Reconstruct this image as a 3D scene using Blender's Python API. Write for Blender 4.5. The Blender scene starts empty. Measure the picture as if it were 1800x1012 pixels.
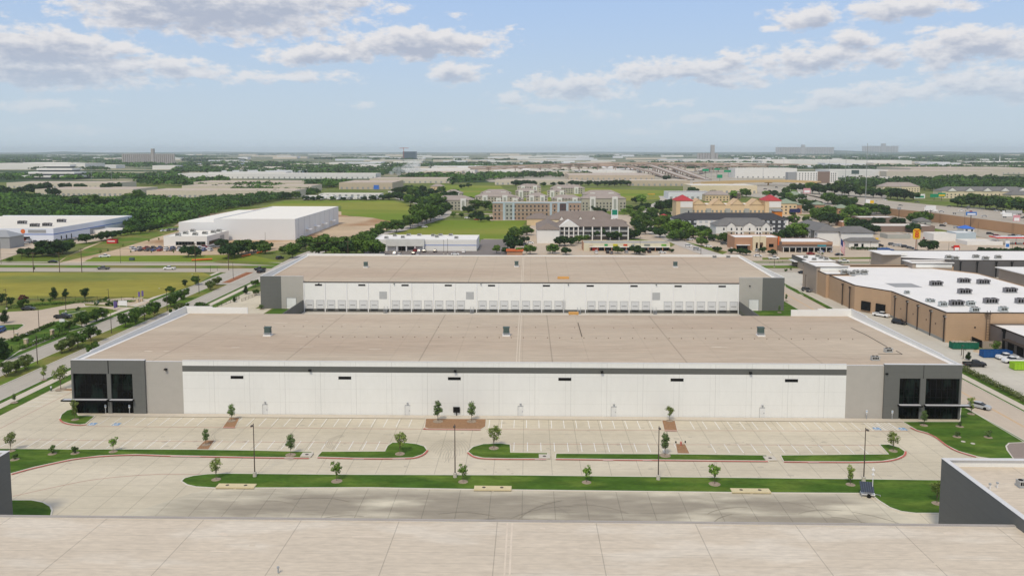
import bpy, math, random
import numpy as np
from math import radians as R, sin, cos, tan, pi, sqrt, atan2, asin
from mathutils import Vector
random.seed(7); np.random.seed(7)
S = bpy.context.scene
COL = S.collection
# ------------------------------------------------------------------ camera
CAMH, PITCH, YAW, F = 60.0, R(5.0), R(1.2), 1400.0
CXP, CYP = 900.0, 265.0 + F*tan(PITCH)
cd = bpy.data.cameras.new("camera"); cam = bpy.data.objects.new("camera", cd); COL.objects.link(cam)
cam.location = (0, 0, CAMH); cam.rotation_euler = (pi/2-PITCH, 0, YAW)
cd.sensor_width = 36; cd.lens = 36*F/1800; cd.shift_y = -(506-CYP)/1800
cd.clip_start = .5; cd.clip_end = 90000
S.camera = cam
_fw = np.array([-sin(YAW)*cos(PITCH), cos(YAW)*cos(PITCH), -sin(PITCH)])
_rt = np.array([cos(YAW), sin(YAW), 0]); _up = np.cross(_rt, _fw)
def ray(x, y): return _fw*F + _rt*(x-CXP) - _up*(y-CYP)
def W(x, y, z=0.0):
    d = ray(x, y); t = (z-CAMH)/d[2]
    return (float(d[0]*t), float(d[1]*t), z)
def hgt(x, yb, yt):           # height of something whose base is at yb and whose top is at yt
    a = W(x, yb); d = ray(x, yt); t = a[1]/d[1]
    return max(.2, CAMH + float(d[2])*t)
# ------------------------------------------------------------------ world
world = bpy.data.worlds.new("World"); S.world = world; world.use_nodes = True
SUN_EL, SUN_AZ = R(52), R(197)      # azimuth clockwise from +Y : sun behind the camera, a little to its left
def build_world():
    nt = world.node_tree; nt.nodes.clear(); L = nt.links
    def N(t, **k):
        n = nt.nodes.new(t)
        for a, b in k.items(): setattr(n, a, b)
        return n
    def M(op, a, b=None, c=None, clamp=False):
        n = N('ShaderNodeMath', operation=op, use_clamp=clamp)
        for i, v in enumerate((a, b, c)):
            if v is None: continue
            if isinstance(v, (int, float)): n.inputs[i].default_value = v
            else: L.new(v, n.inputs[i])
        return n.outputs[0]
    sky = N('ShaderNodeTexSky', sky_type='NISHITA'); sky.sun_disc = False
    sky.sun_elevation = SUN_EL; sky.sun_rotation = SUN_AZ; sky.altitude = 60
    sky.air_density = 1.0; sky.dust_density = .6; sky.ozone_density = 2.0
    geo = N('ShaderNodeTexCoord'); sep = N('ShaderNodeSeparateXYZ'); L.new(geo.outputs['Generated'], sep.inputs[0])
    az = M('ARCTAN2', sep.outputs[0], sep.outputs[1]); el = M('ARCSINE', sep.outputs[2])
    # cloud table : px, py, half width, half height (photo pixels), weight
    T = [(385,16,230,44,1.15),(250,24,115,26,1.0),(480,8,140,30,1.0),(600,2,70,16,.9),(80,82,120,28,1.25),(25,70,40,16,.8),(60,120,190,30,1.05),(250,112,130,16,.8),(330,126,90,12,.7),
         (500,133,110,10,.7),(230,148,70,8,.6),(60,187,90,11,.62),(735,76,145,25,1.2),(570,94,95,18,1.15),(800,127,54,19,1.0),(560,46,28,8,.7),
         (693,22,14,9,.62),(1010,152,95,24,1.0),(1130,132,70,14,.8),(1200,122,120,20,.95),(1270,142,60,17,.85),(1420,107,90,24,1.0),(1545,98,60,17,.9),(1290,106,40,14,.9),(1335,128,60,10,.7),
         (1410,33,52,20,.95),(1355,47,20,7,.75),(1495,73,32,20,1.0),(1600,10,95,18,1.0),(1560,22,60,14,.85),
         (1715,78,100,26,1.05),(1670,95,60,22,.9),(1500,168,85,19,.9),(1600,158,80,14,.8),(1720,146,100,22,.9),(1770,160,60,16,.9),(1380,188,45,9,.75),
         (900,175,45,11,.7),(960,190,50,9,.6),(1210,215,45,9,.62),(1120,232,50,7,.55),(1250,205,60,6,.5),
         (880,190,20,5,.5),(100,228,80,8,.42),(640,185,60,5,.4),(200,108,90,12,.7),(905,50,14,5,.6),(800,20,30,5,.3),(1620,60,25,8,.5),(1180,183,40,7,.5),(1050,205,60,9,.45),(1330,215,70,9,.42),(780,226,60,5,.35)]
    g = bpy.data.node_groups.new("cloud_density", 'ShaderNodeTree')
    g.interface.new_socket('P', in_out='INPUT', socket_type='NodeSocketVector')
    g.interface.new_socket('D', in_out='OUTPUT', socket_type='NodeSocketFloat')
    gi = g.nodes.new('NodeGroupInput'); go = g.nodes.new('NodeGroupOutput'); gl = g.links
    def vm(op, a, b):
        n = g.nodes.new('ShaderNodeVectorMath'); n.operation = op
        for i, v in enumerate((a, b)):
            if isinstance(v, tuple): n.inputs[i].default_value = v
            else: gl.new(v, n.inputs[i])
        return n
    def gm(op, a, b, clamp=False):
        n = g.nodes.new('ShaderNodeMath'); n.operation = op; n.use_clamp = clamp
        for i, v in enumerate((a, b)):
            if isinstance(v, (int, float)): n.inputs[i].default_value = v
            else: gl.new(v, n.inputs[i])
        return n.outputs[0]
    P = gi.outputs[0]
    # big soft distortion so the outlines are not ellipses
    wn = g.nodes.new('ShaderNodeTexNoise'); wn.inputs['Scale'].default_value = 14; wn.inputs['Detail'].default_value = 3
    ms = vm('MULTIPLY', P, (1, 2.2, 1)); gl.new(ms.outputs[0], wn.inputs['Vector'])
    off = vm('SUBTRACT', wn.outputs['Color'], (.5, .5, .5)); off2 = vm('MULTIPLY', off.outputs[0], (.075, .022, 0))
    Pd = vm('ADD', P, off2.outputs[0]).outputs[0]
    acc = None
    for (px, py, rw, rh, wt) in T:
        d = ray(px, py); d = d/np.linalg.norm(d)
        a, e = atan2(d[0], d[1]), asin(d[2])
        s = vm('SUBTRACT', Pd, (a, e, 0)); m = vm('MULTIPLY', s.outputs[0], (F/rw/1.08, F/rh/1.08, 0)); ln = vm('LENGTH', m.outputs[0], (0, 0, 0))
        q = gm('SUBTRACT', 1.2, ln.outputs['Value']); q = gm('MULTIPLY', q, wt)
        acc = q if acc is None else gm('MAXIMUM', acc, q)
    acc = gm('MAXIMUM', acc, -1.0)
    # general broken cloud in the unseen sky, thickened to whiten the ambient light
    sp = g.nodes.new('ShaderNodeSeparateXYZ'); gl.new(P, sp.inputs[0])
    n0 = g.nodes.new('ShaderNodeTexNoise'); n0.inputs['Scale'].default_value = 5; n0.inputs['Detail'].default_value = 2
    m0 = vm('MULTIPLY', P, (.8, 2.6, 1)); gl.new(m0.outputs[0], n0.inputs['Vector'])
    out = gm('SUBTRACT', gm('ABSOLUTE', sp.outputs[0], 0), .75); hi = gm('SUBTRACT', sp.outputs[1], .26)
    outm = gm('MULTIPLY', gm('MAXIMUM', out, hi), 6.0, True)
    gen = gm('MULTIPLY', gm('SUBTRACT', n0.outputs['Fac'], .40), 4.5); gen = gm('ADD', gm('MULTIPLY', gen, outm), gm('MULTIPLY', gm('SUBTRACT', outm, 1.0), 1.0))
    acc = gm('MAXIMUM', acc, gen)
    n1 = g.nodes.new('ShaderNodeTexNoise'); n1.inputs['Scale'].default_value = 42; n1.inputs['Detail'].default_value = 9; n1.inputs['Roughness'].default_value = .62
    m1 = vm('MULTIPLY', P, (1, 2.0, 1)); gl.new(m1.outputs[0], n1.inputs['Vector'])
    nn = gm('MULTIPLY', gm('SUBTRACT', n1.outputs['Fac'], .5), 2.4)
    D = gm('ADD', acc, nn); gl.new(D, go.inputs[0])
    cmb = N('ShaderNodeCombineXYZ'); L.new(az, cmb.inputs[0]); L.new(el, cmb.inputs[1])
    g1 = N('ShaderNodeGroup'); g1.node_tree = g; L.new(cmb.outputs[0], g1.inputs[0])
    up = N('ShaderNodeVectorMath', operation='ADD'); up.inputs[1].default_value = (-.003, .0085, 0); L.new(cmb.outputs[0], up.inputs[0])
    g2 = N('ShaderNodeGroup'); g2.node_tree = g; L.new(up.outputs[0], g2.inputs[0])
    mr = N('ShaderNodeMapRange', interpolation_type='SMOOTHSTEP'); L.new(g1.outputs[0], mr.inputs[0])
    mr.inputs[1].default_value = .02; mr.inputs[2].default_value = .62; mr.inputs[3].default_value = 0; mr.inputs[4].default_value = .93
    lo = N('ShaderNodeMapRange', interpolation_type='SMOOTHSTEP'); L.new(el, lo.inputs[0])   # low clouds thin out in the far air
    lo.inputs[1].default_value = .0; lo.inputs[2].default_value = .13; lo.inputs[3].default_value = .12; lo.inputs[4].default_value = 1
    fac = M('MULTIPLY', mr.outputs[0], lo.outputs[0])
    sh = N('ShaderNodeMapRange', interpolation_type='SMOOTHSTEP'); L.new(g2.outputs[0], sh.inputs[0])
    sh.inputs[1].default_value = .1; sh.inputs[2].default_value = 1.25; sh.inputs[3].default_value = 0; sh.inputs[4].default_value = 1
    cc = N('ShaderNodeMix', data_type='RGBA'); L.new(sh.outputs[0], cc.inputs[0])
    cc.inputs[6].default_value = (*CLOUD_HI, 1); cc.inputs[7].default_value = (*CLOUD_LO, 1)
    # pale haze near the horizon
    hz = N('ShaderNodeMapRange', interpolation_type='SMOOTHSTEP'); L.new(el, hz.inputs[0])
    hz.inputs[1].default_value = -.02; hz.inputs[2].default_value = .22; hz.inputs[3].default_value = 1; hz.inputs[4].default_value = 0
    tint = N('ShaderNodeMix', data_type='RGBA', blend_type='MULTIPLY'); tint.inputs[0].default_value = 1
    L.new(sky.outputs[0], tint.inputs[6]); tint.inputs[7].default_value = (*SKY_TINT, 1)
    md = N('ShaderNodeMapRange', interpolation_type='SMOOTHSTEP'); L.new(el, md.inputs[0]); md.inputs[1].default_value = .1; md.inputs[2].default_value = .9; md.inputs[3].default_value = .85; md.inputs[4].default_value = 0
    mdm = N('ShaderNodeMix', data_type='RGBA'); L.new(md.outputs[0], mdm.inputs[0]); L.new(tint.outputs[2], mdm.inputs[6]); mdm.inputs[7].default_value = (*MIDSKY, 1)
    hzm = N('ShaderNodeMix', data_type='RGBA'); L.new(M('MULTIPLY', hz.outputs[0], .9), hzm.inputs[0]); L.new(mdm.outputs[2], hzm.inputs[6]); hzm.inputs[7].default_value = (*HORIZON, 1)
    mx = N('ShaderNodeMix', data_type='RGBA'); L.new(fac, mx.inputs[0]); L.new(hzm.outputs[2], mx.inputs[6]); L.new(cc.outputs[2], mx.inputs[7])
    bg = N('ShaderNodeBackground'); bg.inputs[1].default_value = SKY_STR; L.new(mx.outputs[2], bg.inputs[0])
    ow = N('ShaderNodeOutputWorld'); L.new(bg.outputs[0], ow.inputs[0])
SKY_STR = .12
HAZE_D, HAZE_C = 0.55e-4, (.80,.90,1.0)
S.cycles.volume_bounces = 3
SKY_TINT = (1.10, 1.03, 1.02); HORIZON = (3.05, 3.6, 3.98); MIDSKY = (2.05, 2.85, 4.25); CLOUD_HI = (4.5, 4.4, 4.42); CLOUD_LO = (2.45, 2.68, 3.25)
build_world()
sl = bpy.data.lights.new("sun", 'SUN'); sl.energy = 1.5; sl.angle = R(10); sl.color = (1, .90, .72)
sun = bpy.data.objects.new("sun", sl); COL.objects.link(sun); sun.rotation_euler = (pi/2-SUN_EL, 0, -SUN_AZ+pi)
S.view_settings.view_transform = 'Standard'; S.view_settings.look = 'None'; S.view_settings.gamma = 1
S.view_settings.exposure = 0.60
# ------------------------------------------------------------------ materials
_m = {}
def mat(name, col, rough=.85, var=.10, scale=.25, var2=.05, scale2=4.0, stretch=(1, 1, 1), metal=0.0, spec=.25, lines=(), obj_var=0.0, col2=None, scale3=.02, th=.5, soft=.2, bump=0.0, fade=None):
    if name in _m: return _m[name]
    m = bpy.data.materials.new(name); m.use_nodes = True; nt = m.node_tree; L = nt.links; b = nt.nodes['Principled BSDF']
    def M(op, a, c=None, clamp=False):
        n = nt.nodes.new('ShaderNodeMath'); n.operation = op; n.use_clamp = clamp
        for i, v in enumerate((a, c)):
            if v is None: continue
            if isinstance(v, (int, float)): n.inputs[i].default_value = v
            else: L.new(v, n.inputs[i])
        return n.outputs[0]
    tc = nt.nodes.new('ShaderNodeTexCoord'); mp = nt.nodes.new('ShaderNodeMapping'); mp.inputs['Scale'].default_value = stretch
    L.new(tc.outputs['Object'], mp.inputs[0])
    def noise(s, det=4):
        n = nt.nodes.new('ShaderNodeTexNoise'); n.inputs['Scale'].default_value = s; n.inputs['Detail'].default_value = det
        L.new(mp.outputs[0], n.inputs['Vector']); return n.outputs['Fac']
    f = M('ADD', M('MULTIPLY', M('SUBTRACT', noise(scale), .5), var*4), 1.0)
    if var2: f = M('MULTIPLY', f, M('ADD', M('MULTIPLY', M('SUBTRACT', noise(scale2, 2), .5), var2*4), 1.0))
    if lines:
        sep = nt.nodes.new('ShaderNodeSeparateXYZ'); L.new(tc.outputs['Object'], sep.inputs[0])
        for (ax, per, off, wd, dk) in lines:
            q = M('PINGPONG', M('ADD', sep.outputs[ax], off), per/2)
            k = M('LESS_THAN', q, wd/2); f = M('MULTIPLY', f, M('SUBTRACT', 1.0, M('MULTIPLY', k, dk)))
    if obj_var:
        oi = nt.nodes.new('ShaderNodeObjectInfo'); f = M('MULTIPLY', f, M('ADD', M('MULTIPLY', M('SUBTRACT', oi.outputs['Random'], .5), obj_var*2), 1.0))
    base = nt.nodes.new('ShaderNodeRGB'); base.outputs[0].default_value = (*col, 1); c = base.outputs[0]
    if col2:
        mr = nt.nodes.new('ShaderNodeMapRange'); mr.interpolation_type = 'SMOOTHSTEP'; L.new(noise(scale3, 5), mr.inputs[0]); mr.inputs[1].default_value = th-soft/2; mr.inputs[2].default_value = th+soft/2
        fo = mr.outputs[0]
        if fade:
            sp_ = nt.nodes.new('ShaderNodeSeparateXYZ'); L.new(tc.outputs['Object'], sp_.inputs[0])
            for (ax, a0, a1) in fade:
                q = nt.nodes.new('ShaderNodeMapRange'); q.interpolation_type = 'SMOOTHSTEP'; L.new(sp_.outputs[ax], q.inputs[0]); q.inputs[1].default_value = min(a0,a1); q.inputs[2].default_value = max(a0,a1); q.inputs[3].default_value = 0 if a0 < a1 else 1; q.inputs[4].default_value = 1 if a0 < a1 else 0
                fo = M('MULTIPLY', fo, q.outputs[0])
        mx = nt.nodes.new('ShaderNodeMix'); mx.data_type = 'RGBA'; L.new(fo, mx.inputs[0]); L.new(c, mx.inputs[6]); mx.inputs[7].default_value = (*col2, 1); c = mx.outputs[2]
    sc = nt.nodes.new('ShaderNodeVectorMath'); sc.operation = 'SCALE'; L.new(c, sc.inputs[0]); L.new(f, sc.inputs['Scale'])
    L.new(sc.outputs[0], b.inputs['Base Color'])
    b.inputs['Roughness'].default_value = rough; b.inputs['Metallic'].default_value = metal; b.inputs['Specular IOR Level'].default_value = spec
    if bump:
        bn = nt.nodes.new('ShaderNodeBump'); bn.inputs['Strength'].default_value = bump; L.new(noise(scale2*2, 3), bn.inputs['Height']); L.new(bn.outputs[0], b.inputs['Normal'])
    _m[name] = m; return m
def leafmat(name, col, col2, hs=.35):
    if name in _m: return _m[name]
    m = mat(name, col, rough=.7, var=.16, scale=hs, var2=.14, scale2=2.2, spec=.2, obj_var=.3, col2=col2, scale3=hs*.8, th=.52, soft=.25)
    return m
# ------------------------------------------------------------------ mesh helpers
class MB:
    def __init__(s): s.v = []; s.f = []; s.m = []; s.p = []; s.n = 0
    def add(s, vs, fs, mi=0):
        o = len(s.v); s.v += [tuple(p) for p in vs]
        s.n += 1
        for f in fs: s.f.append(tuple(i+o for i in f)); s.m.append(mi); s.p.append(s.n)
    def box(s, x0, x1, y0, y1, z0, z1, mi=0, mt=None):
        s.add([(x0,y0,z0),(x1,y0,z0),(x1,y1,z0),(x0,y1,z0),(x0,y0,z1),(x1,y0,z1),(x1,y1,z1),(x0,y1,z1)],
              [(0,3,2,1),(0,1,5,4),(1,2,6,5),(2,3,7,6),(3,0,4,7)], mi)
        s.n -= 1; s.add([(x0,y0,z1),(x1,y0,z1),(x1,y1,z1),(x0,y1,z1)], [(0,1,2,3)], mi if mt is None else mt); return s
    def poly(s, pts, mi=0): s.add(pts, [tuple(range(len(pts)))], mi); return s
    def prism(s, p2, z0, z1, mi=0):
        n = len(p2); a = sum(p2[i][0]*p2[(i+1)%n][1]-p2[(i+1)%n][0]*p2[i][1] for i in range(n))
        if a < 0: p2 = p2[::-1]
        s.add([(x,y,z0) for x,y in p2]+[(x,y,z1) for x,y in p2], [tuple(range(n-1,-1,-1)), tuple(range(n,2*n))]+[(i,(i+1)%n,n+(i+1)%n,n+i) for i in range(n)], mi); return s
    def cyl(s, x, y, z0, z1, r0, r1=None, n=8, mi=0):
        r1 = r0 if r1 is None else r1
        c = [(cos(2*pi*i/n), sin(2*pi*i/n)) for i in range(n)]
        s.add([(x+a*r0,y+b*r0,z0) for a,b in c]+[(x+a*r1,y+b*r1,z1) for a,b in c], [tuple(range(n-1,-1,-1)), tuple(range(n,2*n))]+[(i,(i+1)%n,n+(i+1)%n,n+i) for i in range(n)], mi); return s
    def tube(s, p, q, r0, r1=None, n=6, mi=0):
        r1 = r0 if r1 is None else r1; p = Vector(p); q = Vector(q); d = (q-p).normalized()
        a = d.cross(Vector((0,0,1)) if abs(d.z) < .9 else Vector((1,0,0))).normalized(); b = d.cross(a)
        ring = [(cos(2*pi*i/n), sin(2*pi*i/n)) for i in range(n)]
        s.add([tuple(p+a*u*r0+b*w*r0) for u,w in ring]+[tuple(q+a*u*r1+b*w*r1) for u,w in ring], [tuple(range(n)), tuple(range(2*n-1,n-1,-1))]+[(i,n+i,n+(i+1)%n,(i+1)%n) for i in range(n)], mi); return s
    def lathe(s, x, y, prof, n=10, mi=0):      # prof: (r, z) bottom to top
        c = [(cos(2*pi*i/n), sin(2*pi*i/n)) for i in range(n)]; k = len(prof)
        s.add([(x+a*r,y+b*r,z) for r,z in prof for a,b in c], [(j*n+i,j*n+(i+1)%n,(j+1)*n+(i+1)%n,(j+1)*n+i) for j in range(k-1) for i in range(n)]+[tuple(range((k-1)*n,k*n))], mi); return s
    def hip(s, x0, x1, y0, y1, z0, h, ins, mi=0, th=.25):   # hip roof, ridge along the long side
        if x1-x0 >= y1-y0: ym = (y0+y1)/2; r = [(x0+ins,ym,z0+h+th),(x1-ins,ym,z0+h+th)]; F_ = [(4,5,9,8),(6,7,8,9),(7,4,8),(5,6,9)]
        else: xm = (x0+x1)/2; r = [(xm,y0+ins,z0+h+th),(xm,y1-ins,z0+h+th)]; F_ = [(4,5,8),(6,7,9),(5,6,9,8),(7,4,8,9)]
        c = [(x0,y0),(x1,y0),(x1,y1),(x0,y1)]
        s.add([(a,b,z0) for a,b in c]+[(a,b,z0+th) for a,b in c]+r, [(3,2,1,0),(0,1,5,4),(1,2,6,5),(2,3,7,6),(3,0,4,7)]+F_, mi); return s
    def pieces(s):
        out = []
        for k in sorted(set(s.p)):
            b = MB(); ix = {}; b.n = 1
            for f, m_, p in zip(s.f, s.m, s.p):
                if p != k: continue
                for i in f:
                    if i not in ix: ix[i] = len(b.v); b.v.append(s.v[i])
                b.f.append(tuple(ix[i] for i in f)); b.m.append(m_); b.p.append(1)
            out.append(b)
        return out
    def build(s, name, mats, parent=None, org=(0,0,0), smooth=False):
        me = bpy.data.meshes.new(name); ox, oy, oz = org
        me.from_pydata([(x-ox,y-oy,z-oz) for x,y,z in s.v], [], s.f)
        for m in (mats if isinstance(mats, (list, tuple)) else [mats]): me.materials.append(m)
        if any(s.m): me.polygons.foreach_set('material_index', s.m)
        if smooth: me.polygons.foreach_set('use_smooth', [True]*len(s.f))
        o = bpy.data.objects.new(name, me); COL.objects.link(o)
        if parent: o.parent = parent
        else: o.location = org
        return o
def thing(name, label, cat, loc=(0,0,0), rz=0, group=None):
    o = bpy.data.objects.new(name, None); COL.objects.link(o); o.empty_display_size = .5
    o.location = loc; o.rotation_euler = (0,0,rz); return tag(o, label, cat, group)
def tag(o, label=None, cat=None, group=None, kind=None):
    if label: o['label'] = label
    if cat: o['category'] = cat
    if group: o['group'] = group
    elif group == '' and 'group' in o: del o['group']
    if kind: o['kind'] = kind
    return o
def struct(name, mb, m, kind='structure'): return tag(mb.build(name, m), kind=kind)
def dup(root, loc, rz=0, label=None, group=None, scale=None):
    r = root.copy(); COL.objects.link(r); r.location = loc; r.rotation_euler = (0,0,rz)
    if scale is not None: r.scale = scale if isinstance(scale, tuple) else (scale,)*3
    tag(r, label, None, group)
    for ch in root.children:
        c = ch.copy(); COL.objects.link(c); c.parent = r
        for g in ch.children:
            d = g.copy(); COL.objects.link(d); d.parent = c
    return r
_used = set()
def put(proto, loc, rz=0, label=None, group=None, scale=None):
    if proto.name not in _used:
        _used.add(proto.name); proto.location = loc; proto.rotation_euler = (0,0,rz)
        if scale is not None: proto.scale = scale if isinstance(scale, tuple) else (scale,)*3
        return tag(proto, label, None, group)
    return dup(proto, loc, rz, label, group, scale)
def text_mesh(txt, size, m, name='lettering', parent=None, loc=(0,0,0), rot=(pi/2,0,0), ext=.03, bold=0.0):
    cu = bpy.data.curves.new('t', 'FONT'); cu.body = txt; cu.size = size; cu.extrude = ext; cu.align_x = 'CENTER'; cu.align_y = 'CENTER'; cu.offset = bold
    to = bpy.data.objects.new('t', cu); COL.objects.link(to)
    bpy.context.view_layer.update(); dg = bpy.context.evaluated_depsgraph_get()
    me = bpy.data.meshes.new_from_object(to.evaluated_get(dg)); bpy.data.objects.remove(to); me.name = name
    me.materials.clear(); me.materials.append(m)
    o = bpy.data.objects.new(name, me); COL.objects.link(o); o.location = loc; o.rotation_euler = rot
    if parent: o.parent = parent
    return o
def Gp(pts, z=0.0): return [W(x, y)[:2]+(z,) for x, y in pts]
def ribbon(cl, w, z, mb=None):
    mb = mb or MB(); n = len(cl); Lp = []; Rp = []
    for i, p in enumerate(cl):
        a = cl[max(0,i-1)]; b = cl[min(n-1,i+1)]; d = Vector((b[0]-a[0], b[1]-a[1])).normalized(); nx, ny = -d.y, d.x
        zz = z if len(p) < 3 or z is not None else p[2]
        Lp.append((p[0]+nx*w/2, p[1]+ny*w/2, zz)); Rp.append((p[0]-nx*w/2, p[1]-ny*w/2, zz))
    for i in range(n-1): mb.poly([Rp[i], Rp[i+1], Lp[i+1], Lp[i]])
    return mb
def smooth_path(pts, k=6):
    out = []; n = len(pts)
    for i in range(n-1):
        p0 = pts[max(0,i-1)]; p1 = pts[i]; p2 = pts[i+1]; p3 = pts[min(n-1,i+2)]
        for j in range(k):
            t = j/k; out.append(tuple(.5*((2*b)+(-a+c)*t+(2*a-5*b+4*c-d)*t*t+(-a+3*b-3*c+d)*t**3) for a,b,c,d in zip(p0,p1,p2,p3)))
    return out+[pts[-1]]
ORD = 'first second third fourth fifth sixth seventh eighth ninth tenth eleventh twelfth thirteenth fourteenth fifteenth sixteenth seventeenth eighteenth nineteenth'.split()
def nth(i):
    if i < 19: return ORD[i]
    t, u = divmod(i+1, 10); tw = {2:'twent',3:'thirt',4:'fort',5:'fift',6:'sixt',7:'sevent',8:'eight',9:'ninet'}[t]
    return tw+'ieth' if u == 0 else tw+'y-'+ORD[u-1]
# ================================================================== materials in use
CONC = mat('concrete', (.60,.54,.42), var=.05, scale=.12, var2=.06, scale2=.8, stretch=(.6,1.3,1), lines=((0,5.5,1.0,.14,.26),(1,4.6,.7,.13,.18)), col2=(.52,.465,.355), scale3=.045, th=.5, soft=.3)
CONCD = mat('stained_concrete', (.60,.55,.43), fade=((0,-74,-46),(0,63,50),(1,139,133)), var=.10, scale=.14, var2=.10, scale2=.6, stretch=(.45,1.5,1), lines=((0,5.5,1.0,.14,.26),(1,4.6,.7,.13,.15)), col2=(.31,.275,.215), scale3=.11, th=.42, soft=.26)
CONCP = mat('plain_concrete', (.55,.51,.44), var=.05, scale=.3)
KERB = mat('kerb_concrete', (.62,.58,.5), var=.05, scale=.5)
RED = mat('red_kerb_paint', (.50,.14,.11), var=.15, scale=.6)
REDF = mat('faded_red_paint', (.42,.22,.18), var=.15, scale=.4)
WPAINT = mat('white_road_paint', (.74,.73,.7), var=.06, scale=1)
BPAINT = mat('blue_road_paint', (.17,.32,.52), var=.1, scale=1)
YPAINT = mat('yellow_road_paint', (.62,.38,.16), var=.1, scale=1)
LAWN = mat('lawn_grass', (.058,.118,.016), rough=1, var=.26, scale=.35, var2=.18, scale2=2.2, spec=.1, stretch=(.5,1.4,1), col2=(.105,.165,.026), scale3=.16, th=.54)
GRASS = mat('rough_grass', (.115,.16,.022), rough=1, var=.18, scale=.05, var2=.12, scale2=.7, spec=.1, col2=(.16,.175,.06), scale3=.02)
GRASS2 = mat('verge_grass', (.10,.17,.018), rough=1, var=.16, scale=.12, var2=.1, scale2=.9, spec=.1, col2=(.19,.18,.05), scale3=.05)
MEADOW = mat('dry_meadow', (.27,.245,.045), rough=1, var=.16, scale=.05, var2=.1, scale2=.4, stretch=(.35,1.2,1), spec=.1, col2=(.17,.195,.045), scale3=.022, th=.58, soft=.22)
MEADOWG = mat('green_meadow', (.15,.215,.02), rough=1, var=.12, scale=.02, var2=.08, scale2=.3, stretch=(.4,1,1), spec=.1, col2=(.23,.245,.04), scale3=.008)
DIRT = mat('bare_earth', (.50,.385,.26), rough=1, var=.14, scale=.03, var2=.08, scale2=.4, spec=.1, col2=(.36,.22,.12), scale3=.012, th=.56, soft=.12)
REDDIRT = mat('red_earth', (.32,.14,.07), rough=1, var=.2, scale=.2)
MULCH = mat('bark_mulch', (.30,.175,.095), rough=1, var=.2, scale=2.5, var2=.2, scale2=9)
ROAD = mat('road_concrete', (.42,.385,.325), var=.07, scale=.05, var2=.04, scale2=.8, stretch=(1,.3,1), lines=((1,4.6,0,.14,.12),(0,3.7,.6,.12,.13)))
ROADC = mat('cross_road_concrete', (.42,.37,.30), var=.07, scale=.05, var2=.04, scale2=.8, stretch=(.3,1,1))
ROADT = mat('tan_road_concrete', (.52,.44,.35), var=.07, scale=.06, var2=.03, scale2=.8, stretch=(1,.3,1), lines=((1,4.6,0,.14,.1),(0,3.7,.6,.12,.1)))
LOT = mat('lot_concrete', (.50,.41,.31), var=.09, scale=.04, var2=.04, scale2=.6, lines=((0,4.6,1.0,.13,.1),(1,4.6,.7,.13,.1)))
LOTG = mat('grey_lot_concrete', (.52,.485,.41), var=.08, scale=.06, var2=.04, scale2=.6, lines=((0,4.6,1.0,.13,.14),(1,4.6,.7,.13,.14)))
ASPH = mat('asphalt', (.20,.175,.16), var=.08, scale=.05)
FWY = mat('freeway_concrete', (.41,.36,.29), var=.08, scale=.01, var2=.04, scale2=.2)
SIDEW = mat('sidewalk_concrete', (.56,.50,.41), var=.05, scale=.4)
WALLW = mat('white_painted_wall', (.75,.755,.73), var=.015, scale=.25, var2=.02, scale2=1.2, stretch=(1,1,.35), lines=((0,8.13,-.2,.10,.22),(0,8.13,1.0,.08,.13),(0,8.13,-1.1,.06,.09),(2,3.1,.2,.07,.12)), col2=(.725,.73,.705), scale3=.10, th=.5, soft=.35)
WALLP = mat('white_wall', (.75,.75,.72), var=.025, scale=.3)
GREYD = mat('dark_grey_wall', (.135,.138,.130), var=.03, scale=.5, var2=.03, scale2=3, stretch=(1,1,3), lines=((2,1.55,0,.05,.14),(0,4.1,.3,.05,.14)))
GREYP = mat('dark_grey_panel', (.115,.118,.11), var=.03, scale=.5)
GREYL = mat('light_grey_wall', (.41,.39,.355), var=.035, scale=.5, var2=.02, scale2=3)
ROOF = mat('tan_membrane_roof', (.50,.415,.315), var=.06, scale=.10, var2=.10, scale2=.8, stretch=(.25,1.8,1), lines=((1,1.9,0,.16,.10),(0,30.6,12.5,.30,.26),(0,15.3,4.1,.16,.12),(1,11,3,.2,.12)), col2=(.45,.355,.265), scale3=.03, th=.55, soft=.3)
ROOFN = mat('pale_membrane_roof', (.585,.505,.40), var=.05, scale=.2, var2=.09, scale2=1.6, stretch=(.45,1.4,1), lines=((1,2.15,.4,.07,.2),(0,13.15,9.3,.12,.30),(1,8.6,2,.06,.22)), col2=(.635,.565,.465), scale3=.16, th=.58, soft=.16)
ROOFW = mat('white_membrane_roof', (.76,.74,.71), var=.03, scale=.15, var2=.02, scale2=1)
COPING = mat('metal_coping', (.62,.62,.62), var=.03, scale=1)
GLASS = mat('dark_glass', (.0015,.002,.002), rough=.08, var=.1, scale=.3, spec=.10, stretch=(1,1,.4), col2=(.010,.018,.015), scale3=.35, th=.55, soft=.1)  # faint green reflections and interior hints put into the pane colour as patches
GLASSB = mat('window_glass', (.05,.06,.07), rough=.15, var=.1, scale=.5, spec=.5)
BLACK = mat('black_metal', (.004,.004,.004), rough=.8, var=.05, scale=2)
CANOPY = mat('canopy_steel', (.55,.55,.56), rough=.4, var=.05, scale=1)
WHITEM = mat('white_metal', (.78,.78,.78), rough=.4, var=.03, scale=1)
GREYM = mat('grey_metal', (.30,.31,.32), rough=.5, var=.06, scale=1)
LGREY = mat('light_grey_louvre', (.45,.46,.46), var=.04, scale=1, lines=((2,.3,0,.12,.25),))
GREENM = mat('green_grey_metal', (.075,.11,.10), rough=.6, var=.06, scale=1)
BRONZE = mat('bronze_pole', (.075,.055,.045), rough=.6, var=.05, scale=1)
WOOD = mat('utility_wood', (.11,.075,.05), var=.1, scale=1)
GALV = mat('galvanised_steel', (.33,.35,.36), rough=.5, var=.05, scale=1)
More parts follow.
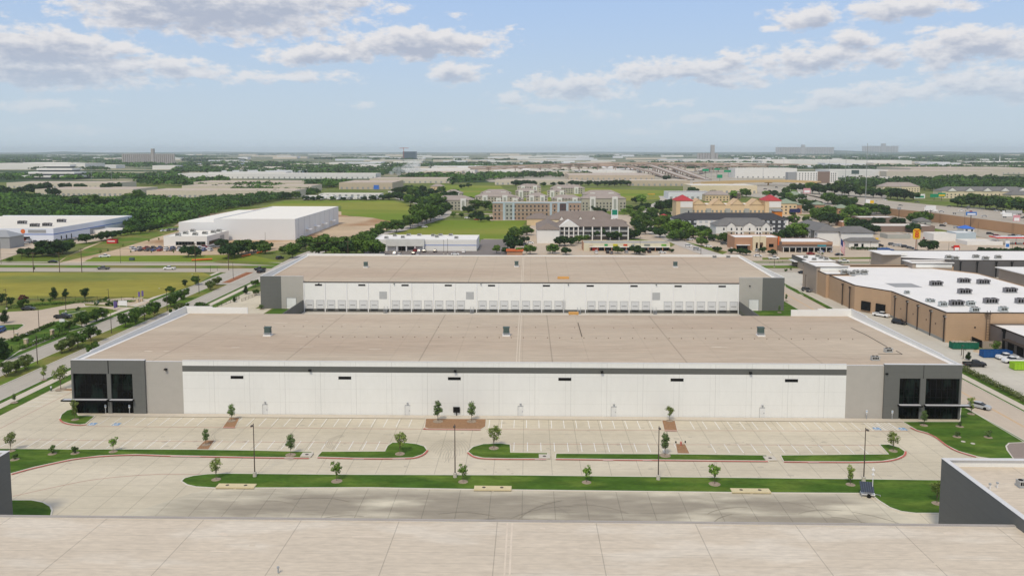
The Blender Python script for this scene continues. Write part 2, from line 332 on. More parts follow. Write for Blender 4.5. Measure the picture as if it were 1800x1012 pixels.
FARG = mat('far_ground', (.045,.08,.035), rough=1, var=.25, scale=.004, var2=.15, scale2=.03, stretch=(.5,1,1), spec=.05, col2=(.30,.28,.18), scale3=.0035, th=.51, soft=.07)
# ================================================================== ground
PX0, PX1, PY0, PY1 = -85.6, 79.2, 241.0, 298.6      # the sunken truck court between the two warehouses
def sheet(name, rects, z, m):
    b = MB()
    for (x0,x1,y0,y1) in rects: b.poly([(x0,y0,z),(x1,y0,z),(x1,y1,z),(x0,y1,z)])
    return struct(name, b, m)
sheet('ground', [(-30000,30000,-3000,PY0),(-30000,PX0,PY0,PY1),(PX1,30000,PY0,PY1),(-30000,30000,PY1,1500)], 0, GRASS)
b = MB(); b.poly([(-30000,1500,0),(30000,1500,0),(30000,32000,0),(-30000,32000,0)]); struct('far_ground', b, FARG)
b = MB(); b.poly([(PX0,PY0,0),(PX1,PY0,0),(PX1,265,0),(PX0,265,0)]); b.poly([(PX0,265,0),(PX1,265,0),(PX1,PY1,-1.2),(PX0,PY1,-1.2)]); struct('truck_court', b, CONCP)
# rolling ridge along the skyline
b = MB(); rr = random.Random(3)
for (xa, xb, D, hh) in ((-16000, 15000, 19500, 38), (1500, 16000, 13500, 85), (-14000, -3500, 14500, 45)):
    n = 46; xs = [xa+(xb-xa)*i/n for i in range(n+1)]; hs = [max(0,(hh*(.55+.25*sin(i*.37+D)+.2*sin(i*.9+xa))+rr.uniform(-3,3))*sin(pi*i/n)**.5) for i in range(n+1)]
    for i in range(n):
        b.poly([(xs[i],D-900,-1),(xs[i+1],D-900,-1),(xs[i+1],D,hs[i+1]),(xs[i],D,hs[i])]); b.poly([(xs[i],D,hs[i]),(xs[i+1],D,hs[i+1]),(xs[i+1],D+1500,-1),(xs[i],D+1500,-1)])
struct('hills', b, mat('hill_woods', (.04,.075,.04), rough=1, var=.2, scale=.002, var2=.1, scale2=.01, col2=(.13,.15,.09), scale3=.0012, th=.6, soft=.1))
# site paving (z steps of 2 cm per layer)
sheet('paving', [(-120.2,102.4,102,176.4),(-120.2,-104.4,176.4,335),(-104.4,-98,237,298)], .02, CONC)
sheet('side_lawn', [(96.7,102.3,176.4,330),(79.4,96.7,237.2,297.8),(-97,-85.8,243,297.8)], .05, LAWN)
b = MB(); b.poly([(-74,102.6,.04),(62,102.6,.04),(66,118,.04),(62,128,.04),(58,136.5,.04),(20,137.2,.04),(-40,137.8,.04),(-58,135.5,.04),(-70,122,.04)]); struct('stained_yard', b, CONCD)
sheet('front_walk', [(-97,83.5,174.0,176.2)], .12, SIDEW)
# lawn beds with kerbs
def bed(px, m=LAWN, z=.15, kerb=KERB, wd=.28, name='lawn'):
    pts = [p[:2] for p in Gp(px)]
    b = MB(); b.poly([(x,y,z) for x,y in pts]); struct(name, b, m)
    cx = sum(p[0] for p in pts)/len(pts)
    k = MB(); n = len(pts)
    a = sum(pts[i][0]*pts[(i+1)%n][1]-pts[(i+1)%n][0]*pts[i][1] for i in range(n)); sg = 1 if a > 0 else -1
    off = []
    for i in range(n):
        p, q, r = pts[i-1], pts[i], pts[(i+1)%n]; d1 = Vector((q[0]-p[0], q[1]-p[1])).normalized(); d2 = Vector((r[0]-q[0], r[1]-q[1])).normalized()
        nn = Vector((d1.y+d2.y, -d1.x-d2.x)); L_ = max(nn.length, .5); off.append((q[0]+sg*nn.x/L_*wd, q[1]+sg*nn.y/L_*wd))
    for i in range(n):
        j = (i+1) % n
        k.poly([(*pts[i],z+.004),(*pts[j],z+.004),(*off[j],z+.004),(*off[i],z+.004)][::sg]); k.poly([(*off[i],z+.004),(*off[j],z+.004),(*off[j],.0),(*off[i],.0)][::sg])
    struct('kerb', k, kerb)
bed([(-30,843),(20,832),(60,821),(125,807),(175,801),(237,798.5),(300,800.5),(450,803.5),(543,804.5),(548,795),(450,792.5),(345,791),(237,790.5),(125,790.5),(-30,789)])
bed([(558,803),(620,805),(680,805.5),(725,804.5),(742,799),(750,792),(745,785),(732,781),(715,779),(690,778.5),(682,784),(677,794),(566,794.5)])
bed([(823,794),(832,801),(850,805),(900,806),(960,806),(962,797),(897,796),(896,782),(880,780),(850,781),(832,786)])
bed([(977,806),(1100,807.5),(1250,809),(1350,810),(1347,801),(1200,799),(978,798)])
bed([(1378,811),(1500,811.5),(1550,810.5),(1575,806),(1588,800),(1590,794),(1580,787),(1562,782),(1547,782),(1563,799),(1373,801)])
bed([(320,846),(330,852),(345,855.5),(380,857.5),(440,857.5),(650,857),(830,860),(1000,862),(1340,866),(1530,867),(1546,880),(1565,892),(1585,899),(1610,902),(1670,902),(1670,845),(1518,843),(1158,839),(900,836),(600,835),(400,833),(365,834),(340,837),(325,841)])
bed([(10,880),(55,880),(75,884),(87,891),(90,898),(88,909),(10,909)])
bed([(106,737),(110,741),(122,744.5),(140,746.5),(150,745),(166,732),(137,731),(130,719),(118,722),(109,729)])
bed([(1588,742),(1612,756),(1630,761),(1645,768),(1665,783),(1685,793),(1720,803),(1740,806),(1800,806),(1830,792),(1800,775),(1760,752),(1700,719),(1690,715),(1688,742)])
bed([(1775,780),(1800,779),(1830,779),(1830,808),(1783,808),(1772,792),(1770,785)], mat('gravel_bed', (.27,.22,.19), var=.1, scale=3, var2=.15, scale2=9), .19, name='gravel_bed')
for q in ([(392,751),(413,751.5),(421,735),(404,734.5)], [(345,790),(366,790.5),(377,774.5),(361,774)], [(747,751.5),(753,753.5),(845,754.5),(853,750),(854,737),(749,736.5)],
          [(1168,756),(1190,756.5),(1186,740),(1164,739)], [(1191,797),(1212,797.5),(1204,781),(1188,780.5)], [(96,686.5),(131,687.5),(132,684),(110,683.5)]):
    bed(q, MULCH, .13, KERB, .15, 'mulch_bed')
# kerb paint and fire-lane lines
def stripe(px, w, m, z=.17, name='kerb_paint', k=5, sm=True):
    pts = [p[:2] for p in Gp(px)]; pts = smooth_path(pts, k) if sm and len(pts) > 2 else pts
    struct(name, ribbon(pts, w, z), m)
stripe([(20,834.5),(60,823.5),(125,809),(175,803),(237,800.3),(300,802.2),(450,805),(543,806.2)], .38, RED)
stripe([(558,805),(620,806.6),(680,807),(725,806),(744,800),(752,792)], .38, RED)
stripe([(822,796),(832,803),(850,806.8),(900,807.8),(960,808)], .38, RED)
stripe([(977,808),(1100,809.4),(1250,810.8),(1350,811.8)], .38, RED); stripe([(1378,812.5),(1500,813.3),(1552,812),(1577,807.5),(1590,801),(1592,794)], .38, RED)
stripe([(1600,752),(1612,757.5),(1630,762.5),(1645,769.5),(1665,784.5),(1685,794.5),(1716,804)], .38, RED)
stripe([(105,737),(109,742),(121,746),(140,748),(152,747)], .35, RED); stripe([(748,753.5),(753,755),(845,756)], .35, RED); stripe([(392,752),(413,752.4)], .3, RED); stripe([(1168,757.4),(1190,757.8)], .3, RED)
for q in ([(152,749),(560,752.5),(748,754)], [(853,754),(1100,756),(1600,757.5)], [(0,772),(300,775),(682,778.5)], [(896,780),(1200,781),(1546,782.5)], [(0,753),(60,722),(130,687)], [(22,872),(100,855),(170,842),(260,834),(330,833),(400,833.5)]):
    stripe(q, .16, REDF, .03, 'fire_lane_line')
for q in ([(300,802.9),(352,803.9)],[(620,807.5),(640,807.6)],[(690,807.7),(712,807.3)],[(940,808.6),(960,808.7)],[(1060,810.),(1078,810.2)],[(1130,810.6),(1146,810.8)],[(1420,814),(1440,814.1)],[(500,805.9),(516,806.2)]):
    stripe(q, .16, WPAINT, .18, 'kerb_lettering', sm=False)
# parking stall lines
def stalls(x0, x1, y0, y1, skip=(), step=2.74, extra=()):
    b = MB(); x = x0
    while x <= x1+.01:
        if not any(a-.3 < x < c+.3 for a, c in skip): b.poly([(x-.075,y0,.03),(x+.075,y0,.03),(x+.075,y1,.03),(x-.075,y1,.03)])
        x += step
    struct('stall_lines', b, WPAINT)
stalls(-94.6, -24.5, 168.6, 173.7, skip=((-70.2,-65.6),)); stalls(-8.6, 33.0, 168.6, 173.7, skip=((29.8,34.5),)); stalls(36.0, 82.5, 168.6, 173.7)
stalls(-110.2, -29.5, 155.2, 160.0, skip=((-70.9,-66.2),)); stalls(-2.9, 31.5, 155.2, 160.0, skip=()); stalls(37.5, 68.5, 155.2, 160.0)
b = MB()
for i in range(9): b.poly([(-120.0,181+i*2.74,.03),(-114.6,181+i*2.74,.03),(-114.6,181.14+i*2.74,.03),(-120.0,181.14+i*2.74,.03)])
struct('stall_lines', b, WPAINT)
b = MB()
for i in range(7):
    x = 76.0+i*.75; b.poly([(x,168.8,.031),(x+.18,168.8,.031),(x-.9,173.5,.031),(x-1.08,173.5,.031)])
struct('hatched_paint', b, WPAINT)
for (px, py) in ((163,745),(205,745.5),(1541.5,753.3),(1587,753.8)):
    x, y, _ = W(px, py); b = MB(); b.poly([(x-.75,y-.8,.034),(x+.75,y-.8,.034),(x+.75,y+.8,.034),(x-.75,y+.8,.034)])
    struct('disabled_bay_paint', b, BPAINT)
    k = MB()       # the wheelchair figure
    for i in range(9):
        a0, a1 = R(100+i*26), R(126+i*26); k.poly([(x-.1+.55*cos(a0),y-.3+.55*sin(a0),.038),(x-.1+.55*cos(a1),y-.3+.55*sin(a1),.038),(x-.1+.4*cos(a1),y-.3+.4*sin(a1),.038),(x-.1+.4*cos(a0),y-.3+.4*sin(a0),.038)])
    for q in ((-.2,-.05,-.35,.62),(-.2,.35,-.1,.06),(.25,.4,-.6,.02),(-.28,-.02,.68,.88)): k.poly([(x+q[0],y+q[2],.038),(x+q[1],y+q[2],.038),(x+q[1],y+q[3],.038),(x+q[0],y+q[3],.038)])
    struct('wheelchair_symbol_paint', k, WPAINT)
# tyre marks left on the concrete
TYRE = mat('tyre_rubber_mark', (.42,.38,.30), var=.12, scale=.5)
TYRD = mat('dark_tyre_mark', (.27,.24,.19), var=.12, scale=.5)
rt = random.Random(11)
def arc(cx, cy, r, a0, a1, w, m, z):
    pts = [(cx+r*cos(a0+(a1-a0)*i/16), cy+r*sin(a0+(a1-a0)*i/16)) for i in range(17)]; struct('tyre_marks', ribbon(pts, w, z), m)
for i in range(60):
    cx = rt.uniform(-56,60); cy = rt.uniform(98,124); r = rt.uniform(6,14); a = rt.uniform(.3,2.0)
    if all(abs(cx+r*cos(a+k*.9/4)) < 72 and 104 < cy+r*sin(a+k*.9/4) < 134 for k in range(5)): arc(cx, cy, r, a, a+.9, .05+.06*rt.random(), TYRD, .052+.0008*i)
for i in range(9): arc(-29+i*.55, 152.2+i*.25, 13.2, -.25+.05*i, .62, .10, TYRE, .034+.0008*i); arc(-2.5-i*.55, 152.2+i*.25, 13.2, pi-.62, pi+.25-.05*i, .10, TYRE, .044+.0008*i)
for i in range(4): arc(-64+i*.9, 164, 4.4+i*.3, R(120), R(235), .12, TYRE, .033+.0008*i); arc(-37, 159.5, 3.6+i*.4, R(120), R(235), .12, TYRE, .037+.0008*i)
# ------------------------------------------------------------------ left street (runs along Y)
sheet('street_verge', [(-123.3,-120.5,100,385),(-127.4,-125.7,100,372),(-152.6,-149.6,100,385)], .03, LAWN)
sheet('street', [(-135.0,-127.4,60,392),(-149.5,-140.8,60,392)], .04, ROAD)
sheet('sidewalk', [(-125.7,-123.3,100,372),(-154.6,-152.6,150,388)], .06, SIDEW)
sheet('street_median', [(-140.8,-135.0,60,352)], .12, GRASS2)
sheet('median_earth', [(-139.8,-136.0,356,388)], .12, REDDIRT)
b = MB()
for x in (-127.4,-135.1,-140.9,-149.6): b.box(x-.08,x+.18,60,384,0,.17)
struct('kerb', b, KERB)
b = MB(); b.poly([(-149.5,352,.11),(-127.4,352,.11),(-127.4,392,.11),(-149.5,392,.11)]); struct('street_junction', b, ROAD)
b = MB(); b.box(-139,-137.4,357,385,.05,.28); struct('median_kerb', b, REDDIRT)
# cross street
def yat(px, py): return W(px, py)[1]
XL = -700; y0a, y0b, y0c, y0d = yat(200,478), yat(200,471.3), yat(200,466.6), yat(200,462.3)
def band(ya, yb, z, m, name, x0=XL, x1=700, sl=.0):
    b = MB(); b.poly([(x0,ya+sl*0,z),(-100,ya,z),(-100,yb,z),(x0,yb,z)]); b.poly([(-100,ya,z),(x1,ya+22,z),(x1,yb+22,z),(-100,yb,z)]); return struct(name, b, m)
band(y0a, y0d, .08, ROADC, 'cross_street'); band(y0b, y0c, .14, GRASS2, 'cross_street_median', x1=-170)
b = MB(); b.poly([(-90,y0b+1,.14),(200,y0b+8,.14),(200,y0c+8,.14),(-90,y0c+1,.14)]); struct('cross_street_median', b, GRASS2)
band(y0d+2, y0d+4, .09, SIDEW, 'sidewalk')
# right street
sheet('side_street', [(102.5,114.0,100,382)], .05, ROADT)
b = MB(); b.box(107.9,108.05,100,380,.05,.058); b.box(108.3,108.45,100,380,.05,.058); struct('centre_line', b, YPAINT)
b = MB(); b.box(102.3,102.5,100,380,0,.17); b.box(114.0,114.22,100,300,0,.17); struct('kerb', b, KERB)
sheet('street_verge', [(114.2,115.0,120,300),(117.2,120.2,120,245)], .07, LAWN); sheet('sidewalk', [(115.0,117.2,100,300)], .08, SIDEW)
sheet('street_verge', [(114.2,116.2,303,362)], .16, LAWN)
sheet('service_yard', [(120.2,260,100,236),(117.2,135,236,300)], .03, LOTG); sheet('shop_car_park', [(116.2,300,300,396)], .03, LOTG)
# left neighbour : fenced car park and field
b = MB(); b.poly(Gp([(0,598),(40,590),(92,572),(110,560),(104,552),(103,545),(165,538),(215,547),(262,533),(263,526),(225,523),(150,530),(70,545),(17,548),(-60,556),(-60,600)], 0.0535)); struct('entrance_car_park', b, LOT)
b = MB(); b.poly(Gp([(-60,540),(262,525),(240,517),(150,524),(0,528),(-60,530)], 0.0470)); struct('verge', b, GRASS2)
bed([(-20,573),(38,570),(42,572),(30,580),(15,581),(-20,581)]); bed([(110,550),(128,547),(150,546),(128,551),(112,553)]); bed([(148,534),(240,539),(235,541),(150,538)], GRASS2)
bed([(50,588),(95,566),(112,562),(132,570),(150,575),(60,598),(0,640),(-40,650),(-40,612)], LAWN, .1)
b = MB(); b.poly(Gp([(0,479.3),(330,477),(358,479.5),(372,485),(352,496),(330,505),(262,524),(150,522),(0,526),(-200,530),(-200,479.5)], 0.0705)); struct('dry_field', b, MEADOW)
b = MB(); b.poly(Gp([(145,462),(500,461),(440,448),(300,449),(190,450),(155,456)], 0.0840)); struct('green_plot', b, MEADOWG)
b = MB(); b.poly(Gp([(100,463),(145,462),(165,452),(440,447),(530,434),(640,410),(665,400),(700,392),(655,382),(612,380),(600,372),(520,358),(500,361),(335,380),(300,401),(235,405),(150,435),(110,455)], 0.0675)); struct('building_plot', b, DIRT)
b = MB(); b.poly(Gp([(0,462),(103,462),(120,450),(160,434),(230,404),(330,396),(330,401),(200,440),(100,463)], 0.1010)); struct('verge', b, GRASS2)
b = MB(); b.poly(Gp([(-40,463),(0,458),(50,440),(200,420),(195,404),(-60,410)], 0.0645)); struct('yard', b, LOT)
# meadows beyond the white building
b = MB(); b.poly(Gp([(455,365),(500,353),(690,352),(722,361),(724,372),(700,392),(655,383),(600,378),(600,362)], 0.0780)); struct('green_field', b, MEADOWG)
b = MB(); b.poly(Gp([(690,413),(768,388),(790,387),(925,388),(905,421),(845,420),(700,416)], 0.0815)); struct('green_field', b, MEADOWG)
b = MB(); b.poly(Gp([(770,325),(880,327),(900,345),(1000,330),(1170,335),(1165,350),(1060,355),(900,352),(790,347)], 0.0850)); struct('green_field', b, MEADOWG)
b = MB(); b.poly(Gp([(85,352),(210,345),(330,352),(300,358),(90,360)], 0.0885)); struct('dry_field', b, MEADOWG)
# curving road past the meadow
r1 = [p[:2] for p in Gp([(470,492),(500,470),(545,447),(600,428),(650,415),(700,405),(745,392),(775,382),(786,374),(770,367),(738,358),(706,350),(692,343),(688,336)])]
struct('curving_road', ribbon(smooth_path(r1, 5), 11, .15), mat('pale_road_concrete', (.47,.43,.38), var=.06, scale=.05))
r2 = [p[:2] for p in Gp([(786,376),(850,376),(930,377),(1000,380)])]; struct('access_road', ribbon(r2, 8, .17), LOT)
r3 = [p[:2] for p in Gp([(560,440),(640,415),(690,398),(760,385)])]; struct('building_plot_road', ribbon(smooth_path(r3,4), 8, .10), DIRT)
# hotel district paving
b = MB(); b.poly(Gp([(905,452),(840,452),(640,450),(640,441),(850,441),(850,420),(905,421),(935,395),(1110,380),(1180,372),(1420,372),(1560,400),(1800,425),(1900,435),(1900,458),(1560,460),(1300,459)], 0.0820)); struct('hotel_car_parks', b, LOT)
b = MB(); b.poly(Gp([(640,452),(905,452),(905,421),(845,421),(840,441),(640,441)], 0.1055)); struct('store_car_park', b, ASPH)
b = MB(); b.poly(Gp([(862,388),(1090,386),(1110,378),(950,376),(860,378)], 0.1190)); struct('hotel_car_park', b, LOT)
for q in ([(1080,437),(1110,419),(1190,428),(1180,434)], [(1205,425),(1280,443),(1270,447),(1215,431)], [(1110,395),(1170,390),(1170,400),(1120,408)], [(1400,378),(1500,372),(1560,385),(1500,392)], [(1590,395),(1680,407),(1700,414),(1640,408)], [(1340,453),(1560,452),(1560,455),(1340,457)], [(1120,360),(1165,352),(1150,372),(1125,375)]):
    b = MB(); b.poly(Gp(q, .12)); struct('verge', b, GRASS2)
r4 = [p[:2] for p in Gp([(1300,462),(1240,444),(1190,425),(1140,402),(1135,380),(1150,362),(1168,352),(1165,345)])]; struct('hotel_road', ribbon(smooth_path(r4,4), 11, .2), mat('pale_road_concrete', (.47,.43,.38)))
bed([(1700,700),(1700.5,700)][:0] or [(1403,517),(1412,519),(1402,510),(1380,500),(1381,505)], LAWN, .2)

b = MB(); b.poly(Gp([(1150,300),(1300,299),(1500,322),(1560,345),(1540,366),(1400,372),(1375,352),(1300,344),(1235,336),(1180,322)], .11)); struct('interchange_ground', b, mat('pale_earth', (.36,.33,.26), rough=1, var=.12, scale=.02, var2=.08, scale2=.2, col2=(.40,.36,.30), scale3=.01))
b = MB(); b.poly(Gp([(800,299),(1150,297),(1220,312),(1100,320),(860,320),(830,306)], .13)); struct('depot_ground', b, _m['pale_earth'])

b = MB(); ro = random.Random(21)
for i in range(150):
    x = ro.uniform(-108,80); y = ro.choice((ro.uniform(155.5,160), ro.uniform(169,173.5), ro.uniform(143,150), ro.uniform(160,168))); r = ro.uniform(.12,.55); n = 9
    if -60 < x < 66 and 142 < y < 152 and ro.random() < .0: continue
    b.poly([(x+r*ro.uniform(.6,1.1)*cos(2*pi*k/n)*1.4, y+r*ro.uniform(.6,1.1)*sin(2*pi*k/n), .0262+.00001*i) for k in range(n)])
struct('oil_stains', b, mat('oil_stain', (.46,.415,.325), var=.15, scale=1))
# ================================================================== the three big warehouses
def roof_sheet(b, x0, x1, y0, y1, za, zb, n=1): b.poly([(x0,y0,za),(x1,y0,za),(x1,y1,zb),(x0,y1,zb)]); return b
SPLIT = {'grey_wall','dark_grey_wall','roof_flashing','coping','end_wall','side_wall','dark_bay','downpipe_set','wing_roof','canopy_top','joint','wall_lamp'}
def child(mb, name, m, root, label=None):
    if name in SPLIT and mb.n > 1:
        for q in mb.pieces(): o = q.build(name, m, root, tuple(root.location))
        return o
    o = mb.build(name, m, root, tuple(root.location)); 
    if label: o['label'] = label
    return o
def wbox(name, m, root, *a, label=None): b = MB(); b.box(*a); return child(b, name, m, root, label)
# ---- middle warehouse
org = (-104.4, 176.4, 0); XA, XB, YA, YB = -104.4, 96.7, 176.4, 237.0
w1 = thing('warehouse', 'long white warehouse with charcoal stripe and dark glazed corners facing the car park', 'warehouse', org)
b = MB(); b.box(-78.9, 71.3, YA, YA+.35, 0, 12.4); child(b, 'wall', WALLW, w1)
b = MB(); b.box(-78.9, 71.3, YA-.012, YA, 9.9, 11.25); child(b, 'stripe', GREYP, w1)
b = MB(); b.box(-87.4, -78.9, YA-.02, YA+.35, 0, 12.15); b.box(71.3, 79.6, YA-.02, YA+.35, 0, 12.15); child(b, 'grey_wall', GREYL, w1)
def corner(x0, x1, opens, zt=12.5):
    yb = YA-.45; b = MB(); xs = sorted(opens); cur = x0
    for (a, c) in xs:
        if a > cur: b.box(cur, a, yb, YA+.35, 0, 9.38)
        cur = c
    if cur < x1: b.box(cur, x1, yb, YA+.35, 0, 9.38)
    b.box(x0, x1, yb, YA+.35, 9.38, zt); child(b, 'dark_grey_wall', GREYD, w1)
    for (a, c) in xs:
        g = MB(); g.box(a, c, YA-.05, YA-.01, 0, 9.38); gg = child(g, 'office_window', GLASS, w1)
        f = MB(); n = max(3, round((c-a)/1.25))
        for i in range(n+1): xx = a+(c-a)*i/n; f.box(xx-.035, xx+.035, YA-.13, YA-.05, 0, 9.38)
        for zz in (0.05, 2.45, 5.0, 6.9, 9.3): f.box(a, c, YA-.15, YA-.13, zz-.045, zz+.045)
        o = f.build('frame', BLACK, gg, tuple(w1.location))
        k = MB(); ex = .9 if a in (x0, ) or c in (x1, ) else .2; k.box(a-.3-(2.2 if a < -103 else 0), c+.25+(2.2 if c > 95.5 else 0), YA-1.5, YA-.02, 3.15, 3.45); cn = child(k, 'canopy', BLACK, w1)
        t = MB(); t.box(a-.1-(2.1 if a < -103 else 0), c+.05+(2.1 if c > 95.5 else 0), YA-1.3, YA-.3, 3.45, 3.48); o = t.build('canopy_top', CANOPY, cn, tuple(w1.location))
corner(-104.4, -87.4, [(-104.0,-96.2),(-95.3,-90.3)]); corner(79.6, 96.7, [(83.0,87.6),(88.8,96.3)])
wbox('joint', BLACK, w1, -95.85, -95.65, YA-.47, YA-.452, 9.4, 12.5); wbox('joint', BLACK, w1, 88.15, 88.25, YA-.47, YA-.452, 9.4, 12.5)
def perimeter(root, XA, XB, YA, YB, zt, steps, side=1, wing=18.6):
    """side walls with a stepped parapet and the two short end walls at the dock side"""
    for xx in (XA, XB-.35):
        b = MB()
        for (ya, yb, z) in steps: b.box(xx, xx+.35, ya, yb, 0, z)
        child(b, 'side_wall', WALLP, root)
b = MB()
perimeter(w1, XA, XB, YA+.35, YB, 12.5, [(YA+.35, 184, 12.42), (184, 226, 12.62), (226, YB, 12.95)])
b = MB(); b.box(XA+.35, -96, YB-.35, YB, 0, 12.95); b.box(-96, -85.2, YB-.35, YB, 0, 12.6); b.box(78.6, 86.5, YB-.35, YB, 0, 12.6); b.box(86.5, XB-.35, YB-.35, YB, 0, 12.95); child(b, 'end_wall', WALLP, w1)
b = MB(); b.box(-85.2, 78.6, YB-.35, YB, -1.2, 10.68); child(b, 'dock_wall', WALLP, w1)
b = MB(); roof_sheet(b, XA+.35, XB-.35, YA+.35, YB-.35, 12.05, 10.75); roof1 = child(b, 'roof', ROOF, w1)
b = MB()
b.box(XA, XB, YA-.04, YA+.42, 12.5, 12.56) if 0 else None
for q in ((-78.9,71.3,YA-.03,YA+.40,12.4,12.45),(-87.38,-78.92,YA-.05,YA+.40,12.15,12.2),(71.32,79.58,YA-.05,YA+.40,12.15,12.2),(-104.42,-87.38,YA-.5,YA+.40,12.5,12.58),(79.58,96.72,YA-.5,YA+.40,12.5,12.58)): b.box(*q)
for xx in (XA, XB-.35):
    for (ya, yb, z) in [(YA+.4, 184, 12.42), (184, 226, 12.62), (226, YB, 12.95)]: b.box(xx-.03, xx+.38, ya, yb, z, z+.04)
child(b, 'coping', COPING, w1)
b = MB(); b.poly([(XA+.36,YA+.4,12.1),(XA+1.4,YA+.4,12.07),(XA+1.4,YB-.4,10.79),(XA+.36,YB-.4,10.9)]); b.poly([(XB-1.4,YA+.4,12.07),(XB-.36,YA+.4,12.1),(XB-.36,YB-.4,10.9),(XB-1.4,YB-.4,10.79)]); child(b, 'roof_flashing', ROOFW, w1)
for px in (415,606,799,992.5,1188,1386):
    t = (px-900)/ (1188-606)*(1) ; x = W(px, 664, 8.62)[0]; wbox('louvre', BLACK, w1, x-1.45, x+1.45, YA-.06, YA-.012, 8.3, 8.95)
for px in (459,714,915,1080,1341):
    x = W(px, 727, 1.1)[0]; d = MB(); d.box(x-.55, x+.55, YA-.05, YA-.012, 0, 2.3); dd = child(d, 'door', mat('painted_door', (.66,.67,.66)), w1)
    h = MB(); h.box(x-.62, x+.62, YA-.09, YA-.05, 2.3, 2.4); h.box(x+.32, x+.44, YA-.12, YA-.05, 1.0, 1.25); h.box(x-.64, x-.58, YA-.07, YA-.05, 0, 2.3); h.build('door_frame', GREYM, dd, org)
    l = MB(); l.box(x-.2, x+.2, YA-.3, YA-.012, 2.75, 2.95); child(l, 'door_lamp', GREYM, w1)
for (px, py) in ((542,654),(799,656),(1059,657),(1321.5,658),(287,652.5),(1560,658.5)):
    x = W(px, py, 10.3)[0]; l = MB(); l.box(x-.28, x+.28, YA-.75, YA-.015, 10.35, 10.6); l.box(x-.06, x+.06, YA-.3, YA-.02, 10.0, 10.35); child(l, 'wall_lamp', BLACK, w1)
# ---- rear warehouse
org2 = (-102.2, 298.2, 0); XA, XB, YA, YB = -102.2, 96.2, 298.2, 361.5
w2 = thing('warehouse', 'white warehouse behind the first one, its long wall full of loading dock doors', 'warehouse', org2)
b = MB(); b.box(-85.7, 79.3, YA, YA+.35, -1.2, 10.3); child(b, 'dock_wall', WALLP, w2)
b = MB(); b.box(-85.7, 79.3, YA-.05, YA, -1.2, .02); child(b, 'dock_base', GREYP, w2)
b = MB(); b.box(-85.7, 79.3, YA-.06, YA+.4, 10.02, 10.42); child(b, 'gutter', mat('gutter_metal', (.10,.09,.08)), w2)
b = MB(); b.box(XA, -94.2, YA-.02, YA+.35, 0, 12.5); b.box(88.0, XB, YA-.02, YA+.35, 0, 12.5); child(b, 'dark_grey_wall', GREYD, w2)
b = MB(); b.box(-94.2, -85.7, YA-.03, YA+.35, 0, 12.5); b.box(79.3, 88.0, YA-.03, YA+.35, 0, 12.5); child(b, 'grey_wall', GREYL, w2)
perimeter(w2, XA, XB, YA+.35, YB, 12.5, [(YA+.35, YB, 12.6)])
b = MB(); b.box(XA+.35, XB-.35, YB-.35, YB, 0, 12.4); b.box(XA+.35, -66, YB-.36, YB-.0, 12.4, 12.9); b.box(60, XB-.35, YB-.36, YB, 12.4, 12.9); child(b, 'back_wall', WALLP, w2)
b = MB(); b.poly([(-85.7,YA+.4,10.38),(79.3,YA+.4,10.38),(XB-.35,YA+9,10.6),(XB-.35,YB-.36,11.9),(XA+.35,YB-.36,11.9),(XA+.35,YA+9,10.6)])
b.poly([(XA+.35,YA+.36,10.4),(-85.7,YA+.36,10.4),(-85.7,YA+.4,10.38),(XA+.35,YA+9,10.6)]); b.poly([(79.3,YA+.36,10.4),(XB-.35,YA+.36,10.4),(XB-.35,YA+9,10.6),(79.3,YA+.4,10.38)])
child(b, 'roof', ROOF, w2)
b = MB(); b.box(XA-.03, -85.68, YA-.05, YA+.4, 12.5, 12.56); b.box(79.28, XB+.03, YA-.05, YA+.4, 12.5, 12.56); child(b, 'coping', COPING, w2)
b = MB()
for sx in (XA+.36, XB-1.3): b.poly([(sx,YA+1,10.55),(sx+.95,YA+1,10.55),(sx+.95,YB-.4,12.0),(sx,YB-.4,12.0)])
child(b, 'roof_flashing', ROOFW, w2)
for (sx, s2) in ((-89.9,-88.9),(83.4,84.4)): pass
DOORM = mat('dock_door', (.60,.61,.61), lines=((2,.55,0,.04,.12),), var=.02)
dm = MB(); dm.box(-1.4, 1.4, -.06, 0, 0, 3.15); dme = dm.build('dock_door', DOORM, w2); dme['_p'] = 1; del dme['_p']
dw = MB(); dw.box(-.95, .95, -.075, -.06, 1.27, 1.43); dwe = dw.build('door_window', BLACK, dme)
df = MB(); df.box(-1.55, 1.55, -.09, -.06, 3.05, 3.25); df.box(-1.52, -1.4, -.09, -.06, 0, 3.1); df.box(1.4, 1.52, -.09, -.06, 0, 3.1); dfe = df.build('door_frame', LGREY, dme)
dbm = MB(); dbm.box(-1.3, 1.3, -.35, -.06, -.45, -.2); dbe = dbm.build('dock_bumper', BLACK, dme)
first = True
bays = 20; bw = 165.0/bays
vm_ = MB(); vm_.box(-1.35, 1.35, -.05, 0, -.3, .3)
louv = None; post = None
pm = MB(); pm.box(-.13, .13, -.28, 0, -1.2, 10.0)
for i in range(bays+1):
    x = -85.7+i*bw; x = min(max(x, -85.5), 79.1)
    if post is None: post = pm.build('downpipe', WHITEM, w2); o = post
    else: o = post.copy(); COL.objects.link(o); o.parent = w2
    o.location = (x-org2[0], -.01, 0)
for i in range(bays):
    x0 = -85.7+i*bw
    for k in (0, 1):
        if (i in (3, 7) and k == 1) or i == 12 or (i == 16 and k == 0): continue
        xc = x0+2.25+k*4.1
        if first: o = dme; first = False
        else:
            o = dme.copy(); COL.objects.link(o); o.parent = w2
            for c in (dwe, dfe, dbe): c2 = c.copy(); COL.objects.link(c2); c2.parent = o
        o.location = (xc-org2[0], -.01, .1)
    if i % 2 == 0 and i not in (12,) or i in (13, 15, 17, 19) and False:
        pass
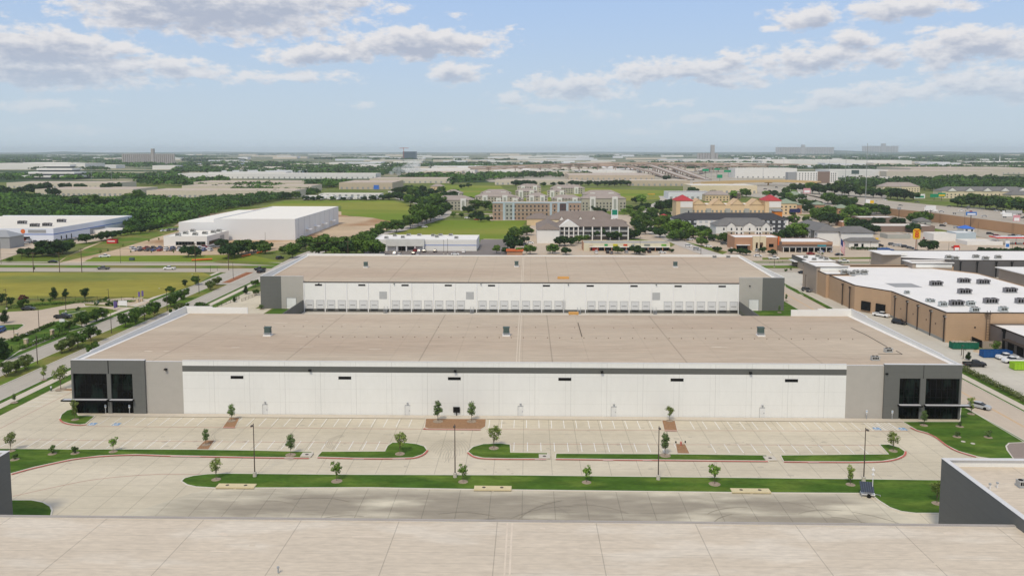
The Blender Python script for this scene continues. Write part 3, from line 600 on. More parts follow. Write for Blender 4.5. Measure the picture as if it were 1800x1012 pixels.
for px in (560,636,712,788,864,960.5,1037.5,1114.5,1192,1269.5):
    x = W(px, 502, 9.1)[0]*298.2/W(px, 502, 9.1)[1]
    if louv is None: louv = vm_.build('vent', BLACK, w2); o = louv
    else: o = louv.copy(); COL.objects.link(o); o.parent = w2
    o.location = (x-org2[0], -.01, 9.15)
for px in (673.5,826,1153.5):
    x = W(px, 520, 5)[0]*298.2/W(px, 520, 5)[1]; wbox('louvre_panel', LGREY, w2, x-1.45, x+1.45, YA-.07, YA, 3.9, 6.7)
for (x, s) in ((-90.4, 0), (84.9, 0)):
    d = MB(); d.box(x-1.75, x+1.75, YA-.09, YA-.03, 0, 4.1); dd = child(d, 'overhead_door', mat('white_door', (.75,.75,.74), lines=((2,.6,0,.04,.1),)), w2)
    f = MB(); f.box(x-1.9, x-1.75, YA-.12, YA-.03, 0, 4.2); f.box(x+1.75, x+1.9, YA-.12, YA-.03, 0, 4.2); f.box(x-1.9, x+1.9, YA-.12, YA-.03, 4.1, 4.25); f.build('door_frame', GREYM, dd, org2)
for px in (560.5,693,845.5,999,1153.5):
    x = W(px, 500, 9.6)[0]*298.2/W(px, 500, 9.6)[1]; l = MB(); l.box(x-.2, x+.2, YA-.6, YA, 9.6, 9.8); child(l, 'wall_lamp', BLACK, w2)
wbox('wall_lamp', BLACK, w2, 83.0, 83.4, YA-.6, YA-.03, 9.3, 9.6)
# retaining walls with a screening wall at both ends of the court : they are things of their own
for (x, lab) in ((-86.05, 'dark grey screen wall at the left end of the dock court'), (79.3, 'dark grey screen wall at the right end of the dock court')):
    t = tag(MB().box(x, x+.4, 262, 298.0, -1.2, 3.4).build('screen_wall', GREYP, None, (x, 262, 0)), lab, 'wall')
b = MB(); b.poly([(-95,286,.04),(-86.2,286,.04),(-86.2,298.1,.04),(-93,298.1,.04)]); b.poly([(79.8,286,.04),(90,286,.04),(87.6,298.1,.04),(79.8,298.1,.04)]); struct('door_apron', b, SIDEW)
# steel stairs at the dock wall
def stair(x, lab):
    t = thing('dock_stairs', lab, 'stairs', (x, 296.6, -1.2)); s = MB()
    for k in range(7): s.box(-.6, .6, .9-k*.28-.3, .9-k*.28, 1.2-k*.18-.05, 1.2-k*.18)
    s.box(-.6, .6, .9, 1.55, 1.15, 1.2); s.build('steps', GREYM, t)
    for sx in (-.6, .6):
        r = MB(); r.tube((sx,-1.0,1.0), (sx,.9,2.3), .04); r.tube((sx,.9,2.3), (sx,1.5,2.3), .04); r.tube((sx,-1.0,0), (sx,-1.0,1.0), .04); r.tube((sx,.9,0), (sx,.9,2.3), .04); r.tube((sx,0,.5), (sx,0,1.7), .03); r.build('handrail', GREYM, t)
for px, lab in ((677.5,'steel stair at the dock wall under the left louvre panel'),(829.5,'steel stair at the dock wall left of the middle'),(1151,'steel stair at the dock wall under the right louvre panel'),(1018,'steel stair with a ramp beside the ladder at the dock wall')):
    stair(W(px, 546, 0)[0]*296.6/W(px, 546, 0)[1], lab)
x = W(991.5, 546, 0)[0]*297.5/W(991.5, 546, 0)[1]
t = thing('dock_ladder', 'galvanised caged ladder fixed to the dock wall', 'ladder', (x, 297.5, -1.2)); s = MB()
for k in range(10): s.box(-.3, .3, .2, .25, .3+k*.45, .34+k*.45)
s.build('rungs', GREYM, t)
for sx in (-.32, .32): s = MB(); s.tube((sx,.22,0), (sx,.22,5.2), .05); s.build('rail', GREYM, t)
# ---- near warehouse under the camera
org3 = (-100, 44, 0); w3 = thing('warehouse', 'near warehouse whose pale roof fills the bottom of the picture', 'warehouse', org3)
XL3, XR3, YD = -82.5, 64.2, 102.6
b = MB(); b.box(XL3, XR3, YD-.35, YD, 0, 10.78); child(b, 'dock_wall', WALLP, w3)
b = MB(); b.poly([(-100,44,12.3),(82,44,12.3),(82,YD-.35,10.7),(-100,YD-.35,10.7)]); child(b, 'roof', ROOFN, w3)
b = MB(); b.box(XL3, XR3, YD-.38, YD+.12, 10.78, 10.86); child(b, 'coping', mat('edge_trim', (.36,.33,.30)), w3)
for (x0, x1, yy) in ((-125, XL3, 121.3), (XR3, 108, 121.4)):
    s = 1 if x0 < 0 else -1
    b = MB(); xi = XL3-.4 if s == 1 else XR3
    b.box(xi, xi+.4, YD-.3 if s == 1 else YD-4, yy, 0, 12.45); child(b, 'dark_grey_wall', GREYD, w3)
    b = MB(); b.box(min(x0,x1)+(.4 if s == -1 else 0), max(x0,x1)-(.4 if s == 1 else 0), yy-.4, yy, 0, 12.45); b.box(x0 if s == 1 else x1-.4, x0+.4 if s == 1 else x1, 44, yy-.4, 0, 12.45); child(b, 'end_wall', WALLP, w3)
    b = MB(); b.box(min(x0,x1)-.05, max(x0,x1)+.05, yy-.8, yy+.05, 12.45, 12.52); b.box(xi-.05, xi+.75 if s == -1 else xi+.45, YD-4, yy-.8, 12.45, 12.52); child(b, 'coping', COPING, w3)
    b = MB(); b.poly([(x0+.4,YD-.3,11.0),(x1-.4,YD-.3,11.0),(x1-.4,yy-.4,11.3),(x0+.4,yy-.4,11.3)]); child(b, 'wing_roof', ROOFN, w3)
    b = MB(); b.poly([(x0,44,12.0),(x1,44,12.0),(x1,YD-.3,11.0),(x0,YD-.3,11.0)]) ; child(b, 'wing_roof', ROOFN, w3)
# ================================================================== roof equipment
def turret():
    t = thing('roof_ventilator', '', 'roof ventilator'); b = MB(); b.box(-1.0, 1.0, -1.0, 1.0, 0, .35); b.build('kerb', ROOFW, t)
    b = MB(); b.box(-.72, .72, -.72, .72, .35, .8); b.box(-.9,.9,-.9,.9,.8,.9); b.build('base', GALV, t)
    b = MB(); b.prism([(-.78,-.62),(-.62,-.78),(.62,-.78),(.78,-.62),(.78,.62),(.62,.78),(-.62,.78),(-.78,.62)], .9, 2.2); b.prism([(-.9,-.75),(.9,-.75),(.9,.75),(-.9,.75)], 2.2, 2.35); b.build('hood', GREENM, t); return t
tv = turret()
def zr1(y): return 12.05+(y-176.75)*(10.75-12.05)/(236.65-176.75)
def zr2(y): return 10.38+(y-298.6)*(11.9-10.38)/(361.1-298.6)
for px, py, lab in ((471,590,'left'),(890,590,'middle'),(1337,590,'right')):
    x, y, _ = W(px, py, 11.4); put(tv, (x, y, zr1(y)+.01), 0, f'dark green roof ventilator, the {lab} one of three on the nearer tan roof', 'green roof ventilators')
for px, py, lab in ((643,470,'left'),(908,469,'middle'),(1187,470,'right')):
    x, y, _ = W(px, py, 11.2); put(tv, (x, y, zr2(y)+.01), 0, f'dark green roof ventilator, the {lab} one of three on the farther tan roof', 'green roof ventilators')
def rtu(nm='rooftop_unit', m=None, s=(2.2,1.4,1.3)):
    m = m or LGREY
    t = thing(nm, '', 'rooftop unit'); a, c, h = s; b = MB(); b.box(-a/2-.1, a/2+.1, -c/2-.1, c/2+.1, 0, .25); b.build('kerb', GALV, t)
    b = MB(); b.box(-a/2, a/2, -c/2, c/2, .25, h); b.box(a/2, a/2+.35, -c/2+.1, c/2-.1, h*.55, h-.05); b.build('casing', m, t)
    b = MB()
    for k in range(4): b.box(-a/2+.15+k*(a-.3)/4, -a/2+.15+(k+.7)*(a-.3)/4, -c/2-.03, -c/2, .45, h-.2)
    b.build('grille', BLACK, t)
    b = MB(); b.cyl(-a/4, 0, h, h+.12, min(a/4,c/2)*.8, n=12); b.cyl(a/4, 0, h, h+.12, min(a/4,c/2)*.8, n=12); b.build('fan', BLACK, t); return t
RTL = rtu(m=mat('hvac_casing', (.42,.42,.40), var=.05)); RTB = rtu('packaged_rooftop_unit', mat('dark_hvac_casing', (.21,.205,.215), var=.12, scale=1.5), (4.2,1.9,1.75)); RTW = rtu('pale_rooftop_unit', mat('pale_hvac_casing', (.5,.54,.54), var=.05), (2.3,1.6,1.5))
x, y, _ = W(1538,633,11.9); put(RTL, (x, y, zr1(y)), 0, 'grey rooftop unit, the nearer of two by the right end of the nearer tan roof', None, .75)
x, y, _ = W(1561,619,11.7); put(RTL, (x, y, zr1(y)), .2, 'grey rooftop unit, the farther of two by the right end of the nearer tan roof', None, .75)
x, y, _ = W(1255,452,12); put(RTL, (x, y-1, 11.8), 0, 'small grey rooftop unit at the back of the farther tan roof, left of a pair')
x, y, _ = W(1279,452,12); put(RTL, (x, y-1, 11.8), 0, 'small grey rooftop unit at the back of the farther tan roof, right of a pair')
PIPE = mat('dark_pipe', (.06,.055,.05))
def pipe_run(pts, r, lab, m=PIPE):
    b = MB()
    for p, q in zip(pts, pts[1:]): b.tube(p, q, r)
    return tag(b.build('roof_pipe', m, None, pts[0]), lab, 'pipe')
def rp(px, py, zz=.1): x, y, _ = W(px, py, 11.4); return (x, y, zr1(y)+zz)
pipe_run([rp(1016,565),rp(1023,592)], .09, 'thin dark pipe on the nearer tan roof behind its middle ventilator')
pipe_run([rp(1496,575),rp(1525,590),rp(1560,612)], .05, 'long thin pipe running over the tan roof to the grey units')
pipe_run([rp(1543,625),rp(1560,626),rp(1586,626),rp(1575,619)], .05, 'bent thin pipe around the farther grey unit on the tan roof')
ORM = mat('orange_material', (.62,.33,.10)); 
x, y, _ = W(990,489,10.7); t = tag(MB().box(-2.2, 2.2, -.9, .9, 0, .7).build('timber_stack', ORM, None), 'stack of yellow timber on the farther tan roof near its edge', 'timber stack'); t.location = (x, y, zr2(y)+.02)
x, y, _ = W(1007,554,10.9); t = thing('scissor_lift', 'orange scissor lift standing in the dock court behind the nearer roof', 'lift', (x*1.03, 239.5, 0)); 
MB().box(-2.6,2.6,-1,1,.3,.9).build('chassis', GREYM, t); MB().box(-1.5,1.5,-.7,.7,10.4,11.1).build('platform', ORM, t); 
bb = MB()
for k in range(6): bb.tube((-1.4,0,.9+k*1.58), (1.4,0,2.48+k*1.58), .07); bb.tube((1.4,0,.9+k*1.58), (-1.4,0,2.48+k*1.58), .07)
bb.build('arms', GREYM, t)
# small vents in two rows on the nearer tan roof
v0 = MB(); v0.cyl(0,0,0,.22,.10,n=7); vv = v0.build('roof_drain', mat('drain_dome', (.16,.12,.09)), None); tag(vv, '', 'roof drain')
def putm(o, loc, lab, group, rz=0, scale=None):
    if o.name not in _used: _used.add(o.name); c = o
    else: c = o.copy(); COL.objects.link(c)
    c.location = loc; c.rotation_euler = (0,0,rz)
    if scale: c.scale = (scale,)*3
    return tag(c, lab, None, group)
for i in range(46):
    x = -58+i*3.15; y = 204.0; putm(vv, (x, y, zr1(y)), f'tiny dark roof vent, {nth(i)} from left in the row by the green ventilators', 'row of tiny vents level with the ventilators')
for i in range(30):
    x = -79+i*5.4; y = 217.5; putm(vv, (x, y, zr1(y)), f'tiny dark vent in the far row of the nearer tan roof, {nth(i)} from left', 'far row of tiny roof vents', scale=.9)
t = thing('roof_vent_pipe', 'short galvanised vent pipe at the bottom edge of the picture on the nearest roof', 'vent pipe', (W(489,1004,11.3)[0], W(489,1004,11.3)[1], 11.2)); MB().cyl(0,0,0,.55,.09).build('pipe', GALV, t); MB().cyl(0,0,.55,.7,.16).build('cap', GALV, t)
for (px, py, lab) in ((1740,858,'left'),(1753,856,'middle')):
    x, y, _ = W(px, py, 11.3); t = thing('roof_vent_pipe', f'white vent pipe on the right wing roof, the {lab} one', 'vent pipe', (x, y, 11.2)); MB().cyl(0,0,0,.7,.1).build('pipe', WHITEM, t); MB().cyl(0,0,.7,.85,.2).build('cap', GALV, t)
x, y, _ = W(1799,850,11.6); put(RTL, (x, y, 11.2), 0, 'grey rooftop unit on the right wing roof at the picture edge')
# ================================================================== things in front of the middle warehouse
def lot_lamp():
    t = thing('car_park_lamp', '', 'lamp post'); MB().cyl(0,0,0,.85,.36,.34,12).build('footing', CONCP, t); MB().cyl(0,0,.85,10.0,.11,.07,8).build('pole', BRONZE, t)
    b = MB(); b.box(-.06,.06,-.5,0,9.75,9.85); b.box(-.2,.2,-1.1,-.4,9.72,9.88); b.build('lamp_head', BRONZE, t); return t
LL = lot_lamp()
for i, (px, py) in enumerate(((448,838),(800,839.5),(1157,843.5),(1518,846.5))):
    x, y, _ = W(px, py); put(LL, (x, y, .15), 0, f'tall bronze car park lamp post, {["first","second","third","fourth"][i]} from the left on the long grass strip', 'lamp posts on the grass strip')
def bay_sign():
    t = thing('parking_sign', '', 'sign'); MB().cyl(0,0,0,1.5,.045,n=8).build('post', WHITEM, t); MB().cyl(0,0,0,.9,.11,n=10).build('bollard', GREYM, t)
    b = MB(); b.box(-.19,.19,-.06,-.03,1.25,2.0); p = b.build('sign_panel', WHITEM, t); MB().box(-.13,.13,-.065,-.06,1.6,1.86).build('symbol', BPAINT, p); MB().box(-.13,.13,-.065,-.06,1.3,1.4).build('symbol', GREENM, p); return t
BS = bay_sign()
for px, py, lab in ((186,726.5,'left of the glazed left corner pair'),(228,727,'right of the glazed left corner pair'),(1523,736.5,'before the light grey wall'),(1568,737,'before the dark grey wall at the right')):
    x, y, _ = W(px, py); put(BS, (x, y, .12), 0, f'white parking sign with blue symbol, {lab}', 'parking signs')
t = thing('notice_sign', 'black notice board on a post between two young trees at the white wall', 'sign', (*W(802.5,731)[:2], .12)); MB().cyl(0,0,0,1.0,.09,n=8).build('post', BLACK, t); MB().box(-.75,.75,-.1,.1,.75,2.0).build('board', BLACK, t)
t = thing('fire_hydrant', 'red fire hydrant standing in a small bark bed between parking bays', 'hydrant', (*W(1197,783.5)[:2], .13)); MB().lathe(0,0,[(.18,0),(.2,.06),(.14,.1),(.14,.6),(.19,.66),(.14,.8),(.05,.9)],10).build('body', RED, t); b = MB(); b.tube((-.26,0,.5),(.26,0,.5),.08); b.tube((0,-.26,.5),(0,0,.5),.1); b.build('nozzle', RED, t)
for (px, py, lab) in ((1188,784,'left'),(1204.5,783.5,'right')): tag(MB().cyl(0,0,0,.35,.14,n=8).build('bollard', BLACK, None), f'short dark bollard to the {lab} of the red hydrant', 'bollard').location = (*W(px,py-5)[:2], .13)
def inlet(px0, px1, py, lab):
    x0, y, _ = W(px0, py); x1 = W(px1, py)[0]; t = thing('storm_inlet', lab, 'storm drain', ((x0+x1)/2, y, 0)); h = (x1-x0)/2; b = MB(); b.box(-h,h,-.1,1.5,.12,.36); b.build('slab', mat('yellowish_concrete', (.62,.53,.33), var=.05), t)
    MB().box(-h,-.25,-.09,-.05,.0,.14).build('opening', BLACK, t); MB().box(.25,h,-.09,-.05,.0,.14).build('opening', BLACK, t)
    for s in (-.48,.48): MB().cyl(s*h,.8,.36,.375,.32,n=12).build('manhole_cover', BRONZE, t)
inlet(379.5,447,858.5,'pale concrete storm drain inlet with two covers by the left end of the grass strip'); inlet(833,899,862.5,'pale concrete storm drain inlet with two covers at the middle of the grass strip'); inlet(1287,1355,867,'pale concrete storm drain inlet with two covers right of the middle of the grass strip')
for (px, py, lab) in ((540,800,'left'),(957,803,'middle'),(1353,806.5,'right')):
    x, y, _ = W(px, py); t = thing('drain_box', f'small concrete drain box at the {lab} gap in the near kerb', 'drain box', (x, y-.6, 0)); MB().box(-1.1,1.1,-.5,1.4,.1,.3).build('slab', CONCP, t); MB().cyl(0,.4,.3,.32,.35,n=12).build('cover', BRONZE, t)
for (px, py, lab) in ((1693,777,'left'),(1710,780.5,'right')):
    x, y, _ = W(px, py); tag(MB().cyl(0,0,0,.06,.42,n=14).build('manhole_cover', CONCP, None), f'pale round manhole cover in the right lawn, the {lab} of two', 'manhole cover').location = (x, y, .15)
# solar camera trailer
t = thing('camera_trailer', 'white mobile camera trailer with solar panel parked at the end of the grass strip', 'trailer', (*W(1525,872)[:2], .03), R(-12))
MB().box(-1.1,1.1,-.6,.6,.45,.7).build('chassis', WHITEM, t); MB().box(-.6,.7,-.5,.5,.7,1.15).build('cabinet', WHITEM, t)
b = MB(); b.add([(-1.3,-1.0,1.1),(.9,-1.0,1.1),(.9,.7,2.3),(-1.3,.7,2.3),(-1.3,-1.03,1.15),(.9,-1.03,1.15),(.9,.67,2.35),(-1.3,.67,2.35)], [(0,3,2,1),(4,5,6,7),(0,1,5,4),(1,2,6,5),(2,3,7,6),(3,0,4,7)]); b.build('solar_panel', mat('solar_panel', (.04,.05,.07), rough=.3, lines=((0,.37,0,.03,-3),)), t)
for s in (-.68,.68):
    w_ = MB(); w_.tube((0.1,s-.09,.34),(.1,s+.09,.34),.34,n=14); w_.build('wheel', BLACK, t)
b = MB(); b.tube((.75,0,.6),(.75,0,4.8),.06); b.build('mast', WHITEM, t); b = MB(); b.box(.5,1.0,-.15,.15,4.7,4.9); b.cyl(.75,0,4.9,5.3,.14,.05); b.box(.55,.95,-.2,.2,3.9,4.1); b.build('camera', WHITEM, t)
b = MB(); b.tube((1.1,0,.5),(2.1,0,.4),.05); b.tube((-1.1,.7,.5),(-1.1,.7,0),.04); b.tube((-1.1,-.7,.5),(-1.1,-.7,0),.04); b.tube((2.05,0,.4),(2.05,0,0),.05); b.build('drawbar', GALV, t)
t = thing('utility_marker', 'short green and white utility pillar at the kerb left of the glazed corner', 'utility pillar', (*W(90,687)[:2], .1)); MB().cyl(0,0,0,.75,.18,n=8).build('pillar', GREENM, t); MB().cyl(0,0,.75,1.1,.2,n=8).build('cap', WHITEM, t)

# repair patches, stains and the pale expansion strip on the membrane roofs
rp_ = random.Random(31); PATL = mat('pale_roof_patch', (.60,.52,.41), var=.08, scale=.6); PATD = mat('dull_roof_patch', (.46,.375,.285), var=.08, scale=.6); PATN = mat('near_roof_patch', (.66,.57,.46), var=.08, scale=.6)
def zr3(y): return 12.3+(y-44)*(10.7-12.3)/(102.25-44)
for (root, x0, x1, y0, y1, zf, n, mm) in ((w1,-95,88,181,233,zr1,26,(PATL,PATL,PATD)),(w2,-84,78,302,356,zr2,14,(PATL,PATD)),(w3,-75,60,66,101,zr3,30,(PATN,PATN,PATL))):
    for i in range(n):
        x, y = rp_.uniform(x0,x1), rp_.uniform(y0,y1); a, c = rp_.uniform(.5,5), rp_.uniform(.15,.7); k = rp_.uniform(-.3,.3)
        b = MB(); b.poly([(u,v,zf(v)+.006+.0004*i) for u,v in ((x,y),(x+a,y+k),(x+a*rp_.uniform(.8,1.1),y+c+k),(x+a*.4,y+c*1.3),(x-a*.05,y+c))]); child(b, 'roof_patch', mm[i%len(mm)], root)
    xs = -2.4
    for q in ((-.45,-.22),(.15,.4)):
        b = MB(); ya, yb = y0-3 if root is not w3 else 46, y1+2.5 if root is not w3 else 102; b.poly([(xs+q[0],ya,zf(ya)+.02),(xs+q[1],ya,zf(ya)+.02),(xs+q[1],yb,zf(yb)+.02),(xs+q[0],yb,zf(yb)+.02)]); child(b, 'expansion_strip', mm[0], root)
# ================================================================== trees
L_OAK = leafmat('oak_leaves', (.045,.095,.012), (.095,.165,.022)); L_DK = leafmat('dark_leaves', (.018,.046,.010), (.032,.070,.013))
L_LT = leafmat('light_leaves', (.10,.19,.022), (.15,.25,.04)); L_SAP = leafmat('sapling_leaves', (.15,.21,.04), (.22,.28,.07), 1.2); L_SAPD = leafmat('sapling_dark_leaves', (.085,.14,.04), (.13,.19,.065), 1.2)
L_RED = leafmat('purple_leaves', (.10,.03,.03), (.14,.05,.035)); L_OLV = leafmat('olive_leaves', (.085,.125,.03), (.13,.165,.045)); L_WOOD = leafmat('woodland_leaves', (.025,.062,.010), (.065,.14,.016), .05)
BARK = mat('bark', (.12,.09,.065), var=.15, scale=2)
def quads(name, C, Nn, sz, m, rng):
    n = len(C); r = rng.normal(size=(n,3)); U = np.cross(Nn, r); U /= np.linalg.norm(U, axis=1)[:,None]+1e-9; V = np.cross(Nn, U); V /= np.linalg.norm(V, axis=1)[:,None]+1e-9
    s = (sz*rng.uniform(.65,1.25,n))[:,None]; a = rng.uniform(.55,1,n)[:,None]
    v = np.empty((n,4,3)); v[:,0] = C-U*s-V*s*a*.6; v[:,1] = C+U*s*.7-V*s*a; v[:,2] = C+U*s+V*s*a*.7; v[:,3] = C-U*s*.8+V*s*a
    me = bpy.data.meshes.new(name); me.vertices.add(4*n); me.vertices.foreach_set('co', v.reshape(-1).astype(np.float32)); me.loops.add(4*n); me.loops.foreach_set('vertex_index', np.arange(4*n, dtype=np.int32))
    me.polygons.add(n); me.polygons.foreach_set('loop_start', np.arange(0,4*n,4,dtype=np.int32)); me.polygons.foreach_set('loop_total', np.full(n,4,dtype=np.int32)); me.update(); me.validate(); me.materials.append(m); return me
def crown(name, H, Wd, z0, nl, nq, leaf, m, seed, shape='round', lump=.42):
    rng = np.random.default_rng(seed); hc = (H-z0)/2; zc = z0+hc; P = []; Nn = []; cs = []
    for i in range(nl):
        while True:
            p = rng.uniform(-1,1,3)
            if (p**2).sum() < 1: break
        if shape == 'cone': t = (p[2]+1)/2; k = (1-.85*t)*.95+.1
        elif shape == 'vase': t = (p[2]+1)/2; k = .45+.6*t
        elif shape == 'column': t = (p[2]+1)/2; k = .9*sin(pi*(.12+.78*t))**.7
        else: k = 1
        q = np.array([p[0]*Wd/2*.68*k, p[1]*Wd/2*.68*k, zc+p[2]*hc*.74]); cs.append(q)
    cs = np.array(cs); rad = rng.uniform(.7,1.15,nl)*min(Wd/2, hc)*lump
    idx = rng.choice(nl, nq, p=rad**2/(rad**2).sum()); d = rng.normal(size=(nq,3)); d /= np.linalg.norm(d,axis=1)[:,None]
    C = cs[idx]+d*(rad[idx]*rng.uniform(.55,1.12,nq))[:,None]*np.array([1,1,.85]); Nn = d+rng.normal(size=(nq,3))*.55+np.array([0,0,.25]); Nn /= np.linalg.norm(Nn,axis=1)[:,None]
    return quads(name, C, Nn, np.full(nq, leaf), m, rng), cs
def tree(kind, H, Wd, z0, nl, nq, leaf, m, seed, shape='round', tr=.16, multi=0, lump=.42):
    t = thing(kind, '', 'tree'); me, cs = crown('crown', H, Wd, z0, nl, nq, leaf, m, seed, shape, lump); o = bpy.data.objects.new('crown', me); COL.objects.link(o); o.parent = t
    b = MB(); rg = random.Random(seed)
    if multi:
        for k in range(multi): a = 2*pi*k/multi+rg.random(); b.tube((.12*cos(a),.12*sin(a),0), (Wd*.22*cos(a),Wd*.22*sin(a),z0+(H-z0)*.4), tr*.7, tr*.25)
    else:
        b.tube((0,0,0), (rg.uniform(-.1,.1),rg.uniform(-.1,.1),z0+(H-z0)*.3), tr, tr*.7); b.tube((0,0,z0+(H-z0)*.25), (rg.uniform(-.2,.2),rg.uniform(-.2,.2),z0+(H-z0)*.8), tr*.7, tr*.2)
    for c in cs[::max(1,len(cs)//7)]: b.tube((0,0,z0*.9+(max(0,c[2]-z0))*.15), tuple(c), tr*.4, tr*.12, n=5)
    b.build('trunk', BARK, t); return t
OAK = [tree('oak_tree', 9, 11, 1.0, 15, 1700, .38, L_OAK, 1), tree('oak_tree', 9.5, 10.5, 1.2, 13, 1600, .38, L_OAK, 2), tree('oak_tree', 8, 10.5, .8, 14, 1600, .38, L_DK, 3), tree('oak_tree', 9, 9.5, 1.0, 12, 1500, .36, L_LT, 4)]
STR = [tree('street_tree', 5.6, 8.0, .9, 16, 1900, .21, L_OLV, 5, 'vase', .14, 4), tree('street_tree', 5.6, 7.6, .9, 16, 1900, .21, L_OAK, 6, 'round', .15), tree('street_tree', 6.2, 7.2, 1.0, 15, 1900, .2, L_OAK, 7, 'round', .14)]
CON = [tree('cone_tree', 8, 7, .5, 16, 1800, .22, L_DK, 8, 'cone', .16), tree('young_elm', 6, 5.8, .7, 12, 1100, .2, L_DK, 9, 'column', .12)]
SAP = [tree('young_tree', 4.6, 3.0, 1.0, 13, 640, .115, L_SAP, 21, 'round', .05, lump=.34), tree('young_tree', 4.6, 2.6, .9, 11, 480, .12, L_SAP, 22, 'vase', .05, lump=.34),
       tree('young_tree', 4.7, 2.5, .8, 20, 900, .105, L_SAPD, 23, 'cone', .05, lump=.40), tree('young_tree', 4.5, 3.3, 1.0, 11, 460, .13, L_LT, 24, 'vase', .05, lump=.30)]
SHR = [tree('shrub', 1.7, 1.5, .2, 7, 300, .10, L_SAPD, 31, 'round', .04), tree('shrub', 1.5, 2.4, .1, 8, 300, .14, L_OAK, 32, 'round', .04)]
MUL = MB().cyl(0,0,0,.08,.62,.5,12).build('mulch_ring', mat('dry_mulch', (.30,.24,.18), var=.2, scale=4), None); bpy.data.objects.remove(MUL); MULM = bpy.data.meshes['mulch_ring']
def pt(protos, k, px, py, top=None, label='', group=None, h=None, wide=None, z=0, mulch=False):
    pr = protos[k % len(protos)]; H0 = {'oak_tree':9,'street_tree':5.6,'cone_tree':8,'young_elm':6,'young_tree':4.6,'shrub':1.7}[pr.name.split('.')[0]]
    x, y, _ = W(px, py, z); hh = h or hgt(px, py, top); s = hh/H0*(1.14 if pr.name.startswith('young_tree') else 1); sw = s if wide is None else wide*s
    o = put(pr, (x, y, z), random.uniform(0, 6.28), label, group, (sw, sw, s))
    if mulch:
        m = bpy.data.objects.new('mulch_ring', MULM); COL.objects.link(m); m.parent = o; m.scale = (1.35/sw, 1.35/sw, 1/s)
    return o
# saplings of the car park, told apart one by one
saps = [(0,19,792,761,'round-crowned young tree at the left end of the near lawn'),(3,199,793,766,'young tree with open branches on the lawn before the left parking row'),(2,362,781,754,'dense young tree in the bark bed of the near left parking row'),
 (2,407,739,711,'young tree in the bark bed by the white wall, left part'),(1,132,737,702,'thin young tree on the small island at the left glazed corner'),(0,380,842,807,'young tree at the left tip of the long grass strip'),
 (2,511,799,764,'yellow-green slim young tree on the kerb strip right of the first lamp post'),(3,592,845,809,'young tree with angular branches, second on the long grass strip'),(0,703,797,760,'dark reddish young tree on the rounded island left of the drive'),
 (2,770,740,705,'slim young tree in the big bark bed, left of the notice board'),(2,829,740,707,'slim young tree in the big bark bed, right of the notice board'),(0,868,787,749,'young tree on the rounded island right of the drive'),(3,814,846,814,'young tree beside the second lamp post'),
 (0,1177,739,714,'young tree in the bark bed by the white wall, right part'),(2,1169,800,762,'slim young tree just right of the third lamp post'),(3,1031,847,816,'young tree alone on the middle of the long grass strip'),(3,1256,850,812,'spreading young tree right of the third lamp post on the grass strip'),
 (2,1624,747,722,'small young tree on the lawn before the right glazed corner'),(0,1570,792,760,'pale young tree on the curved tip of the right kerb strip'),(1,1495,851,817,'thin young tree left of the camera trailer'),(1,1707,727,697,'young tree beside the side street at the right corner'),
 (0,1647,884,846,'young tree at the right end of the grass strip by the dark wall'),(1,77,667,640,'thin young tree on the verge of the left street'),(0,107,684,644,'young tree in the bark bed at the left parking row'),(2,25,707,692,'round small tree by the left sidewalk'),(2,1382,529,517,'small tree on the side lawn by the rear warehouse'),(2,1370,549,537,'small tree in the side lawn behind the right parapet')]
for k, px, py, top, lab in saps: pt(SAP, k, px, py, top, lab, None, z=.15, mulch=True)
for px, py, top, lab in ((92,797,780,'dark shrub on the near lawn, left of its twin'),(132,796,781,'dark shrub on the near lawn, right of its twin'),(26,807,795,'low shrub by the dark wall at the left edge'),(1687,749,739,'small shrub at the lawn corner nearest the glazed front'),(1682,767,755,'small shrub above the manhole covers on the right lawn'),(1737,768,753,'small shrub in the middle of the right lawn'),(460,543,533,'small shrub in front of the dark left wall of the rear warehouse')):
    pt(SHR, 0, px, py, top, lab, None, z=.15, mulch=True)
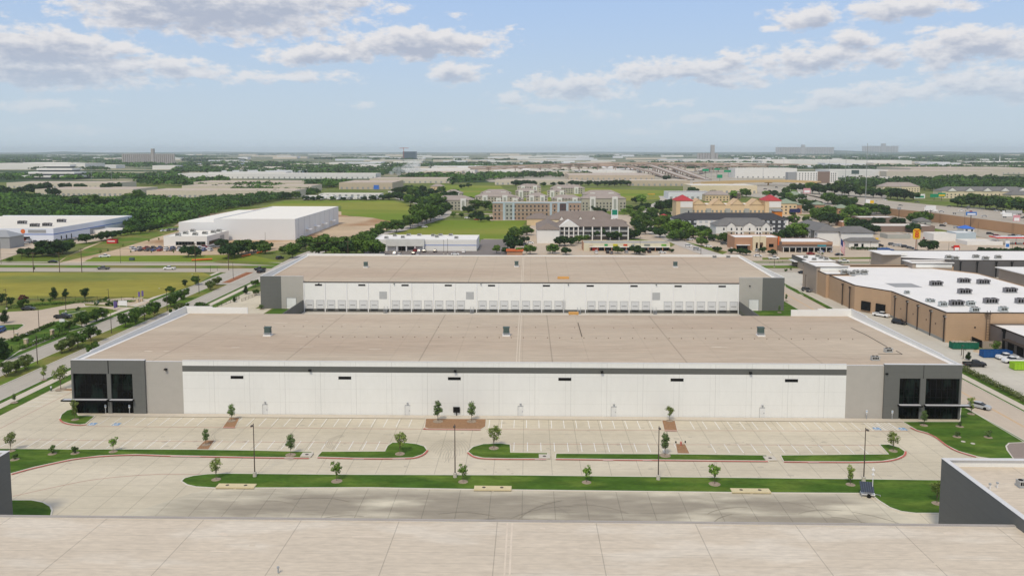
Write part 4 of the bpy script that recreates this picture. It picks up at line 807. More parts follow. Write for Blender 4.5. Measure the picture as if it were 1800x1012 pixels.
# street median trees
g = 'short trees on the median of the left street'
for i, (px, py, top) in enumerate(((11,662,632),(28,655,630),(46,649,622),(109,621,596),(124,616,588),(137,610,580),(160,600,572),(221,575,549),(238,569,542),(254,562,534),(271,556,528),(300,540,518),(310,537,512),(322,527,506),(370,510,492),(382,502,485))):
    k = 0 if i < 5 or i > 13 else (1+i % 2); pt(STR, k, px, py, top, f'short spreading tree on the street median, {nth(i)} counting from the near end', g, z=.1)
pt(STR, 2, 161, 622, 600, 'tree poking up behind the left parapet of the nearer warehouse', None)
g = 'trees along the fence of the entrance car park'
for i, (px, py, top) in enumerate(((144,575,548),(155,567,545),(170,565,542),(180,562,541),(122,580,563),(108,583,566))): pt(STR, 1+i%2, px, py, top, f'leafy tree between car park fence and left sidewalk, {nth(i)} of its clump', g)
for (pl, k, px, py, top, lab) in ((CON,0,2,632,590,'tall dark tree at the left picture edge beside the sidewalk'),(CON,0,8,568,543,'tree on the grass island of the entrance car park'),(CON,0,95,526,503,'dark tree at the edge of the dry field, left of a pair'),(CON,0,115,523,506,'dark tree at the edge of the dry field, right of a pair'),(CON,1,149,525,503,'lone dark tree at the edge of the dry field'),
    (CON,1,2,536,511,'dark tree at the left picture edge beyond the car park'),(CON,1,19,538,519,'dark bushy tree beyond the car park near the left edge'),(STR,1,41,541,524,'small round tree on the verge beyond the car park'),(CON,1,325,504,489,'small tree by the footpath, left of a pair'),(STR,1,344,501,484,'small tree by the footpath, right of a pair'),
    (STR,1,300,517,502,'small tree by the curved street lamp'),(STR,2,357,552,528,'round tree behind the left rear parapet'),(CON,0,432,517,501,'small conical tree beside the sidewalk near the junction'),(CON,0,412,531,520,'small conical tree by the wooden railing'),(STR,2,449,504,490,'tree at the left wall of the rear warehouse, farther one'),(STR,2,450,519,507,'small tree at the left wall of the rear warehouse'),
    (CON,0,10,632,600,'broad dark tree beside the sidewalk at the left edge'),(STR,0,318,545,530,'low bush at the street edge behind the parapet')): pt(pl, k, px, py, top, lab)
for px, py, top, k in ((35,527,517,0),(44,526,517,0)):
    pass
RB = tree('purple_bush', 2.6, 3.6, .3, 8, 380, .2, L_RED, 41); x,y,_ = W(37,529); put(RB, (x,y,0), 0, 'dark red bush at the dry field, left of a pair', 'red bushes', 1.0); x,y,_ = W(45,528); put(RB, (x,y,0), 2, 'dark red bush at the dry field, right of a pair', 'red bushes', .9)
g = 'shrubs on the verges of the entrance car park'
for i, (px, py) in enumerate(((75,530),(88,530),(137,546),(175,530),(185,529),(170,537),(190,538),(198,537),(10,627),(30,600),(310,545),(320,541),(330,538),(300,549))): pt(SHR, 1, px, py, None, f'low green shrub, {nth(i)} on the verges by the entrance car park', g, h=random.uniform(1.4,2.4))
# hedge along the side street
HM = leafmat('hedge_leaves', (.08,.11,.03), (.13,.15,.05), 1.0)
def leafbox(name, pts, w, h, m, n, leaf, seed, lab, cat='hedge'):
    rng = np.random.default_rng(seed); P = np.array(pts, float); seg = np.linalg.norm(np.diff(P,axis=0),axis=1); i = rng.choice(len(seg), n, p=seg/seg.sum()); t = rng.random(n)[:,None]
    C2 = P[i]*(1-t)+P[i+1]*t; C = np.c_[C2+rng.normal(size=(n,2))*w*.35, np.abs(rng.random(n))**.6*h*rng.uniform(.75,1.1,n)]; o3 = np.array([*P[0],0]); Nn = rng.normal(size=(n,3))+[0,0,.5]; Nn /= np.linalg.norm(Nn,axis=1)[:,None]
    me = quads(name, C-o3, Nn, np.full(n, leaf), m, rng); o = bpy.data.objects.new(name, me); COL.objects.link(o); o.location = o3; return tag(o, lab, cat)
leafbox('hedge', [(119.4,218),(119.3,188),(119.5,150)], 1.5, 1.3, HM, 4200, .16, 51, 'long olive hedge between the side street sidewalk and the service yard')
leafbox('hedge', [W(20,601)[:2], W(60,585)[:2], W(95,570)[:2]], 1.2, 1.1, L_OAK, 1800, .16, 52, 'hedge behind the iron fence of the entrance car park')
leafbox('hedge', [W(36,635-20)[:2], W(75,600)[:2], W(120,586)[:2]], 1.2, 1.1, L_OAK, 1800, .16, 53, 'hedge between the stone pillars and the sidewalk')
leafbox('hedge', [W(10,543)[:2], W(70,537)[:2], W(150,532)[:2], W(235,531)[:2]], 1.2, .9, L_OAK, 1800, .18, 54, 'low hedge along the far kerb of the entrance car park')
leafbox('hedge', [W(1495,439)[:2], W(1560,440)[:2]], 1.8, 1.8, L_DK, 900, .3, 55, 'clipped hedge before the low white annexe of the hotel')
leafbox('hedge', [W(1330,448-8)[:2], W(1335,441)[:2]], 1.2, 1.2, L_DK, 200, .3, 56, 'short hedge by the brick shops')
# mid-distance individual trees : (px, base, top)
def many(lst, lab, grp, protos=OAK, ks=(0,1,2), z=0):
    lst = sorted(lst); kinds = {0:'wide green',1:'full green',2:'dark green',3:'bright green'}
    for i, q in enumerate(lst):
        px, py, top = q[:3]; k = q[3] if len(q) > 3 else ks[i % len(ks)]; pt(protos, k, px, py, top-(py-top)*.24 if protos is OAK else top, f"{kinds[k] if protos is OAK else 'small'} tree, {nth(i)} from left of {grp}", grp, z=z, wide=1.25 if protos is OAK else None)
many([(453,443,430),(460,441,426),(472,438,426),(514,454,432),(525,443,425),(537,438,418),(500,446,434),(545,432,421)], 'roadside tree between the junction and the white building', 'trees at the building plot')
many([(390,437,420),(402,455,430,2),(412,452,426,2),(425,448,425,0),(437,445,424,0),(446,443,424,2),(331,452,431,2),(344,452,436,2),(420,441,426,0),(466,446,430,0)], 'dark tree near the orange barrier in front of the white building', 'trees by the orange barrier')
many([(560,449,426),(573,450,420,1),(588,450,422,0),(600,447,419,0),(612,450,421,2),(627,449,424,0),(640,447,418,1),(652,450,424,0),(665,449,430,0),(632,436,415,3),(650,424,405,2),(662,419,402,0),(645,430,409,0)], 'tree in the green clump left of the low white store', 'trees left of the low white store')
many([(667,408,395,3),(680,408,391,0),(697,408,389,0),(722,402,380,0),(735,398,372,0),(742,394,364,1),(757,389,364,0),(772,382,366,1),(750,392,366,0),(765,386,362,2)], 'large tree on the verge inside the bend of the curving road', 'trees inside the bend of the road')
many([(685,351,340),(700,352,336,2),(712,356,340,2),(722,362,344,0),(735,361,343,2),(748,364,347,0),(760,367,346,2),(772,371,348,0),(740,352,333,2),(726,346,330,0),(755,356,340,2),(708,343,328,2),(768,360,342,0),(782,353,338,2),(792,356,335,2),(694,340,330,2),(760,345,331,2),(775,341,329,0),(741,340,326,2),(800,345,334,0),(718,337,325,2),(822,365,345,2),(770,374,362,0),(780,378,358,2)], 'tree in the dense rows along the far end of the curving road', 'trees along the far end of the road')
many([(842,385,371),(845,390,378,2),(830,386,375,2),(812,383,376),(860,389,380),(823,376,362),(836,372,355),(853,370,356),(866,372,360),(797,383,374,3)], 'small tree around the car park of the brick hotel', 'trees around the brick hotel')
many([(903,441,420,2),(898,432,413,2),(905,426,409,1),(912,448,437,3),(890,446,434,2),(873,446,433,3),(932,447,432,0),(971,446,431,0),(995,448,434,2),(984,433,416,2),(993,432,414,2),(1004,432,417,2),(1017,428,415,0),(1030,423,414,0),(1050,421,400,2),(1057,420,403,2),(1076,423,407,2),(1084,422,408,0),(1114,420,402,2),(1107,421,407,2),(1086,446,434,0),(1119,447,431,2),(1125,448,434,2),(1180,444,437,2)], 'dark round tree around the columned hotel and the shop row', 'trees around the columned hotel')
many([(1040,371,362),(1050,374,364),(1060,376,366,2),(1028,370,360,2),(1120,388,372,0),(1108,380,368,3),(1098,378,368,3),(1130,396,378,0),(1143,391,372,2),(1137,405,388,0),(1118,402,388,2),(1158,401,383,0),(1170,400,381,0),(1150,412,398,2),(1135,412,398,2),(1160,418,400,2),(1165,374,352,2),(1178,370,351,2),(1172,366,350,2),(1127,362,345,3),(1118,358,345,2),(1135,370,356,2),(1122,374,360,2),(1147,380,366,0),(1190,417,390,3),(1200,414,392,3),(1182,416,394,3),(1210,412,397,3),(1218,421,403,3),(1177,410,398,0)], 'leafy tree in the mass beside the road between the hotels', 'trees beside the hotel road')
many([(1235,414,396,2),(1243,413,397,2),(1228,412,399,2),(1234,433,419,0),(1270,426,411,0),(1272,425,411,2),(1303,414,406,2),(1262,443,434,2),(1257,441,433,2),(1286,446,436,2),(1300,447,436,2),(1312,449,437,2),(1357,449,438,2),(1377,424,407,2),(1366,424,408,2),(1401,424,397,3),(1391,424,399,2),(1384,422,400,2),(1414,425,398,3),(1340,444,434,2)], 'dark tree in the car parks around the dark roofed hotel', 'trees around the dark roofed hotel')
many([(1442,394,373,0),(1457,397,374,2),(1452,388,365,0),(1436,386,368,0),(1462,360,341,0),(1477,366,346,0),(1485,370,350,2),(1455,358,342,0),(1482,388,376,3),(1505,388,366,0),(1495,382,362,0),(1530,378,360,0),(1541,376,358,2),(1553,378,363,0),(1500,410,387,0),(1512,412,385,2),(1525,412,392,2),(1535,411,395,2),(1528,401,387,2),(1510,402,384,2),(1577,400,382,2),(1605,409,392,2),(1616,393,375,0),(1608,394,377,0),(1626,392,374,0),(1545,398,382,2),(1380,362,346,2),(1388,366,348,2),(1375,350,338,2),(1404,372,358,2),(1420,374,360,2),(1432,372,352,2),(1395,354,344,0),(1410,352,341,2)], 'dark tree in the district between the hotels and the freeway wall', 'trees near the freeway wall')
many([(1631,443,421,2),(1727,446,434,2),(1740,448,435,2),(1752,447,435,2),(1770,447,436,2),(1787,447,434,2),(1795,448,434,2),(1552,455,448,0),(1543,455,449,2)], 'round tree at the fuel station side of the cross street', 'trees by the fuel station')
many([(1683,363,346,2),(1690,364,344,2),(1705,366,343,0),(1712,366,344,2),(1722,366,348,0),(1732,367,347,2),(1740,368,346,0),(1752,370,347,2),(1763,370,348,0),(1775,372,349,2),(1787,374,350,0),(1797,375,350,2),(1400,338,325,2),(1392,336,324,0),(1415,340,322,2),(1428,341,323,0),(1440,342,322,2),(1452,343,324,2),(1467,343,322,2),(1480,344,321,0),(1492,345,324,2),(1512,346,330,2),(1522,347,329,0),(1535,348,330,2),(1550,348,333,2),(1565,350,332,0),(1578,351,330,2),(1590,353,332,2),(1560,346,330,2),(1606,352,338,2)], 'roadside tree in the row on the far side of the freeway', 'trees on the far side of the freeway')
many([(95,452,434,2),(75,451,433,2),(87,449,420,2),(110,447,425,2),(117,444,424,0),(60,452,435,2),(50,452,436,2),(40,450,436,2),(72,446,428,3),(152,428,410,2),(178,424,408,2),(188,422,406,2),(197,420,405,2),(213,415,404,2),(225,413,401,0),(230,412,400,2),(247,411,397,2),(263,408,396,2),(278,405,394,2),(17,460,453,0)], 'dark tree beside the blue striped building', 'trees by the blue striped building')
many([(177,448,438),(190,444,437),(216,435,429),(230,446,440),(266,446,440),(305,446,440),(262,427,420),(279,424,418),(60,476,468) ], 'small newly planted tree on the building plot', 'new trees on the building plot', SAP, (2,0))
many([(129,368,347,2),(122,364,349,0),(138,366,350,2),(165,370,345,0),(172,369,345,2),(178,367,350,0),(183,366,350,2),(240,352,336,0),(246,352,338,0),(137,357,342,2),(222,354,342,0),(228,356,342,3),(95,347,330,2),(60,342,322,2),(80,338,320,2),(35,345,328,2),(20,348,332,2),(115,336,321,2),(142,337,322,2),(190,340,322,2),(200,339,320,2),(5,345,325,2)], 'dark tree on the grass before the long tan warehouses', 'trees before the tan warehouses')
many([(852,350,341,2),(870,349,340,2),(885,350,342,2),(812,332,324,2),(824,330,322,2),(1032,358,350,2),(1172,318,308,2),(906,328,316,2),(916,328,317,2),(925,327,316,2),(937,328,317,2),(955,328,320,2),(972,327,320,2),(987,328,319,2),(1004,326,317,2),(1012,327,318,2),(1020,327,318,2),(1034,327,317,2),(1050,328,318,2),(1062,327,317,2),(1070,328,317,2),(1080,328,316,2),(1091,327,316,2),(1103,327,317,2)], 'round tree in the far row beyond the apartment blocks', 'trees beyond the apartment blocks')
rx = random.Random(77); ex = []
while len(ex) < 60:
    px, py = rx.choice(((rx.uniform(1105,1185),rx.uniform(372,408)),(rx.uniform(1380,1560),rx.uniform(372,398)),(rx.uniform(1375,1660),rx.uniform(360,378)),(rx.uniform(905,930),rx.uniform(402,440)),(rx.uniform(1180,1260),rx.uniform(416,424)),(rx.uniform(1215,1400),rx.uniform(338,352))))
    if 1538 < px < 1642 and py > 384: continue
    if px > 1500 and py < 374: continue
    ex.append((px, py, py-rx.uniform(10,16), rx.choice((0,0,2,2,1,3))))
many(ex, '', 'the scattered trees between hotels and roads')
# woodland and tree belts, one object each
def woodland(poly, n, H, Wd, nq, leaf, seed, name='woodland', m=L_WOOD):
    rng = np.random.default_rng(seed); P = np.array([W(*p)[:2] for p in poly]); lo, hi = P.min(0), P.max(0); pts = []
    while len(pts) < n:
        q = rng.uniform(lo, hi); c = False; j = len(P)-1
        for i in range(len(P)):
            if (P[i,1] > q[1]) != (P[j,1] > q[1]) and q[0] < (P[j,0]-P[i,0])*(q[1]-P[i,1])/(P[j,1]-P[i,1])+P[i,0]: c = not c
            j = i
        if c: pts.append(q)
    pts = np.array(pts); hs = rng.uniform(.6,1.1,n)*H; ws = rng.uniform(.7,1.2,n)*Wd
    idx = np.repeat(np.arange(n), nq); d = rng.normal(size=(n*nq,3)); d[:,2] = np.abs(d[:,2])*1.1-.25; d /= np.linalg.norm(d,axis=1)[:,None]
    lob = rng.uniform(.72,1.08,(n*nq,1)); C = np.c_[pts[idx], hs[idx]*.5]+d*np.c_[ws[idx]/2, ws[idx]/2, hs[idx]*.5]*lob; Nn = d+rng.normal(size=d.shape)*.4; Nn /= np.linalg.norm(Nn,axis=1)[:,None]
    o3 = np.array([*P.mean(0),0]); me = quads(name, C-o3, Nn, np.full(n*nq, leaf), m, rng); o = bpy.data.objects.new(name, me); COL.objects.link(o); o.location = o3; return tag(o, kind='stuff')
woodland([(-60,396),(60,388),(190,389),(230,408),(330,392),(400,368),(515,349),(520,342),(470,346),(420,352),(330,358),(250,354),(195,357),(130,357),(90,352),(30,348),(-60,345)], 1900, 8.5, 12, 75, .95, 61)
woodland([(450,349),(480,347),(560,343),(560,339),(450,343)], 60, 9, 12, 60, 1.2, 62)
woodland([(1520,332),(1600,333),(1680,340),(1800,336),(1850,330),(1850,318),(1700,318),(1560,322),(1490,322),(1480,330)], 520, 13, 15, 60, 1.5, 63)
woodland([(330,330),(360,332),(470,330),(500,333),(480,338),(420,338),(330,335)], 60, 11, 15, 60, 1.5, 64); woodland([(535,326),(600,324),(620,327),(590,332),(540,331)], 60, 12, 15, 60, 1.6, 65)
woodland([(0,318),(60,316),(150,316),(320,316),(320,311),(200,312),(60,311),(-20,312)], 120, 12, 20, 40, 2.4, 66); woodland([(230,326),(330,328),(400,322),(400,318),(260,320)], 70, 12, 18, 40, 2.2, 67)
woodland([(660,310),(715,308),(700,299),(660,300),(500,300),(450,298),(300,300),(300,306),(500,304)], 260, 12, 26, 34, 3.0, 68); woodland([(790,325),(850,320),(905,314),(930,316),(900,310),(780,313)], 80, 13, 20, 40, 2.4, 69)
woodland([(900,313),(1000,312),(1040,308),(1000,306),(900,309)], 60, 12, 22, 36, 2.6, 70); woodland([(700,317),(790,316),(790,311),(730,311)], 60, 12, 22, 36, 2.6, 74)
woodland([(-40,288),(150,285),(215,281),(400,276),(215,272),(-40,274)], 1100, 13, 60, 18, 7.5, 71, 'far_woods'); woodland([(1300,281),(1500,284),(1620,287),(1850,286),(1850,272),(1600,270),(1400,272),(1250,275)], 1500, 13, 60, 18, 7.5, 72, 'far_woods')
rb = random.Random(5)
for i in range(46):
    px = rb.uniform(-20,1820); py = rb.choice([rb.uniform(269.5,276),rb.uniform(276,284),rb.uniform(284,296),rb.uniform(292,300)]); wd = rb.uniform(40,170); th = (py-262)*.07
    woodland([(px-wd,py),(px,py+th*.4),(px+wd,py),(px+wd*.6,py-th),(px-wd*.7,py-th)], max(14, int(60-(300-py))), 12, 22+(300-py)*1.6, 20, 2.6+(300-py)*.22, 100+i, 'tree_belt')
# ================================================================== vehicles
PAINT = {n: mat(n+'_car_paint', c, rough=.35, var=.02, scale=1, spec=.5) for n, c in dict(white=(.75,.75,.75), black=(.018,.018,.02), grey=(.11,.115,.12), silver=(.42,.43,.44), red=(.30,.025,.025), blue=(.03,.09,.28), tan=(.38,.33,.25)).items()}
CGL = mat('car_glass', (.015,.018,.02), rough=.15, spec=.5); LAMPG = mat('headlight_glass', (.7,.7,.68), rough=.2); TAILR = mat('tail_light_red', (.4,.02,.02), rough=.3)
def frus(b, x0, x1, w, t0, t1, wt, z0, z1, mi=0, top=True):
    v = [(x0,-w,z0),(x1,-w,z0),(x1,w,z0),(x0,w,z0),(t0,-wt,z1),(t1,-wt,z1),(t1,wt,z1),(t0,wt,z1)]; b.add(v, [(0,1,5,4),(1,2,6,5),(2,3,7,6),(3,0,4,7)]+([(4,5,6,7)] if top else []), mi)
_cars = {}
def car(kind, col):
    if (kind, col) in _cars: return _cars[kind, col]
    t = thing({'sedan':'parked_car','suv':'sport_utility_car','pickup':'pickup_truck','van':'white_van'}.get(kind, kind), '', 'pickup truck' if kind == 'pickup' else 'car'); b = MB(); g = MB(); P = PAINT[col]
    if kind == 'sedan':
        L_, w, axle = 4.7, .9, 1.4; frus(b,-2.35,2.35,.9,-2.3,2.25,.88,.28,.62); frus(b,-2.3,2.25,.88,-2.2,1.95,.82,.62,.92); frus(g,-1.75,1.15,.8,-1.1,.35,.62,.92,1.38,top=False); frus(b,-1.12,.37,.63,-1.05,.3,.58,1.38,1.44)
    elif kind == 'suv':
        L_, w, axle = 4.8, .95, 1.45; frus(b,-2.4,2.4,.95,-2.38,2.3,.93,.32,.75); frus(b,-2.38,2.3,.93,-2.35,2.05,.88,.75,1.08); frus(g,-2.3,1.25,.86,-2.0,.55,.7,1.08,1.64,top=False); frus(b,-2.02,.57,.72,-1.95,.45,.66,1.64,1.74)
    else:
        L_, w, axle = 5.8, 1.0, 1.85; frus(b,-2.9,2.9,1.0,-2.9,2.8,.98,.42,.8); frus(b,.2,2.8,.98,.2,2.6,.92,.8,1.16); frus(b,-2.9,.2,.98,-2.9,.2,.96,.8,1.18,top=False)
        g.box(-2.78,.1,-.86,.86,.95,1.0); frus(g,-.5,1.5,.9,-.35,.95,.74,1.16,1.74,top=False); frus(b,-.37,.97,.75,-.3,.85,.7,1.74,1.84); b.box(-.55,.25,-.95,.95,.9,1.17)
    b.build('body', P, t); g.build('windows', CGL, t)
    for sx in (-axle, axle):
        for sy in (-w+.1, w-.1): m = MB(); m.tube((sx,sy-.12,.34),(sx,sy+.12,.34),.36,n=12); m.build('wheel', BLACK, t)
    for sy in (-1, 1):
        m = MB(); m.box(L_/2-.04,L_/2+.03,min(sy*(w-.4),sy*(w-.1)),max(sy*(w-.4),sy*(w-.1)),.58,.74); m.build('headlight', LAMPG, t)
        m = MB(); m.box(-L_/2-.03,-L_/2+.05,min(sy*(w-.35),sy*(w-.1)),max(sy*(w-.35),sy*(w-.1)),.62,.8); m.build('tail_light', TAILR, t)
    _cars[kind, col] = t; return t
KN = dict(sedan='car', suv='utility car', pickup='pickup truck')
def pc(kind, col, px, py, ang, where, z=.1, group=None):
    x, y, _ = W(px, py, z); put(car(kind, col), (x, y, z), R(ang), f'{col} {KN[kind]} {where}', group)
for q in (('sedan','black',50,544.5,8,'driving in the entrance car park left of the lamp post'),('pickup','black',111,559,6,'parked by the grass island in the entrance car park'),('suv','blue',0,583.5,-80,'at the left picture edge by the grass island'),
    ('pickup','grey',182,473.5,180,'driving on the cross street, beside the third utility pole'),('pickup','white',298,473.5,180,'driving on the cross street toward the junction'),('sedan','black',93,461.5,15,'leaving the driveway of the building plot'),
    ('pickup','black',457,475,180,'farther of two waiting at the junction'),('suv','black',459,479,70,'nearer of two waiting at the junction'),('suv','black',492,455,60,'on the curving road just past the junction'),
    ('pickup','white',1549,556,-50,'parked beside the loading doors of the tan brick store'),('suv','black',1580.5,569,-50,'parked against the tan brick store wall'),('suv','grey',1418,512,-65,'driving on the lane left of the tan brick store'),
    ('pickup','black',1713,643.5,0,'parked behind the hedge on the service yard'),('sedan','silver',1722,716.5,-50,'driving on the side street at the right'),('pickup','white',1770,631,180,'parked in front of the blue container'),('pickup','white',1781,637,180,'parked nearest the green container'),
    ('sedan','black',1411,481,-60,'at the drive-through exit of the grey restaurant'),('suv','grey',1431,484,0,'queueing at the drive-through of the grey restaurant'),('pickup','white',1483,461,0,'on the cross street beside the flagpole'),('pickup','white',1360,455.5,0,'on the cross street left of the grey restaurant'),
    ('sedan','black',1475,449,0,'on the far lanes of the cross street near the flag'),('pickup','black',1541,450.5,0,'on the far lanes of the cross street behind the blue truck'),
    ('pickup','white',184,452,20,'parked on the plot next to the green lawn'),('suv','white',746,400,30,'driving on the curving road past the big trees'),
    ('suv','white',1210,434,-50,'driving on the hotel road, farther of two'),('suv','silver',1225,440,-50,'driving on the hotel road, nearer of two')): pc(*q)
def row(spec, where, grp):
    for i, (k, c, px, py, a) in enumerate(spec): pc(k, c, px, py, a, f'{nth(i)} from left {where}', group=grp)
rc = random.Random(12)
def auto(pxs, pys, ang, n, cols='white black grey silver white red black silver blue white grey'.split(), kinds=('suv','sedan','pickup','suv')):
    out = []
    for i in range(n):
        t = i/(n-1) if n > 1 else 0; out.append((rc.choice(kinds), rc.choice(cols), pxs[0]+(pxs[1]-pxs[0])*t+rc.uniform(-.6,.6), pys[0]+(pys[1]-pys[0])*t, ang+rc.uniform(-4,4)))
    return out
row(auto((237,370),(441,441),90,13), 'in the front row before the white office', 'front row at the white office'); row(auto((233,352),(437.5,437.5),90,11), 'in the rear row before the white office', 'rear row at the white office')
row(auto((373,402),(436,431),60,5), 'in the slanting row right of the white office', 'slanting row at the white office'); row(auto((286,322),(406.5,404),90,7), 'in the far row behind the white office', 'far row behind the white office')
row([('suv','white',359,439,0),('suv','red',361,436,0)], 'of the pair by the white office corner', 'pair at the office corner')
row(auto((22,60),(431,427),85,6), 'in front of the blue striped building', 'cars before the blue striped building'); row(auto((108,142),(425,421),10,5), 'beside the blue striped building', 'cars beside the blue striped building'); row(auto((20,52),(424,424),90,5), 'close to the wall of the blue striped building', 'cars at the blue striped wall')
row([('sedan','silver',672,445,90),('suv','white',694,447,90),('sedan','white',702,449,90),('suv','black',727,447,90),('pickup','red',730,442,90),('suv','silver',737,443,90),('suv','black',746,443,90),('sedan','silver',735,448,90),('suv','black',765,443,90),('sedan','white',800,448,0),('suv','white',815,444,90)], 'in front of the low white store', 'cars before the low white store')
row([('suv','white',1048,445,90),('suv','black',1068,445,90),('sedan','grey',1075,446,80),('suv','silver',1101,445,90),('sedan','black',1132,444,90),('suv','black',1141,444,90),('sedan','white',1164,445,0)], 'before the shop row with coloured signs', 'cars before the shop row')
row([('suv','white',1336,421,90)][:0]+[('sedan','black',1238,419,30),('suv','black',1236,421,0),('suv','silver',1251,422,0),('sedan','white',1213,422,0),('sedan','white',1208,418,0),('sedan','white',1245,434,0),('suv','grey',1273,430,0),('sedan','red',1288,423,0),('suv','black',1278,424,0)], 'in the car park beyond the hotel road', 'cars in the car park beyond the hotel road')
row([('pickup','white',1293,438,0),('pickup','white',1301,438,0),('suv','silver',1331,442,60),('sedan','white',1332,451,0)], 'near the entrance of the brick shops', 'cars by the brick shops')
row([('sedan','grey',1404,443,90),('sedan','blue',1444,443,90),('suv','white',1442,445,90),('sedan','silver',1459,443,90),('sedan','red',1425,447,0)], 'before the brown brick shop row', 'cars before the brown brick shops')
row([('suv','black',1546,433,0),('suv','grey',1568,431,-30),('suv','silver',1576,433,-30),('suv','white',1582,433,-30),('suv','black',1591,435,-30),('sedan','grey',1600,437,-30),('sedan','black',1612,443,0),('sedan','white',1615,446,0),('sedan','black',1656,446,0)], 'in the lot in front of the yellow sign', 'cars near the yellow sign')
row([('sedan','silver',1566,419,0),('suv','red',1580,418,0),('suv','red',1588,418,0),('suv','white',1581,413,0),('sedan','white',1596,414,0),('suv','red',1630,420,0),('suv','white',1649,423,0),('pickup','tan',1700,428,0),('sedan','red',1680,436,0),('suv','red',1752,416,0),('pickup','black',1780,416,0),('suv','white',1793,417,0)], 'around the small shops below the freeway wall', 'cars around the small shops')
row([('sedan','black',870,386,0),('suv','silver',880,386,0),('suv','white',893,386,0),('sedan','red',838,387,0),('suv','white',821,384,0),('suv','silver',845,386,0),('suv','black',857,386,0)], 'in front of the brick hotel', 'cars before the brick hotel')
row([('suv','black',922,432,20),('suv','white',927,436,0),('suv','red',917,440,0),('sedan','white',932,428,0),('sedan','grey',1382,392,0),('sedan','black',1396,395,0),('sedan','black',1376,398,0),('suv','white',1482,393,0)], 'scattered in the hotel car parks', 'cars scattered in the hotel car parks')
row([('sedan','white',1655,392,-28),('sedan','white',1664,394,-28),('suv','black',1657,398,-28),('suv','silver',1681,401,-28),('suv','black',1740,412,-28)], 'on the frontage road below the tan wall', 'cars on the frontage road')
# ================================================================== lamps and poles
def street_lamp(arm=2.4, h=9.0, dbl=False):
    t = thing('street_lamp', '', 'street lamp'); MB().cyl(0,0,0,h,.13,.07,8).build('pole', BRONZE, t); b = MB(); b.tube((0,0,h-.1),(-arm*.5,0,h+.35),.05); b.tube((-arm*.5,0,h+.35),(-arm,0,h+.4),.05); b.build('arm', BRONZE, t); MB().box(-arm-.5,-arm,-.15,.15,h+.3,h+.42).build('lamp_head', LGREY, t); return t
SLM = street_lamp(); LP2 = lot_lamp()
for (px, py, top, lab) in ((66,640,587,'nearest street lamp on the left street median'),(196,586,550,'street lamp on the left street median among the trees'),(294,547,507,'curved street lamp beside the left sidewalk'),(350,517,482,'curved street lamp on the median near the junction'),(410,491,460,'curved street lamp in the bare earth median at the junction'),(1232,447,410,'street lamp on the hotel road'),(1160,417,401,'curved street lamp beside the hotel road trees')):
    x, y, _ = W(px, py); s = hgt(px, py, top)/9.4; put(SLM, (x, y, .1), 0, lab, None, (1,1,s))
for (px, py, top, lab) in ((69,582,541,'bronze lamp post by the lawn of the entrance car park'),(116,548,523,'lamp post on the small island of the entrance car park'),(12,544,508,'lamp post at the far left of the entrance car park'),(25,596,575,'short dark lamp post at the gate pillars'),(191,527,508,'thin lamp post at the fence of the dry field'),
    (1415,513,483,'thin lamp post beside the lane by the tan brick store'),(1690,626,606,'twin-looking lamp post at the hedge end, left one'),(1693,632,613,'lamp post at the hedge end, right one'),(1529,464,424,'tall thin lamp post right of the flagpole'),(780,447,422,'lamp post before the low white store, left one'),(787,448,420,'lamp post before the low white store, right one'),(706,448,433,'lamp post left of the low white store door'),(925,447,404,'dark pole beside the columned hotel'),(1125,446,416,'dark pole at the right end of the shop row'),
    (1335,455,409,'tall pole left of the grey restaurant'),(1361,470,455,'short lamp post at the lane by the grey restaurant'),(1695,402,370,'dark pole on the frontage road')):
    x, y, _ = W(px, py); s = hgt(px, py, top)/10.0; put(LP2, (x, y, .05), 0, lab, None, (1,1,s))
def util_pole(px, py, top, lab, arms=True, m=WOOD, r=.19):
    x, y, _ = W(px, py); h = hgt(px, py, top); t = thing('utility_pole', lab, 'utility pole', (x, y, 0), 0, 'utility poles'); MB().cyl(0,0,0,h,r,r*.7,8).build('pole', m, t)
    if arms: b = MB(); b.box(-1.2,1.2,-.06,.06,h-.7,h-.55); [b.cyl(s,0,h-.55,h-.3,.06,n=6) for s in (-1.1,0,1.1)]; b.build('crossarm', m, t)
    return (x, y, h)
up = [util_pole(px, py, top, lab) for px, py, top, lab in ((-60,478,440,'wooden utility pole outside the left edge'),(59,479,443,'wooden utility pole on the cross street verge, first from the left'),(105,479,443,'wooden utility pole on the cross street verge, second from the left'),(144,479,436,'wooden utility pole on the cross street verge, third from the left'),(344,478,427,'wooden utility pole left of the junction'),(402,475,445,'wooden utility pole at the corner of the junction'),(612,460,423,'wooden utility pole in front of the green clump'))]
for px, py, top, lab in ((2,464,423,'utility pole in the yard at the left edge'),(38,456,440,'thin pole at the corner of the bushes'),(212,463,433,'white lamp pole in the green plot'),(467,446,408,'thin pole in front of the white building'),(370,478,466,'signal post at the junction'),(382,476,468,'small signal post at the junction'),(1612,450,415,'pole between the yellow sign and the round tree'),(1667,450,426,'pole left of the fuel station'),(1719,408,391,'dark pole beside the blue roofed shop'),(1720,447,433,'pole before the fuel station trees'),(1779,447,424,'pole at the fuel station')): util_pole(px, py, top, lab, False, BRONZE, .1)
wb = MB()
for k in (-1.1, 0, 1.1):
    for p, q in ((up[1],up[2]),(up[2],up[3]),(up[3],up[4]),(up[4],up[6]),(up[0],up[1])):
        for j in range(8):
            a, c = j/8, (j+1)/8; f = lambda s: (p[0]+(q[0]-p[0])*s+k, p[1]+(q[1]-p[1])*s, p[2]+(q[2]-p[2])*s-.3-4*s*(1-s)*1.1)
            wb.tube(f(a), f(c), .025, n=3)
tag(wb.build('power_line', BRONZE), 'black power line wires strung between the wooden utility poles', 'power line')
